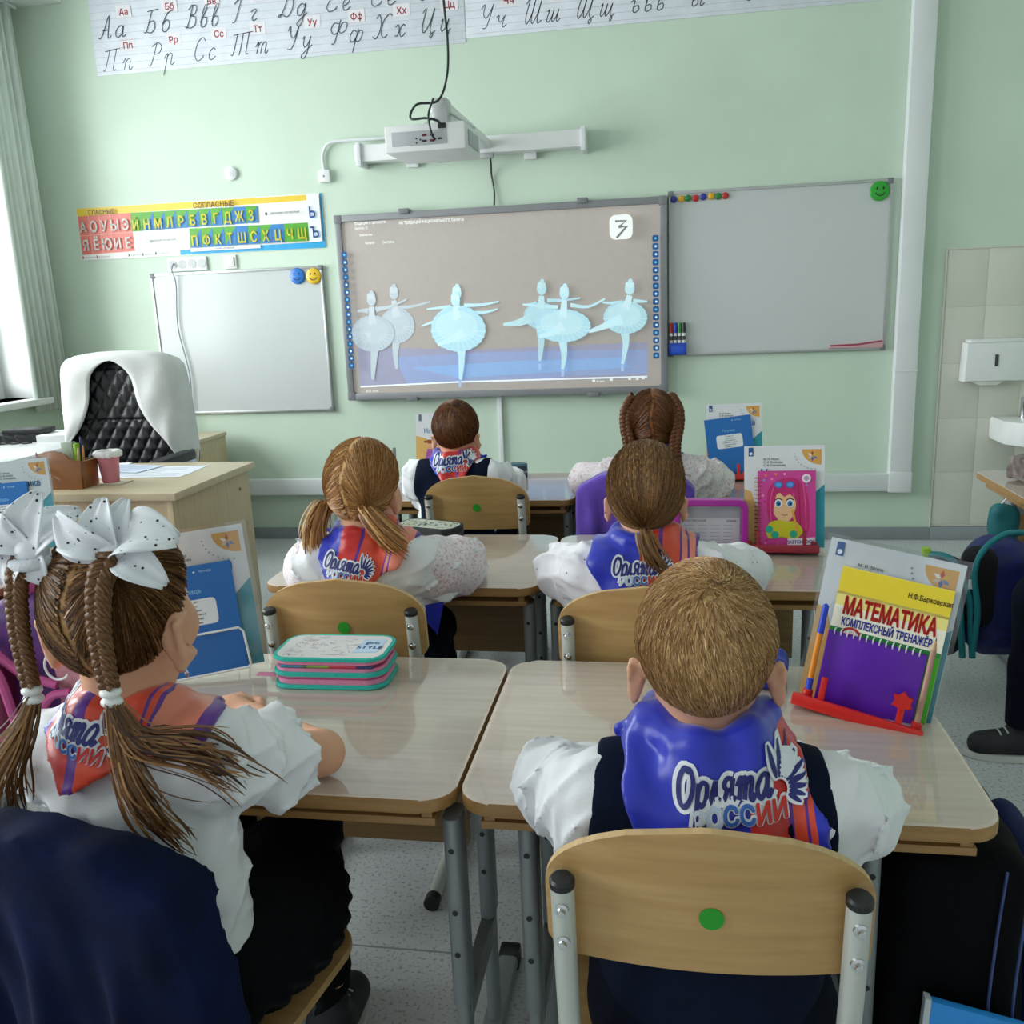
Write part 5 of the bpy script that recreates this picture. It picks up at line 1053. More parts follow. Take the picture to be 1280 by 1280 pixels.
t = thing('small_cabinet', 'low light wood cabinet against the front wall beside the quilted chair', 'cabinet', (-2.58, 4.44, 0)); MB().box((-.19, -.2, 0), (.19, .2, .61), .002).build('carcass', M_birch, t); MB().box((-.2, -.21, .61), (.2, .2, .63), .003).build('cabinet_top', M_birch_top, t); MB().box((-.185, -.207, .02), (.185, -.2, .3), .002).build('door', M_birch, t); MB().box((-.185, -.207, .31), (.185, -.2, .6), .002).build('drawer', M_birch, t)
t = thing('charger_plug', 'small white plug in a socket low on the front wall, left of the quilted chair', 'plug', (-3.02, D, .89)); MB().box((-.035, -.012, -.04), (.035, 0, .04), .004).build('plate', M_white, t); MB().box((-.025, -.05, -.03), (.025, -.011, .025), .006).build('adapter', M_white, t)

# ================================================================== garments over chairs
def drape(name, label, x, y, rz, m, hw, ztop, zarch, zbot, seed, flare=.05, th=.032, back=-.196, h=.005):
    t = thing(name, label, 'garment', (x, y, 0), rz); s = SDF((-.32, -.36, zbot - .02), (.32, .0, ztop + .04), h); P = s.grid(); X, Y, Z = P[..., 0], P[..., 1], P[..., 2]
    u = np.clip(np.abs(X) / hw, 0, 1); topz = zarch + (ztop - zarch) * (1 - np.clip(np.abs(X) / (hw + .012), 0, 1) ** 2) ** (1 / 2.1); dz = np.clip((ztop - Z) / (ztop - zbot), 0, 1); yc = back + .75 * np.minimum(X, .2) ** 2 - (Z - .56) * .12
    fold = .016 * np.sin(X * 58 + 2.0 * np.sin(Z * 7) + seed) * np.clip((ztop - .05 - Z) * 7, 0, 1) + .008 * np.sin(X * 121 + Z * 9 + seed) * np.clip((ztop - .06 - Z) * 6, 0, 1)
    dd = np.maximum(np.maximum(np.abs(X) - hw - flare * dz, (Z - topz) * .7), np.maximum(np.abs(Y - yc + .012 * dz + fold * .6) - th - .014 * dz, zbot + .012 * np.sin(X * 40 + seed) - Z)); s.F = dd.astype(np.float32); s.F[np.abs(s.F) < .03] += wav(P[np.abs(s.F) < .03], .0025, 70, seed)
    V, Q = s.mesh(); V = relax(V, Q, 5); mesh_obj('cloth', V, Q, m, t); return t
M_jacket = mat('navy_jacket_wool', '#06153f', .9, c2='#030a24', scale=14, bump=.15, bscale=240, sheen=.0, spec=.2)
jk = drape('jacket', 'dark navy jacket hung over the chair back, bottom left corner', -.645, .985, -.17, M_jacket, .178, .732, .632, .30, 2, .02)
MB().tube(spline([(-.02, -.262, .74), (-.012, -.275, .66), (-.022, -.283, .56), (.0, -.295, .44), (.02, -.3, .33)], 6), .0028, 6).build('seam', mat('navy_seam', '#1a2c58', .8), jk)
drape('vest_garment', 'purple garment hung over the chair of the front row girl with braids', -.09, 2.90, 0, mat('purple_knit', '#5a3aa8', .85, var=.1, bump=.3, bscale=260, sheen=.3), .176, .756, .652, .36, 5, .01, h=.006)

# ================================================================== school bags
def boxy(lo, hi, r, k=.0):
    """rounded box distance"""
    c = (np.array(lo) + np.array(hi)) / 2; b = (np.array(hi) - np.array(lo)) / 2 - r
    def f(P): q = np.abs(P - c.astype(np.float32)) - b.astype(np.float32); return np.linalg.norm(np.maximum(q, 0), axis=-1) + np.minimum(q.max(-1), 0) - r
    return f
def soft(name, parent, m, fns, lo, hi, h, seed, amp=.003, fr=45, cut=None):
    s = SDF(lo, hi, h); P = s.grid(); d = None
    for f in fns: q = f(P); d = q if d is None else np.minimum(d, q)
    s.F = d.astype(np.float32); s.F += wav(P, amp, fr, seed)
    if cut is not None: s.F = np.maximum(s.F, cut(P))
    V, Q = s.mesh(); return mesh_obj(name, relax(V, Q, 2), Q, m, parent)
M_bagblack = mat('black_nylon', '#05060a', .75, var=.2, scale=20, bump=.12, bscale=300, spec=.1)
t = thing('school_bag', 'black school bag hanging at the right side of the nearest desk', 'school bag', (.398, 1.225, 0))
soft('main_compartment', t, M_bagblack, [boxy((-.11, -.12, .06), (.075, .14, .535), .045)], (-.16, -.18, .03), (.14, .2, .58), .006, 4)
soft('side_pocket', t, mat('dark_blue_nylon', '#0a1848', .65, var=.15, bump=.15, bscale=300, spec=.2), [boxy((.07, -.09, .1), (.125, .12, .50), .03)], (.03, -.14, .07), (.16, .17, .54), .006, 5)
for x in (.03, .06): MB().tube(spline([(x, -.12, .52), (x - .01, -.13, .42), (x - .012, -.131, .3), (x + .004, -.131, .15)], 6), .002, 6).build('piping', mat('blue_grey_piping', '#3d4f86', .5), t)
MB().box((-.05, -.135, .16), (-.015, -.128, .185), .002).build('reflective_tag', mat('silver_tag', '#9aa6a8', .3), t); MB().tube([(-.05, -.02, .53), (-.05, -.02, .547), (.03, -.02, .547), (.03, -.02, .53)], .005, 8).build('carry_handle', M_bagblack, t)
f = thing('blue_folder', 'light blue folder standing in front of the black school bag', 'folder', (.375, 1.085, .0), -.05); MB().prism([(-.05, .0), (.11, .0), (.10, .318), (-.035, .345)], -.012, .0, 'xz', .002).build('cover', mat('sky_blue_card', '#2f9af0', .4), f); MB().prism([(-.058, .0), (-.05, .0), (-.035, .347), (-.043, .349)], -.013, .001, 'xz', .001).build('spine', cm('#c9d2d8', .5), f)
PKM = mat('pink_bag_trim', '#c2528e', .5, bump=.2, bscale=300); PUM = mat('purple_galaxy_print', '#6a2a78', .5, c2='#33205e', scale=18, bump=.1); SAL_ = mat('pale_pink_print', '#d3949c', .6, c2='#b0707e', scale=46, stretch=(1, 1, 2), detail=6)
t = thing('school_bag', 'purple and pink school bag hanging on the desk at the left edge', 'school bag', (-1.505, 2.0, 0), .12)
soft('main_compartment', t, PUM, [boxy((-.14, -.17, .22), (.13, .17, .60), .05)], (-.2, -.23, .18), (.2, .23, .66), .007, 6)
soft('front_flap', t, SAL_, [boxy((.02, -.185, .30), (.25, .14, .615), .045)], (-.03, -.24, .26), (.3, .2, .67), .007, 7)
soft('front_pocket', t, mat('dark_red_pocket', '#6e1640', .5), [boxy((-.18, -.22, .28), (-.07, -.10, .46), .03)], (-.23, -.27, .24), (-.02, -.05, .5), .007, 8)
for pts in ([(-.16, -.19, .55), (-.1, -.195, .5), (-.03, -.2, .44), (.05, -.2, .41)], [(-.05, -.21, .24), (-.055, -.225, .35), (-.075, -.225, .45), (-.13, -.215, .5)], [(.0, -.19, .24), (.0, -.195, .33), (.03, -.2, .38), (.08, -.2, .39)], [(-.19, -.225, .285), (-.12, -.235, .285), (-.06, -.225, .29)]): MB().tube(spline(pts, 6), .011, 8).build('pink_trim', PKM, t)
MB().tube([(.06 + .03 * math.cos(a), -.205, .46 + .035 * math.sin(a)) for a in np.linspace(.5, 5.6, 16)], .003, 6).build('white_loop', M_white, t); MB().box((-.09, -.1, .59), (-.05, .0, .64), .006).build('pink_strap', PKM, t)
M_bblue = mat('blue_sparkle_nylon', '#0b1c72', .5, c2='#071048', scale=60, bump=.2, bscale=300); M_teal = mat('teal_piping', '#127c84', .5)
t = thing('backpack', 'open dark blue backpack with teal piping hanging by the right edge', 'backpack', (.945, 2.86, 0), 0)
soft('main_body', t, M_bblue, [boxy((-.04, -.1, .13), (.155, .11, .50), .085)], (-.1, -.16, .09), (.22, .17, .56), .006, 9)
soft('mouth_shade_patch', t, mat('interior_shade_colour', '#04050c', .9), [boxy((-.065, -.115, .24), (.03, -.02, .49), .04)], (-.12, -.17, .2), (.08, .03, .53), .006, 13)  # solid lump, not a hollow; near-black colour paints the shade inside the bag
soft('open_flap', t, mat('dark_lining', '#060a20', .7), [boxy((-.15, -.06, .12), (-.03, .06, .44), .055)], (-.22, -.13, .08), (.04, .13, .50), .006, 10)
MB().tube(spline([(-.035, -.11, .16), (-.03, -.115, .3), (-.045, -.11, .42), (-.02, -.1, .49), (.04, -.08, .53), (.1, -.06, .53)], 8), .009, 8).build('teal_piping', M_teal, t)
for o_ in (0, .028): MB().tube(spline([(-.155 - o_ * .3, -.03, .455 - o_), (-.1, -.07, .45 - o_), (-.055 - o_, -.1, .36), (-.04 - o_, -.1, .24), (-.03 - o_, -.1, .15)], 8), .010, 8).build('teal_piping', M_teal, t)
MB().box((-.17, -.04, .445), (-.15, -.01, .475), .004).build('lime_tag', mat('lime_tag', '#9fc832', .5), t); MB().box((-.06, -.112, .37), (-.03, -.108, .40), .002).build('name_label', M_white, t)
t2 = thing('drink_bottle', 'teal drink bottle with bright cyan lid in the backpack side pocket', 'bottle', (1.07, 2.745, .16)); MB().lathe([(.034, 0), (.038, .01), (.038, .13), (.03, .14)], n=20).build('bottle_body', mat('teal_bottle', '#0f5f66', .3), t2); MB().lathe([(.04, .135), (.041, .142), (.041, .178), (.036, .186), (0, .187)], n=20).build('lid', mat('cyan_lid', '#1a93b4', .3), t2); MB().lathe([(.0392, .04), (.0392, .055)], n=20).build('grey_band', cm('#8fa0a6'), t2)
t2 = thing('hanging_bag', 'small teal cloth bag hanging on the leg of the desk at the right edge', 'bag', (1.075, 3.05, 0)); soft('pouch', t2, mat('teal_cloth', '#13686e', .6), [boxy((-.045, -.03, .36), (.045, .03, .56), .028)], (-.09, -.07, .32), (.09, .07, .6), .006, 12, .004, 60); MB().tube([(-.02, 0, .55), (0, 0, .578), (.02, 0, .55)], .003, 6).build('cord', M_white, t2)
t2 = thing('paper_box', 'crumpled dark printed carton with green leaves on the desk at the right edge', 'carton', (1.2, 3.22, .6005), .3); soft('carton', t2, mat('dark_printed_card', '#3b2624', .5, c2='#8f8480', scale=30, detail=2), [boxy((-.05, -.05, .004), (.06, .05, .085), .008)], (-.08, -.08, -.01), (.09, .08, .12), .004, 14, .004, 60)
for k in range(5): MB().prism([(0, 0), (.014, .03), (.004, .07), (-.008, .03)], -.0006, .0006, 'xz').xf(Matrix.Translation((.03, .0, .075)) @ Matrix.Rotation(k * 1.3, 4, 'Z') @ Matrix.Rotation(.4, 4, 'Y')).build('green_leaf', mat('green_foil', '#1f8a4a', .4), t2)

t2 = thing('blue_cloth', 'crumpled dark blue cloth on the desk behind the nearest boy', 'cloth', (.165, 1.50, .6005)); soft('cloth', t2, mat('royal_blue_cloth', '#16269a', .45), [boxy((-.05, -.035, .002), (.045, .035, .05), .02)], (-.09, -.08, -.01), (.09, .08, .09), .004, 15, .009, 75, lambda P: .001 - P[..., 2])

t = thing('school_bag', 'black bag with loose straps under the desk of the braided girl', 'school bag', (-.86, 1.45, 0))
soft('main_compartment', t, M_bagblack, [boxy((-.05, -.1, .16), (.06, .12, .53), .04)], (-.1, -.15, .12), (.1, .17, .57), .007, 17)
for pts in ([(.04, .0, .27), (.09, .05, .277), (.13, .05, .29), (.18, .05, .303)], [(.04, -.02, .22), (.10, .02, .225), (.145, .05, .243), (.19, .05, .275), (.206, .05, .30)]): MB().tube(spline(pts, 6), .009, 8, flat=(.25, 1)).build('strap', M_bagblack, t)
# ================================================================== the children
def skin_mat(name, c):
    return mat(name, c, .5, var=.05, scale=25, sss=.12, bump=.03, bscale=300)
SKIN = skin_mat('skin_tone', '#d8a283')
def folds(q, amp, fr, seed):
    r = np.random.default_rng(seed); w = q + .012 * np.stack([wav(q, 1, 22, seed + i) for i in range(3)], -1); d = np.zeros(len(q), np.float32)
    for i in range(4):
        k = r.normal(size=3); k /= np.linalg.norm(k); k *= fr * (.7 + .8 * r.random()); d += (1 - np.abs(np.sin(w @ k.astype(np.float32) + r.random() * 6))) ** 3 * (.5 + .5 * np.sin(q @ (k[::-1] * .35).astype(np.float32)))
    return d * amp * .6
M_shirt = mat('white_cotton', '#e6e8ec', .8, var=.02, scale=8, bump=.12, bscale=420)
M_dots = None
def dotted():
    m = mat('white_dotted_cotton', '#e8e6ec', .8, var=.02); nt = m.node_tree; b = nt.nodes['Principled BSDF']; src = b.inputs['Base Color'].links[0].from_socket
    tc = N(nt, 'ShaderNodeTexCoord'); v = N(nt, 'ShaderNodeTexVoronoi'); v.inputs['Scale'].default_value = 42
    nt.links.new(tc.outputs['Object'], v.inputs['Vector']); cr = N(nt, 'ShaderNodeValToRGB'); cr.color_ramp.elements[0].position = .09; cr.color_ramp.elements[1].position = .12
    cr.color_ramp.elements[0].color = (.12, .1, .14, 1); cr.color_ramp.elements[1].color = (1, 1, 1, 1); nt.links.new(v.outputs['Distance'], cr.inputs[0])
    mx = N(nt, 'ShaderNodeMix', data_type='RGBA', blend_type='MULTIPLY'); mx.inputs[0].default_value = .9; nt.links.new(src, mx.inputs[6]); nt.links.new(cr.outputs[0], mx.inputs[7]); nt.links.new(mx.outputs[2], b.inputs['Base Color']); return m
def lace():
    m = mat('white_lace', '#ece4ea', .8, var=.02); nt = m.node_tree; b = nt.nodes['Principled BSDF']; src = b.inputs['Base Color'].links[0].from_socket
    tc = N(nt, 'ShaderNodeTexCoord'); no = N(nt, 'ShaderNodeTexNoise'); no.inputs['Scale'].default_value = 40; no.inputs['Distortion'].default_value = 1.5
    v = N(nt, 'ShaderNodeTexVoronoi', feature='DISTANCE_TO_EDGE'); v.inputs['Scale'].default_value = 75; nt.links.new(tc.outputs['Object'], no.inputs['Vector'])
    mv = N(nt, 'ShaderNodeMix', data_type='VECTOR'); mv.inputs[0].default_value = .03; nt.links.new(tc.outputs['Object'], mv.inputs[4]); nt.links.new(no.outputs['Color'], mv.inputs[5]); nt.links.new(mv.outputs[1], v.inputs['Vector'])
    cr = N(nt, 'ShaderNodeValToRGB'); cr.color_ramp.elements[0].position = .12; cr.color_ramp.elements[1].position = .26
    cr.color_ramp.elements[0].color = (0, 0, 0, 1); cr.color_ramp.elements[1].color = (.62, .62, .62, 1); nt.links.new(v.outputs['Distance'], cr.inputs[0])
    mx = N(nt, 'ShaderNodeMix', data_type='RGBA'); nt.links.new(cr.outputs[0], mx.inputs[0]); nt.links.new(src, mx.inputs[6]); mx.inputs[7].default_value = (*lin('#c89c92'), 1); nt.links.new(mx.outputs[2], b.inputs['Base Color'])
    bp = N(nt, 'ShaderNodeBump'); bp.inputs['Strength'].default_value = .6; bp.inputs['Distance'].default_value = .004; bp.invert = True; nt.links.new(v.outputs['Distance'], bp.inputs['Height']); nt.links.new(bp.outputs[0], b.inputs['Normal']); return m
M_navy = mat('navy_knit', '#0a1329', .85, var=.12, scale=30, bump=.12, bscale=260, sheen=.0, spec=.12)
M_trouser = mat('navy_trouser_cloth', '#080d1c', .85, var=.1, scale=20, bump=.15, bscale=300, spec=.12)
M_blackcloth = mat('black_cloth', '#07080c', .85, var=.15, scale=20, bump=.3, bscale=120, spec=.12)
M_shoe = mat('dark_shoe', '#15161c', .6, var=.1); M_sole = mat('white_sole', '#c9c9c4', .6)
def hair_mat(name, dark, mid, light):
    if name in _mats: return _mats[name]
    m = bpy.data.materials.new(name); m.use_nodes = True; _mats[name] = m; nt = m.node_tree; b = nt.nodes['Principled BSDF']
    b.inputs['Roughness'].default_value = .42; b.inputs['Specular IOR Level'].default_value = .35
    a = N(nt, 'ShaderNodeAttribute', attribute_name='rnd'); cr = N(nt, 'ShaderNodeValToRGB'); e = cr.color_ramp.elements
    e[0].position = 0; e[0].color = (*lin(dark), 1); e[1].position = 1; e[1].color = (*lin(light), 1); x = e.new(.5); x.color = (*lin(mid), 1)
    nt.links.new(a.outputs['Fac'], cr.inputs[0]); nt.links.new(cr.outputs[0], b.inputs['Base Color']); return m
def strands(name, paths, width, m, parent, rnd=None, seed=0):
    """paths: (n strands, k points, 3) plus normals implied from the centre of the first axis; flat ribbons"""
    P = np.asarray(paths, np.float32); n, k, _ = P.shape; r = np.random.default_rng(seed)
    T = np.gradient(P, axis=1); T /= np.linalg.norm(T, axis=2, keepdims=True) + 1e-9
    R = r.normal(size=(n, 1, 3)).astype(np.float32) * .35 + np.array([0, -1, .3], np.float32)
    S = np.cross(T, np.broadcast_to(R, T.shape)); S /= np.linalg.norm(S, axis=2, keepdims=True) + 1e-9
    w = (np.array([1.0] * (k - 1) + [.15]) * width / 2)[None, :, None] * (0.7 + .6 * r.random((n, 1, 1)))
    V = np.stack([P + S * w, P - S * w], 2).reshape(-1, 3); i = (np.arange(n)[:, None] * k + np.arange(k - 1)[None]) * 2
    Fc = np.stack([i, i + 1, i + 3, i + 2], -1).reshape(-1, 4); a = np.repeat(r.random(n) if rnd is None else rnd, 2 * k)
    o = mesh_obj(name, V, Fc, m, parent, True, attr=a); return o
HR = np.array((.0765, .0955, .091)); HC = np.array((0, -.008, .014))   # hair ellipsoid about the skull
def hcut(y, kind):
    if kind == 'boy': return np.where(y > -.012, .0 + np.maximum(0, y - .02) * 1.3, np.where(y > -.05, .0 - (-.012 - y) / .038 * .082, -.082))
    return np.where(y > .0, .0 + np.maximum(0, y - .0) * 1.2, np.where(y > -.05, .0 - (-y) / .05 * .085, -.085))
def on_head(Dr, lift=0.0):
    u = Dr / np.linalg.norm(Dr / HR, axis=-1, keepdims=True); return HC + u * (1 + lift)
def taper(V):
    V = V.copy(); f = np.clip((.02 - V[..., 2]) / .10, 0, 1); V[..., 0] *= 1 - .17 * f; V[..., 1] += .014 * f * (V[..., 1] < 0); return V
def roots(n, kind, seed):
    r = np.random.default_rng(seed); d = r.normal(size=(n * 4, 3)); d /= np.linalg.norm(d, axis=1, keepdims=True); p = on_head(d * HR)
    ok = (p[:, 2] > hcut(p[:, 1], kind)) & ((p[:, 1] < .045) | (p[:, 2] > .045)); return p[ok][:n]
def head_hair(root, H, kind, m, style, seed, ties=None, dens=6000, step=.007, cap_r=1.0, white=.0):
    """cap of hair plus combed strands. H: 4x4 matrix of the head inside the child's frame"""
    s = SDF((-.11, -.13, -.13), (.11, .12, .13), .004); s.ell(HC, HR * cap_r, 0); P = s.grid()
    cut = np.maximum(hcut(P[..., 1], kind) - P[..., 2], np.minimum(P[..., 1] - .045, .045 - P[..., 2] + (P[..., 1] - .045) * .2)) * .8
    s.F = np.maximum(s.F, cut); V, Q = s.mesh(); V = relax(V, Q, 2); r = np.random.default_rng(seed)
    a = np.clip(.28 + .12 * np.sin(V[:, 0] * 300) + .1 * r.random(len(V)), 0, 1)
    V0x, V0z = V[:, 0].copy(), V[:, 2].copy()
    if kind == 'boy': V = taper(V)
    V = (np.c_[V, np.ones(len(V))] @ np.array(H).T)[:, :3]
    if style == 'tie' and len(ties) == 2: a = np.where(np.abs(V0x + .004 * np.sin(V0z * 60)) < .0035, 1.0, a)
    cap = mesh_obj('hair', V, Q, m, root, True, attr=a)
    p = roots(dens, kind, seed)
    if style == 'tie' and len(ties) == 2: p = p[np.abs(p[:, 0] + .004 * np.sin(p[:, 2] * 60)) > .003]
    n = len(p)
    if style == 'short':
        W0 = on_head(np.array([[.012, -.055, .08]]))[0]; k = 5; pts = [p * 1.0]; q = p.copy(); r1 = r.random((n, 1))
        for i in range(1, k):
            nrm = (q - HC) / HR ** 2; nrm /= np.linalg.norm(nrm, axis=1, keepdims=True); d = q - W0 + np.array([.002, 0, -.01]); d += r.normal(size=d.shape) * .012
            d += np.cross(nrm, d) * .35; d -= nrm * (d * nrm).sum(1, keepdims=True); d /= np.linalg.norm(d, axis=1, keepdims=True) + 1e-9
            q = q + d * step * (.7 + .6 * r1); q = on_head(q - HC, .006 + .012 * i / k * (.3 + r1)); pts.append(q)
        S = np.stack(pts, 1)
    else:
        k = 9; T = np.array(ties); 
        if len(T) == 2: sel = (p[:, 0] > 0).astype(int)
        else: sel = np.zeros(n, int)
        tgt = T[sel] + r.normal(size=(n, 3)) * .004; u0 = (p - HC) / HR; u1 = (tgt - HC) / HR; u0 /= np.linalg.norm(u0, axis=1, keepdims=True); u1 /= np.linalg.norm(u1, axis=1, keepdims=True)
        dot = np.clip((u0 * u1).sum(1), -.995, .9995); om = np.arccos(dot)[:, None]; pts = []
        lf = r.random((n, 1)) * .02
        for t in np.linspace(0, 1, k):
            u = (np.sin((1 - t) * om) * u0 + np.sin(t * om) * u1) / np.sin(om); pts.append(HC + u * HR * (1.008 + lf + .03 * math.sin(PI * t) * 0))
        S = np.stack(pts, 1)
    if kind == 'boy': S = taper(S)
    S = (np.concatenate([S, np.ones(S.shape[:2] + (1,))], 2) @ np.array(H).T)[..., :3]
    rn = np.clip(.5 + .27 * r.normal(size=n) + white, 0, 1)
    strands('hair_strands', S, .0013 if style == 'short' else .0022, m, cap, rn, seed)
    return cap
def tuft(name, root, path, n, r0, r1, m, seed, width=.0016, frizz=.004):
    r = np.random.default_rng(seed); G_ = np.array(spline(path, 5)); k = len(G_); t = np.linspace(0, 1, k)[None, :, None]
    off = r.normal(size=(n, 1, 3)); off2 = r.normal(size=(n, 1, 3)); L = .7 + .3 * r.random((n, 1, 1))
    base = np.stack([np.array([[np.interp(u, np.linspace(0, 1, k), G_[:, d]) for d in range(3)] for u in np.linspace(0, l, k)]) for l in L[:, 0, 0]])
    P = base + off * (r0 + (r1 - r0) * t) * .55 + off2 * frizz * t * t * np.sin(t * 3)
    return strands(name, P, width, m, root, np.clip(.5 + .25 * r.normal(size=n), 0, 1), seed)
def braid(name, root, path, r, m, turns, seed=0, r_end=None):
    G_ = np.array(spline(path, 10)); k = len(G_); L = np.r_[0, np.cumsum(np.linalg.norm(np.diff(G_, axis=0), axis=1))]; tot = L[-1]; n = int(turns * 14)
    C = np.array([[np.interp(u * tot, L, G_[:, d]) for d in range(3)] for u in np.linspace(0, 1, n)]); T = np.gradient(C, axis=0); T /= np.linalg.norm(T, axis=1, keepdims=True)
    X = np.cross(T, [0, 1, .2]); X /= np.linalg.norm(X, axis=1, keepdims=True); Y = np.cross(T, X); V = []; Fc = []; A = []; re = r if r_end is None else r_end; rr = np.random.default_rng(seed)
    R_ = r + (re - r) * np.linspace(0, 1, n)
    for s in range(3):
        ph = np.linspace(0, 2 * PI * turns, n) + s * 2 * PI / 3; c = C + X * (np.sin(ph) * R_ * .72)[:, None] + Y * (np.sin(2 * ph) * R_ * .42)[:, None]
        t = np.gradient(c, axis=0); t /= np.linalg.norm(t, axis=1, keepdims=True); x = np.cross(t, Y); x /= np.linalg.norm(x, axis=1, keepdims=True); y = np.cross(t, x); b = len(V); m_ = 18
        for i in range(n):
            for j in range(m_):
                a = 2 * PI * j / m_; g = 1 + .1 * math.cos(9 * a + i * .3); V.append(c[i] + (x[i] * math.cos(a) * .64 + y[i] * math.sin(a) * .5) * R_[i] * g); A.append(.42 + .3 * math.cos(9 * a + i * .3) + .1 * rr.random())
        for i in range(n - 1):
            for j in range(m_): Fc.append((b + i * m_ + j, b + i * m_ + (j + 1) % m_, b + (i + 1) * m_ + (j + 1) % m_, b + (i + 1) * m_ + j))
    o = mesh_obj(name, V, np.array(Fc), m, root, True, attr=np.clip(A, 0, 1)); return o
# ---------- neckerchief with its printed emblem
def poly_sd(P2, poly):
    q = np.asarray(poly, np.float32); d = np.full(P2.shape[:-1], 9.0, np.float32); s = np.zeros(P2.shape[:-1], bool)
    for i in range(len(q)):
        a, b = q[i], q[(i + 1) % len(q)]; e = b - a; w = P2 - a; h = np.clip((w @ e) / (e @ e), 0, 1); d = np.minimum(d, np.linalg.norm(w - h[..., None] * e, axis=-1))
        c = (a[1] > P2[..., 1]) != (b[1] > P2[..., 1]); s ^= c & (P2[..., 0] < (b[0] - a[0]) * (P2[..., 1] - a[1]) / (b[1] - a[1] + 1e-12) + a[0])
    return np.where(s, -d, d)
def scarf_mat(name, stops):
    m = bpy.data.materials.new(name); m.use_nodes = True; nt = m.node_tree; b = nt.nodes['Principled BSDF']; b.inputs['Roughness'].default_value = .33; b.inputs['Sheen Weight'].default_value = .3; b.inputs['Specular IOR Level'].default_value = .45
    uv = N(nt, 'ShaderNodeTexCoord'); sp = N(nt, 'ShaderNodeSeparateXYZ'); nt.links.new(uv.outputs['UV'], sp.inputs[0]); cr = N(nt, 'ShaderNodeValToRGB'); cr.color_ramp.interpolation = 'CONSTANT'; e = cr.color_ramp.elements
    no = N(nt, 'ShaderNodeTexNoise'); no.inputs['Scale'].default_value = 2.5; nt.links.new(uv.outputs['UV'], no.inputs['Vector'])
    ma = N(nt, 'ShaderNodeMath', operation='MULTIPLY_ADD'); ma.inputs[1].default_value = .07; nt.links.new(no.outputs['Fac'], ma.inputs[0]); nt.links.new(sp.outputs[0], ma.inputs[2]); nt.links.new(ma.outputs[0], cr.inputs[0])
    e[0].position = 0; e[0].color = (*lin(stops[0][1]), 1); e[1].position = stops[1][0]; e[1].color = (*lin(stops[1][1]), 1)
    for p_, c in stops[2:]: x = e.new(p_); x.color = (*lin(c), 1)
    nt.links.new(cr.outputs[0], b.inputs['Base Color']); return m
G['О'] = [[(.5, .9), (.3, 1), (.08, .7), (.1, .2), (.3, 0), (.56, .2), (.66, .65), (.5, .98), (.36, .88)]]
G['л'] = [[(0, .06), (.08, .02), (.18, .3), (.26, .5)], [(.26, .5), (.28, .1), (.34, .02), (.42, .1)]]
G['ρ'] = [[(.16, .5), (.1, 0), (.03, -.42)], [(.12, .28), (.28, .5), (.46, .42), (.44, .12), (.28, .0), (.1, .1)]]
G['я'] = [[(.4, .48), (.2, .5), (.1, .36), (.22, .24), (.38, .26)], [(.22, .24), (.12, .04), (.0, .04)], [(.42, .5), (.38, .1), (.44, .02), (.52, .1)]]
def logo(root, bvh, cx, cz, w, rot, name='neckerchief_emblem'):
    s = w / 4.4; d = Decal(.0003); off = .0
    for c, o_ in (('#dfe3ea', .10), ('#16206e', .03)):
        x = -2.05 * s
        for ch, sz in (('О', 1.35), ('ρ', 1.5), ('л', 1.5), ('я', 1.5), ('т', 1.5), ('а', 1.5)):
            for st in G[ch]: d.stroke([(x + (a_ * .64 + .12 * b_) * sz * s, .12 * s + b_ * sz * s * (.9 if ch == 'О' else 1)) for a_, b_ in spline(st, 5)], (.44 if o_ > .05 else .17) * s, c); d.same()
            d.lev += 0; x += (max(p_[0] for st in G[ch] for p_ in st) + .06) * sz * s * .64
        d.lev += 1
        if o_ > .05:
            d.text(.15 * s, -.6 * s, 'РОССИИ', .82 * s, c, .11, sx=.95)
    Vt, _, wt = text2d('РОССИИ', .82 * s, .02, 0, .95); x = .15 * s - wt / 2
    for ch, c in zip('РОССИИ', ('#c9d2e2', '#b9c8e0', '#2a5fae', '#2a5fae', '#c2241c', '#c2241c')): d.text(x, -.6 * s, ch, .82 * s, c, .04, sx=.95, align='L'); x += advance(ch) * .82 * s * .95
    wx, wz = 1.62 * s, .25 * s
    for c, g in (('#dfe3ea', 1), ('#16206e', 0)):
        for k in range(9):
            a = 1.75 - k * .29; L = (1.5 - .085 * k) * s; b = .34 * s; tx, tz = wx + L * math.cos(a), wz + L * math.sin(a); nx, nz = -math.sin(a), math.cos(a); wd = (.2 if g else .085) * s; e = 0 if not g else .07 * s
            P = []
            for f_ in np.linspace(0, 1, 9):
                l_ = b - e + (L + 2 * e - b) * f_; w_ = wd * math.sin(PI * min(1, .08 + .86 * f_ ** .8)) ** .7; P += [(wx + l_ * math.cos(a) + nx * w_, wz + l_ * math.sin(a) + nz * w_), (wx + l_ * math.cos(a) - nx * w_, wz + l_ * math.sin(a) - nz * w_)]
            d.tris(P, [(2 * i_, 2 * i_ + 1, 2 * i_ + 3, 2 * i_ + 2) for i_ in range(8)], c); d.same()
        d.lev += 1
    V = []; ok = []; cr, sr = math.cos(rot), math.sin(rot)
    for a, b, h in d.V:
        x, z = cx + a * cr - b * sr, cz + a * sr + b * cr; hit = bvh.ray_cast(Vector((x, -1.5, z)), Vector((0, 1, 0)))
        ok.append(hit[0] is not None); y = hit[0].y if hit[0] is not None else 0; V.append((x, y - .0016 - h * 1.3, z))
    keep = [i for i, f in enumerate(d.F) if all(ok[j] for j in f) and max(V[j][1] for j in f) - min(V[j][1] for j in f) < .03]
    return mesh_obj(name, V, [d.F[i] for i in keep], [cm(c, .45) for c in d.cols], root, False, [d.M[i] for i in keep])
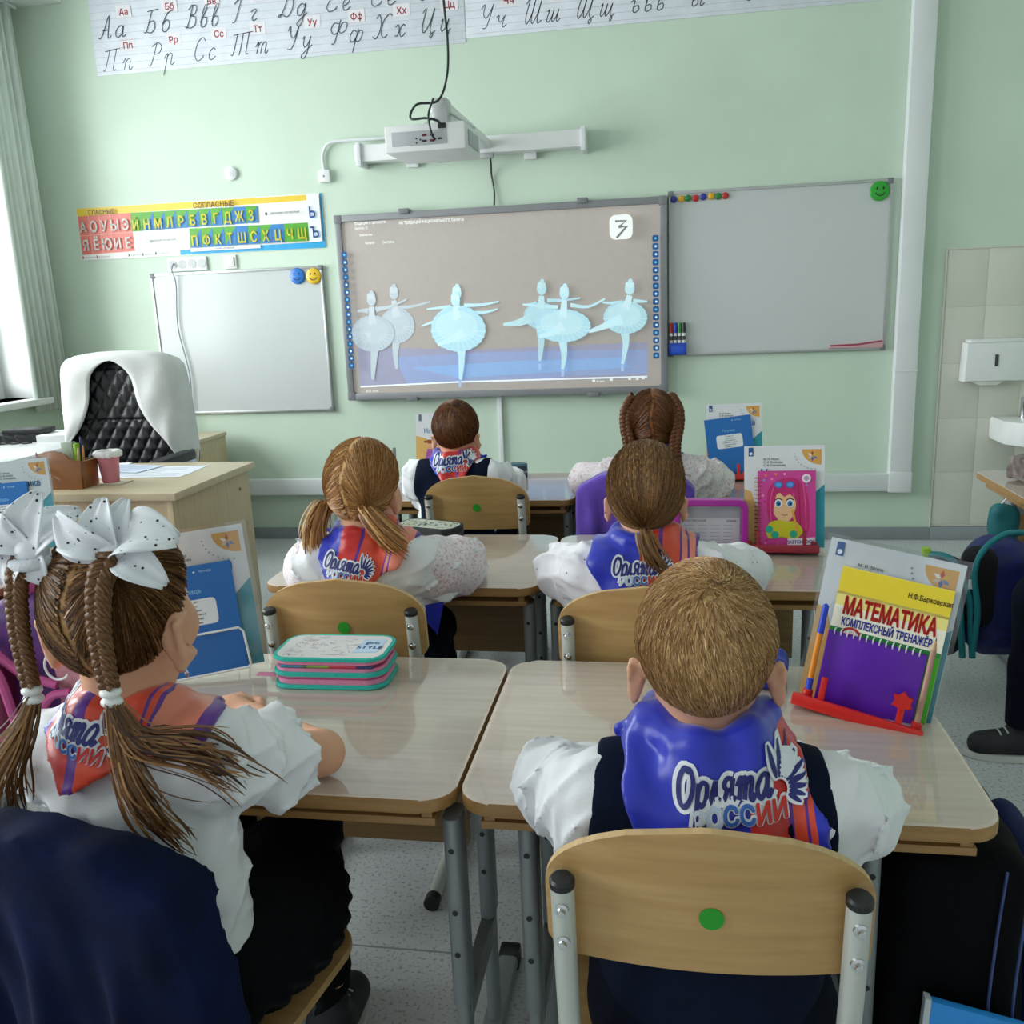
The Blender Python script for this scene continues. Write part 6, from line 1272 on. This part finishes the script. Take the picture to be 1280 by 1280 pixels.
# ---------- one seated child; everything in the child's own frame (x right, y forward, z up), origin on the floor
def child(label, loc, rz=0, head=(0, .04, .87), hyaw=0, hpitch=0, hroll=0, hs=1.0, shz=.70, shy=0.0, shw=.13, el=((-.18, .09, .645), (.18, .09, .645)), wr=((-.03, .23, .628), (.05, .25, .63)),
          shirt=None, sleeve=('long', .046, .04), vest=None, scarf=None, skirt=None, legs=None, h=.005, skin=None, seed=1, knees=None, hem=.40, ear=(.075, -.010, .8)):
    t = thing('person', label, 'person', (loc[0], loc[1], 0), rz); skin = skin or SKIN; H = Matrix.Translation(head) @ Euler((hpitch, hroll, hyaw)).to_matrix().to_4x4() @ Matrix.Scale(hs, 4)
    hp = lambda x, y, z: np.array((H @ Vector((x, y, z)))[:]); R3 = np.array(H.to_3x3().normalized())
    lo, hi = (-.42, -.2, -.01), (.42, .62, 1.02); hipz = .435; hip = np.array((0, 0, hipz)); nb = np.array((head[0] * .4, shy - .005, shz + .03))
    kn = knees or ((-.075, .30, .45), (.075, .30, .45))
    def torso(s, g, k=.03):
        s.cone(hip + (0, .0, .0), (nb[0], shy, shz - .05), .082 + g, .074 + g, k, (1.28, 1, 1)); s.cone((-shw * .78 + nb[0], shy, shz), (shw * .78 + nb[0], shy, shz), .046 + g, .046 + g, k)
        s.cone((nb[0] - shw * .55, shy, shz + .006), hp(0, -.02, -.10), .040 + g * .5, .034, .03); s.cone((nb[0] + shw * .55, shy, shz + .006), hp(0, -.02, -.10), .040 + g * .5, .034, .03)
    s = SDF(lo, hi, h); torso(s, 0)
    s.cone(nb, hp(0, -.012, -.05), .044 * hs, .042 * hs, .02)
    for sx, hip_, k_ in ((-1, -.06, kn[0]), (1, .06, kn[1])):
        s.cone((hip_, .02, hipz - .005), k_, .066, .05, .02); ank = (k_[0], k_[1] + .02, .085); s.cone(k_, ank, .046, .03, .015); s.cone((ank[0], ank[1], .05), (ank[0], ank[1] + .10, .03), .03, .024, .01)
    for i, sx in ((0, -1), (1, 1)):
        sh = np.array((nb[0] + sx * shw, shy, shz)); e = np.array(el[i]); w = np.array(wr[i]); s.cone(sh, e, .038, .031, .02); s.cone(e, w, .031, .021, .012)
        f = w - e; f[2] = 0; f /= np.linalg.norm(f) + 1e-9; sd = np.array((-f[1], f[0], 0)) * (-sx); pz = w + f * .045
        s.cone(w, pz + f * .02, .019, .022, .012, (1, 1, .75))
        for j in range(4):
            b = w + f * .062 + sd * (-.021 + .0145 * j); L = (.034, .042, .045, .038)[j]; m1 = b + f * L * .55 + np.array((0, 0, .004)); m2 = b + f * L + np.array((0, 0, -.008)); s.cone(b, m1, .0078, .0072, .004); s.cone(m1, m2, .0072, .0058, .003)
        b = w + f * .02 + sd * (.022); m1 = b + f * .022 + sd * .014; s.cone(b, m1, .0088, .008, .006); s.cone(m1, m1 + f * .024 + sd * .002, .008, .0062, .003)
    # head and face
    def E(c, r, k=.012, rot=None, sub=False): s.ell(hp(*c), np.array(r) * hs, k, R3 @ (rot if rot is not None else np.eye(3)), sub)
    def C_(a, b, ra, rb, k=.008): s.cone(hp(*a), hp(*b), ra * hs, rb * hs, k)
    E((0, -.008, .012), (.070, .088, .083), .01); E((0, .03, -.045), (.053, .054, .062), .03); E((.03, .05, -.04), (.03, .03, .03), .02); E((-.03, .05, -.04), (.03, .03, .03), .02); E((0, .066, -.088), (.02, .018, .016), .02)
    for sx in (-1, 1):
        E((sx * .03, .088, -.006), (.017, .01, .011), .01, None, True)
        rr_ = rotm(.15, 0, sx * -.8); ec = np.array((sx * ear[0], ear[1], -.03)); z_ = ear[2]; E(ec, np.array((.009, .02, .032)) * z_, .005, rr_); E(ec + np.array((sx * .008, .006, .004)) * z_, np.array((.006, .011, .02)) * z_, .005, rr_, True)
        C_(ec + np.array((sx * .006, -.014, .02)) * z_, ec + np.array((sx * .006, -.008, -.022)) * z_, .005 * z_, .004 * z_, .004); C_(ec + np.array((sx * .006, -.014, .02)) * z_, ec + np.array((sx * .002, .012, .026)) * z_, .005 * z_, .004 * z_, .004); E(ec + np.array((0, -.004, -.03)) * z_, np.array((.006, .009, .009)) * z_, .006)
    C_((0, .08, .005), (0, .094, -.022), .006, .009, .012); E((0, .09, -.03), (.013, .009, .008), .008); E((0, .082, -.06), (.02, .008, .007), .006); C_((0, .02, -.08), (0, -.012, -.06), .035, .042, .03)
    body = s.obj('body', skin, t, 1)
    for sx in (-1, 1): MB().sphere(tuple(hp(sx * .03, .070, -.006)), .0115 * hs, 12).build('eye', mat('eye_white', '#e8e6e2', .2), t, True); MB().sphere(tuple(hp(sx * .03, .0775, -.006)), .0052 * hs, 10).build('iris', mat('eye_dark', '#3a2a1e', .2), t, True)
    # shirt
    sf = SDF(lo, hi, h); torso(sf, .012)
    for i, sx in ((0, -1), (1, 1)):
        sh = np.array((nb[0] + sx * shw, shy, shz)); e = np.array(el[i]); w = np.array(wr[i])
        if sleeve[0] == 'long':
            sf.cone(sh, e, sleeve[1], sleeve[2] + .008, .03); sf.cone(e, e + (w - e) * .86, sleeve[2] + .008, sleeve[2] * .75, .015)
            mid = sh * .45 + e * .55; sf.cone(sh + (sx * -.02, .0, -.04), e + (sx * .004, -.02, -.012), .034, .026, .03); sf.cone(e + (sx * .006, -.015, -.015), (nb[0] + sx * (shw - .03), shy + .03, shz - .12), .022, .03, .03)
        else:
            a = sh + (e - sh) * .30; sf.cone(sh, a, sleeve[1], sleeve[2], .02); a2 = sh + (e - sh) * .36; sf.cone(a, a2, sleeve[2] + .002, sleeve[2] + .010, .004)
    P = sf.grid(); nr = np.abs(sf.F) < .035; q = P[nr]; aw = np.clip((np.abs(q[:, 0] - nb[0]) - shw * .7) * 14, .25, 1); sf.F[nr] -= folds(q, .017, 46, seed + 40) * aw; sf.F[nr] += wav(q, .0035, 55, seed) + wav(q, .0022, 120, seed + 3) - .004 * np.maximum(0, wav(q * np.array((1, 1, .5), np.float32), 1.6, 60, seed + 9) - .5)
    sf.F = np.maximum(sf.F, hem - P[..., 2]); sf.F = np.maximum(sf.F, P[..., 2] - (shz + .075) + 0 * P[..., 1])
    sobj = sf.obj('shirt', shirt or M_shirt, t, 1); del P
    if vest is not None:
        sv = SDF(lo, hi, h); torso(sv, .021); P = sv.grid(); X = np.abs(P[..., 0] - nb[0]); sv.F = np.maximum(sv.F, X - (shw + .004 - np.clip((P[..., 2] - (shz - .08)) * .10, 0, .02)) - np.clip(shz - .09 - P[..., 2], 0, .03) * .8)
        sv.F = np.maximum(sv.F, np.maximum(.39 - P[..., 2], -(np.hypot(P[..., 0] - nb[0], P[..., 1] - shy - .02) - .052) - np.maximum(0, (shz + .01) - P[..., 2]) * 6)); nr = np.abs(sv.F) < .02; sv.F[nr] += wav(P[nr], .002, 50, seed + 21); sv.obj('vest', vest, t, 1); del P
    if scarf is not None:
        sc = SDF((lo[0], lo[1], shz - .16), (hi[0], .3, shz + .2), min(h, .004)); torso(sc, .030); colc = hp(0, -.014, -.085)
        # rolled collar around the neck
        cy_ = float(colc[1]) * .75 + shy * .25; cx_ = float(colc[0])
        for r_, z_, th in scarf.get('rolls', ((.054, .078, .017), (.060, .052, .021), (.070, .022, .022))):
            pts = [(cx_ + r_ * 1.05 * math.cos(a), cy_ + r_ * math.sin(a), shz + z_ + .008 * math.cos(2 * a + 1) - .018 * max(0, math.sin(a))) for a in np.linspace(0, 2 * PI, 19)]
            sc.path(pts, th, .012)
        P = sc.grid(); pd = poly_sd(P[:, 0, :, :][..., [0, 2]], scarf['poly'])[:, None, :]; front = P[..., 1] > shy + .02
        lim = np.where(front, np.maximum(np.abs(P[..., 0] - nb[0]) - (.092 - np.clip((shz + .05 - P[..., 2]) * .5, -.02, .08)), shz - .02 - P[..., 2]), pd); sc.F = np.maximum(sc.F, lim)
        nr = np.abs(sc.F) < .02; q = P[nr]; sc.F[nr] += wav(q * np.array((1.4, 1, .7), np.float32), .0048, 60, seed + 5) + wav(q, .0015, 140, seed + 6)
        kx = nb[0]; sc.ell((kx, shy + .105, shz + .0), (.025, .02, .022), .01); sc.cone((kx, shy + .11, shz - .01), (kx - .05, shy + .13, shz - .09), .014, .022, .01); sc.cone((kx, shy + .11, shz - .01), (kx + .05, shy + .13, shz - .09), .014, .022, .01)
        V, Q = sc.mesh(); V = relax(V, Q, 1); xs = [p_[0] for p_ in scarf['poly']]; x0, x1 = min(xs), max(xs)
        u = (V[:, 0] - x0) / (x1 - x0) + (V[:, 2] - shz) * scarf.get('slant', 0.0) + np.maximum(0, V[:, 1] - shy) * scarf.get('wrap', 1.2) + np.maximum(0, V[:, 2] - shz - .04) * scarf.get('top', 0)
        o = mesh_obj('neckerchief', V, Q, scarf_mat('neckerchief_print_%d' % seed, scarf['stops']), t, True, uv=np.c_[u, V[:, 2] * 4]); del P
        if scarf.get('logo'): bvh = BVHTree.FromPolygons([tuple(v) for v in V.tolist()], Q.tolist()); logo(o, bvh, *scarf['logo'])
    # lower garment and shoes
    sl = SDF((-.4, -.2, 0), (.4, .62, .56), max(h, .005))
    if skirt is None:
        for sx, hip_, k_ in ((-1, -.06, kn[0]), (1, .06, kn[1])):
            sl.cone((hip_, -.0, hipz), k_, .088, .066, .03); ank = (k_[0], k_[1] + .02, .10); sl.cone(k_, ank, .062, .046, .02)
        sl.ell((0, -.0, hipz + .005), (.118, .098, .08), .03)
    else:
        for k_ in kn: sl.cone((k_[0] * .8, .02, hipz - .005), k_, .072, .056, .02); sl.cone(k_, (k_[0], k_[1] + .02, .10), .051, .036, .02)
        sl.ell((skirt[0], skirt[1], hipz - .01), (skirt[2], skirt[3], .085), .02); sl.ell((0, 0, hipz + .01), (.12, .1, .09), .03)
        P = sl.grid(); nr = np.abs(sl.F) < .03; q = P[nr]; ang = np.arctan2(q[:, 1] - skirt[1], q[:, 0] - skirt[0]); sl.F[nr] += .006 * np.sin(ang * 26 + 3 * np.sin(q[:, 2] * 60)) * np.clip((.47 - q[:, 2]) * 12, .15, 1); 
    P = sl.grid(); nr = np.abs(sl.F) < .03; sl.F[nr] += wav(P[nr], .003, 45, seed + 11); sl.F = np.maximum(sl.F, np.maximum(.095 - P[..., 2], P[..., 2] - .535))
    sl.obj('trousers' if skirt is None else 'skirt', legs or M_trouser, t, 1); del P
    for k_ in kn:
        a = (k_[0], k_[1] + .02); ss = SDF((a[0] - .07, a[1] - .07, -.005), (a[0] + .07, a[1] + .18, .13), .004); ss.cone((a[0], a[1] - .012, .05), (a[0], a[1] + .10, .036), .04, .034, .02, (1, 1, 1)); ss.cone((a[0], a[1], .06), (a[0], a[1] - .005, .1), .037, .036, .02); P = ss.grid(); ss.F = np.maximum(ss.F, .008 - P[..., 2]); V, Q = ss.mesh(); sh_ = mesh_obj('shoe', relax(V, Q, 1), Q, M_shoe, t)
        MB().prism([(a[0] + .04 * math.cos(x) * (1 - .12 * max(0, math.sin(x))), a[1] + .045 + .1 * math.sin(x)) for x in np.linspace(0, 2 * PI, 25)[:-1]], .001, .02, 'xy', .004).build('sole', M_sole, sh_)
        for j in range(3): MB().tube([(a[0] - .02, a[1] + .04 + j * .017, .078 - j * .006), (a[0], a[1] + .042 + j * .017, .084 - j * .006), (a[0] + .02, a[1] + .04 + j * .017, .078 - j * .006)], .0025, 6).build('lace', M_sole, sh_)
    return t, H
BLU, RED, ORG, SAL, PUR = '#1c2cb4', '#c61f1c', '#d9472c', '#e0826a', '#5a1f8c'
def std(a, b, c, d, e): return [(0, BLU), (a, RED), (b, PUR), (b + .03, ORG), (c, PUR), (c + .018, SAL), (c + .05, PUR), (c + .068, SAL), (d, PUR), (e, BLU)]
H_blond = hair_mat('short_blond_hair', '#5e3f20', '#a67c4a', '#dcb884'); H_brown = hair_mat('brown_hair', '#2c1a0e', '#674426', '#ad8252'); H_fair = hair_mat('fair_hair', '#6a4220', '#a87440', '#d8ab70'); H_mid = hair_mat('light_brown_hair', '#3a2412', '#74502c', '#a97e4c'); H_chest = hair_mat('chestnut_hair', '#2a140a', '#5e3518', '#8f5a2c')
# ---- nearest boy
b1, H = child('boy in navy vest and white shirt with blue neckerchief, nearest, seen from behind', (.05, .94), head=(-.006, .045, .860), hs=1.02, shz=.698, shy=.0, shw=.134, el=((-.184, .10, .65), (.176, .10, .645)), vest=M_navy, h=.0045, seed=11, hem=.52, ear=(.078, -.012, .78),
    scarf=dict(poly=[(-.085, .83), (.09, .83), (.092, .77), (.112, .72), (.110, .63), (.06, .585), (-.02, .60), (-.078, .685), (-.098, .745), (-.09, .785)], stops=[(0, BLU), (.665, RED), (.86, PUR), (.89, ORG), (.95, PUR), (.965, ORG), (1.1, BLU)], slant=.45, top=-3.5, wrap=-1.5, rolls=((.058, .088, .019), (.067, .058, .024), (.08, .022, .024)), logo=(.020, .738, .128, .10)))
head_hair(b1, H, 'boy', H_blond, 'short', 5, dens=26000, step=.0052, cap_r=1.0)
# ---- girl with white bows, near left
g1, H1 = child('girl with two braids and white bows in a white ruffled blouse, near left', (-.645, .93), head=(-.018, .045, .905), hs=1.05, hyaw=-.0, shz=.715, shy=.02, shw=.115, el=((-.19, .10, .66), (.160, .19, .638)), wr=((-.09, .27, .63), (-.0, .31, .63)), sleeve=('short', .056, .052), skirt=(.03, .10, .175, .2), legs=M_blackcloth, h=.0045, seed=23, hem=.46, ear=(.080, -.022, 1.05),
    scarf=dict(poly=[(-.10, .86), (.11, .86), (.12, .80), (.105, .765), (.04, .752), (-.06, .712), (-.11, .765), (-.115, .82)], stops=[(0, BLU), (.09, RED), (.30, PUR), (.36, ORG), (.62, PUR), (.635, ORG), (.66, PUR), (.675, SAL), (.9, PUR), (1.0, BLU)], slant=-.6, logo=(-.045, .775, .115, -.2)))
head_hair(g1, H1, 'girl', H_brown, 'tie', 8, ties=[(-.052, -.06, .066), (.038, -.068, .066)], dens=15000)
hq = lambda x, y, z: tuple((H1 @ Vector((x, y, z)))[:])
wl_ = lambda x, y, z: (x + .645, y - .93, z)
br = braid('braid', g1, [hq(.038, -.068, .07), hq(.048, -.086, .08), hq(.044, -.1, .06), hq(.042, -.108, .02), hq(.044, -.112, -.02), hq(.048, -.114, -.052)], .0125, H_brown, 6.5, 1, .0095)
bl = braid('braid', g1, [hq(-.052, -.06, .07), hq(-.064, -.074, .076), hq(-.066, -.086, .05), hq(-.068, -.09, .01), hq(-.066, -.092, -.03), hq(-.062, -.094, -.062)], .011, H_brown, 6.5, 2, .009)
for b_, p_ in ((br, hq(.048, -.114, -.056)), (bl, hq(-.062, -.094, -.066))):
    for dz in (0, -.011): MB().sphere((p_[0], p_[1], p_[2] + dz), .0115, 14, (1.1, 1, .6)).build('bead_tie', M_white, b_, True)
a_ = hq(.048, -.115, -.07); tl = tuft('loose_braid_end', g1, [a_, (a_[0] + .03, a_[1] - .005, a_[2] - .045), (a_[0] + .085, a_[1] + .02, a_[2] - .07), (a_[0] + .125, a_[1] + .05, a_[2] - .12)], 90, .008, .03, H_brown, 3, .0022, .02)
tuft('loose_braid_end', g1, [a_, (a_[0] + .006, a_[1] - .006, a_[2] - .06), (a_[0] + .028, a_[1] - .01, a_[2] - .12), (a_[0] + .07, a_[1] - .0, a_[2] - .18)], 80, .007, .016, H_brown, 4, .0022, .015)
a_ = hq(-.062, -.095, -.078); tuft('loose_braid_end', g1, [a_, (a_[0] - .008, a_[1] - .02, a_[2] - .035), (a_[0] - .035, a_[1] - .03, a_[2] - .08), (a_[0] - .045, a_[1] - .02, a_[2] - .14)], 90, .007, .025, H_mid, 5, .0022, .015)
def bow_mat():
    m = mat('white_organza', '#e9edf2', .45, var=.03, scale=14); nt = m.node_tree; b = nt.nodes['Principled BSDF']; src = b.inputs['Base Color'].links[0].from_socket
    b.inputs['Transmission Weight'].default_value = .0; b.inputs['Sheen Weight'].default_value = .3
    tc = N(nt, 'ShaderNodeTexCoord'); v = N(nt, 'ShaderNodeTexVoronoi'); v.inputs['Scale'].default_value = 120; nt.links.new(tc.outputs['Object'], v.inputs['Vector']); cr = N(nt, 'ShaderNodeValToRGB'); cr.color_ramp.elements[0].position = .15; cr.color_ramp.elements[1].position = .2; cr.color_ramp.elements[0].color = (*lin('#3c4a8c'), 1); cr.color_ramp.elements[1].color = (1, 1, 1, 1)
    nt.links.new(v.outputs['Distance'], cr.inputs[0]); no = N(nt, 'ShaderNodeTexNoise'); no.inputs['Scale'].default_value = 30; nt.links.new(tc.outputs['Object'], no.inputs['Vector']); c2 = N(nt, 'ShaderNodeValToRGB'); c2.color_ramp.elements[0].position = .5; c2.color_ramp.elements[1].position = .56; nt.links.new(no.outputs['Fac'], c2.inputs[0])
    mx = N(nt, 'ShaderNodeMix', data_type='RGBA', blend_type='MULTIPLY'); nt.links.new(c2.outputs[0], mx.inputs[0]); nt.links.new(src, mx.inputs[6]); nt.links.new(cr.outputs[0], mx.inputs[7]); nt.links.new(mx.outputs[2], b.inputs['Base Color']); return m
def petal(parent, c, dirv, upv, L, Wd, curl=.35, cup=.25, seed=0, twist=0.0):
    D_ = Vector(dirv).normalized(); U = Vector(upv); S = D_.cross(U).normalized(); U = S.cross(D_).normalized(); V = []; Fc = []; n, m = 13, 13; r = random.Random(seed)
    for i in range(n):
        u = i / (n - 1); wd = Wd * (math.sin(PI * min(1, u * .86 + .08)) ** .8) * .5
        for j in range(m):
            v = j / (m - 1) * 2 - 1; hgt = curl * L * math.sin(PI * u) + cup * wd * (v * v) + .05 * Wd * math.sin(v * 7 + seed) * u; V.append(Vector(c) + D_ * (u * L) + S * (v * wd) + U * (hgt + twist * v * wd * u))
    for i in range(n - 1):
        for j in range(m - 1): Fc.append((i * m + j, i * m + j + 1, (i + 1) * m + j + 1, (i + 1) * m + j))
    o = mesh_obj('bow_loop', [tuple(v) for v in V], Fc, bow_mat(), parent); md = o.modifiers.new('thick', 'SOLIDIFY'); md.thickness = .0012; return o
def bow(c, out, spec):
    k = MB().sphere(c, .019, 18, (1.0, 1.0, .9)).build('hair_bow', bow_mat(), g1, True)
    MB().tube([(c[0] + .02 * math.cos(a), c[1] + .02 * math.sin(a), c[2] - .012) for a in np.linspace(0, 2 * PI, 17)], .0075, 8, False).build('elastic', mat('white_elastic', '#dfe4ea', .7, bump=.5, bscale=200), k, True)
    for i, (d_, u_, L, Wd, cu) in enumerate(spec): petal(k, c, d_, u_, L * .86, Wd * .86, cu, .3, i + 1, .2 * (-1) ** i)
bow(hq(.046, -.07, .084), None, [((-.75, -.25, .75), (-.3, -1, .2), .088, .062, .2), ((-.15, .15, 1), (-.2, -1, .0), .076, .055, .2), ((.15, .35, .9), (0, -1, .3), .075, .045, .15), ((1, -.1, .22), (0, -.6, 1), .102, .075, .25), ((.85, -.25, -.35), (0, -.8, .8), .092, .05, .2), ((-.95, -.35, .25), (0, -.8, .8), .07, .05, .2)])
bow(hq(-.056, -.066, .086), None, [((-.55, -.1, .85), (-.2, -1, .2), .085, .06, .18), ((.35, -.1, .9), (0, -1, .2), .09, .055, .2), ((.85, .1, .6), (-.3, -1, .3), .092, .055, .2), ((-1, -.1, -.1), (0, -.6, 1), .07, .05, .25), ((-.5, -.3, -.8), (-.4, -.8, .3), .06, .045, .2), ((.5, -.3, -.75), (.2, -1, .1), .05, .04, .2)])
for i, sx in ((0, -1), (1, 1)):      # gathered sleeve frills
    sh = np.array((-.007 + sx * .115, .02, .715)); e = np.array(((-.19, .10, .66), (.160, .19, .638))[i]); ax = (e - sh) / np.linalg.norm(e - sh); u = np.cross(ax, (0, 0, 1)); u /= np.linalg.norm(u); v = np.cross(ax, u); V = []; Fc = []; n = 204; st = sh + (e - sh) * .24
    for k in range(5):
        t_ = k / 4; rad = .047 + .014 * t_
        for j in range(n): a = 2 * PI * j / n; rr_ = rad * (1 + (.015 + .05 * t_) * math.sin(a * 17 + .5 * math.sin(a * 3))); V.append(tuple(st + ax * (.045 * t_ + .001 * t_ * math.sin(a * 17 + 1)) + u * math.cos(a) * rr_ + v * math.sin(a) * rr_))
    for k in range(4):
        for j in range(n): Fc.append((k * n + j, k * n + (j + 1) % n, (k + 1) * n + (j + 1) % n, (k + 1) * n + j))
    o = mesh_obj('sleeve_frill', V, Fc, M_shirt, g1); md = o.modifiers.new('thick', 'SOLIDIFY'); md.thickness = .0015
MB().tube([hq(.084, -.026, -.064), hq(.087, -.026, -.07), hq(.085, -.024, -.076), hq(.082, -.024, -.07)], .0012, 6).build('earring', M_metal, g1)
# ---- girl with pigtails, middle left
g2, H2 = child('girl with fair pigtails and a lace sleeved white blouse, middle row left', (-.665, 1.85), head=(.004, .05, .868), hs=1.04, hyaw=-.12, shz=.70, shy=.02, shw=.115, el=((-.162, .11, .655), (.18, .18, .65)), wr=((-.05, .28, .628), (.05, .3, .63)), sleeve=('long', .05, .046), skirt=(0, .08, .15, .18), legs=M_trouser, h=.0055, seed=37, shirt=M_shirt,
    scarf=dict(poly=[(-.06, .85), (.08, .85), (.125, .80), (.135, .77), (.10, .715), (.0, .648), (-.05, .665), (-.085, .73), (-.075, .79)], stops=std(.24, .42, .70, .93, 1.05), slant=-.9, logo=(-.015, .705, .108, -.16)))
M_lace = lace()
for i, sx in ((0, -1), (1, 1)):
    e = np.array(((-.162, .11, .655), (.18, .18, .65))[i]); sh = np.array((sx * .115, .02, .70)); w = np.array(((-.05, .28, .628), (.05, .3, .63))[i]); s = SDF((-.32, -.1, .55), (.32, .42, .8), .0055); a = sh + (e - sh) * .05
    s.cone(a, e, .058, .066, .02); s.cone(e, e + (w - e) * .45, .066, .06, .02); s.cone(a + (e - a) * .4 + (0, -.02, -.03), e + (0, -.02, -.02), .046, .05, .02); P = s.grid(); nr = np.abs(s.F) < .02; s.F[nr] += wav(P[nr], .004, 80, 40 + i); s.F = np.maximum(s.F, .6025 - P[..., 2] - 9 * (P[..., 1] < .14)); s.obj('lace_sleeve', M_lace, g2, 1)
MB().prism([(.10, .585), (.17, .60), (.15, .52)], .05, .053, 'xz', .0005).build('scarf_tip', mat('blue_scarf_tip', BLU, .35), g2)
head_hair(g2, H2, 'girl', H_fair, 'tie', 9, ties=[(-.072, -.045, -.03), (.045, -.082, -.03)], dens=9000)
hq2 = lambda x, y, z: tuple((H2 @ Vector((x, y, z)))[:])
for p_, path in (((-.074, -.046, -.032), [(-.078, -.055, -.04), (-.09, -.07, -.08), (-.092, -.07, -.14)]), ((.046, -.086, -.032), [(.052, -.095, -.04), (.085, -.10, -.075), (.115, -.085, -.11)])):
    c = hq2(*p_); MB().sphere(c, .011, 12, (1, 1, .7)).build('yellow_band', mat('yellow_elastic', '#d8c22a', .5), g2, True); tuft('pigtail', g2, [hq2(*p_)] + [hq2(*q_) for q_ in path], 260, .009, .022, H_fair, 12, .003, .006)
# ---- girl with ponytail, middle right
g3, H3 = child('girl with a low ponytail in a dotted white blouse, middle row right', (-.04, 1.82), head=(0, .035, .86), hs=1.03, shz=.70, shy=.0, shw=.12, el=((-.188, .16, .65), (.21, .18, .645)), wr=((-.05, .3, .628), (.05, .32, .63)), sleeve=('long', .05, .048), shirt=dotted(), h=.0055, seed=51, skirt=(0, .08, .15, .18),
    scarf=dict(poly=[(-.06, .84), (.07, .84), (.105, .79), (.11, .72), (.07, .65), (-.07, .65), (-.12, .735), (-.1, .79)], stops=[(0, BLU), (.49, RED), (.64, PUR), (.67, ORG), (.83, PUR), (.85, SAL), (.9, PUR), (.92, SAL), (.97, PUR), (1.0, BLU)], slant=-.3, logo=(-.012, .715, .112, .02)))
head_hair(g3, H3, 'girl', H_mid, 'tie', 10, ties=[(.0, -.085, -.072)], dens=10000)
hq3 = lambda x, y, z: tuple((H3 @ Vector((x, y, z)))[:]); tuft('ponytail', g3, [hq3(0, -.085, -.07), hq3(.01, -.098, -.10), hq3(.035, -.092, -.14), hq3(.05, -.07, -.17)], 320, .012, .02, H_mid, 13, .003, .004)
# ---- boy in the front row
b2, H4 = child('boy with brown hair in a navy vest, front row left', (-.675, 2.84), head=(0, .045, .85), hs=1.0, shz=.70, shy=.0, shw=.13, el=((-.165, .16, .65), (.15, .20, .645)), wr=((-.04, .3, .628), (.06, .33, .63)), vest=M_navy, h=.006, seed=67, hem=.52, shirt=M_shirt,
    scarf=dict(poly=[(-.065, .83), (.07, .83), (.085, .77), (.04, .72), (.0, .685), (-.05, .735), (-.085, .775)], stops=[(0, BLU), (.3, RED), (.62, PUR), (.66, RED), (.9, ORG), (1.0, BLU)], slant=-.5, logo=(.0, .755, .125, .05)))
head_hair(b2, H4, 'boy', H_chest, 'short', 15, dens=12000, step=.008, cap_r=.995)
# ---- girl in the front row
g4, H5 = child('girl with two chestnut french braids in a lacy white blouse, front row right', (-.04, 2.86), head=(0, .04, .862), hs=1.04, shz=.70, shy=.01, shw=.125, el=((-.22, .17, .655), (.2, .21, .645)), wr=((-.06, .3, .628), (.06, .33, .63)), sleeve=('long', .052, .048), shirt=M_lace, h=.006, seed=83, skirt=(0, .08, .15, .18),
    scarf=dict(poly=[(-.065, .84), (.07, .84), (.09, .77), (.04, .735), (-.04, .735), (-.09, .775)], stops=[(0, BLU), (.97, RED), (1.1, BLU)]))
head_hair(g4, H5, 'girl', H_chest, 'tie', 17, ties=[(-.066, -.06, -.03), (.066, -.06, -.03)], dens=8000)
hq5 = lambda x, y, z: tuple((H5 @ Vector((x, y, z)))[:])
for sx in (-1, 1): braid('braid', g4, [hq5(sx * .052, -.02, .082), hq5(sx * .074, -.048, .045), hq5(sx * .076, -.064, 0), hq5(sx * .068, -.08, -.05), hq5(sx * .07, -.085, -.1), hq5(sx * .085, -.09, -.15)], .017, H_chest, 7, 5, .013)
# ---- child at the right edge, turned to the aisle, mostly outside the picture
p7, H6 = child('child in dark trousers and black shoes sitting at the right edge, mostly out of view', (1.262, 2.5), rz=PI / 2, head=(0, .03, .87), el=((-.17, .06, .56), (.17, .06, .56)), wr=((-.09, .2, .53), (.09, .2, .53)), h=.007, seed=97, legs=M_trouser, vest=M_navy, knees=((-.075, .30, .45), (.075, .15, .45)))
head_hair(p7, H6, 'boy', H_brown, 'short', 19, dens=3000, step=.008)
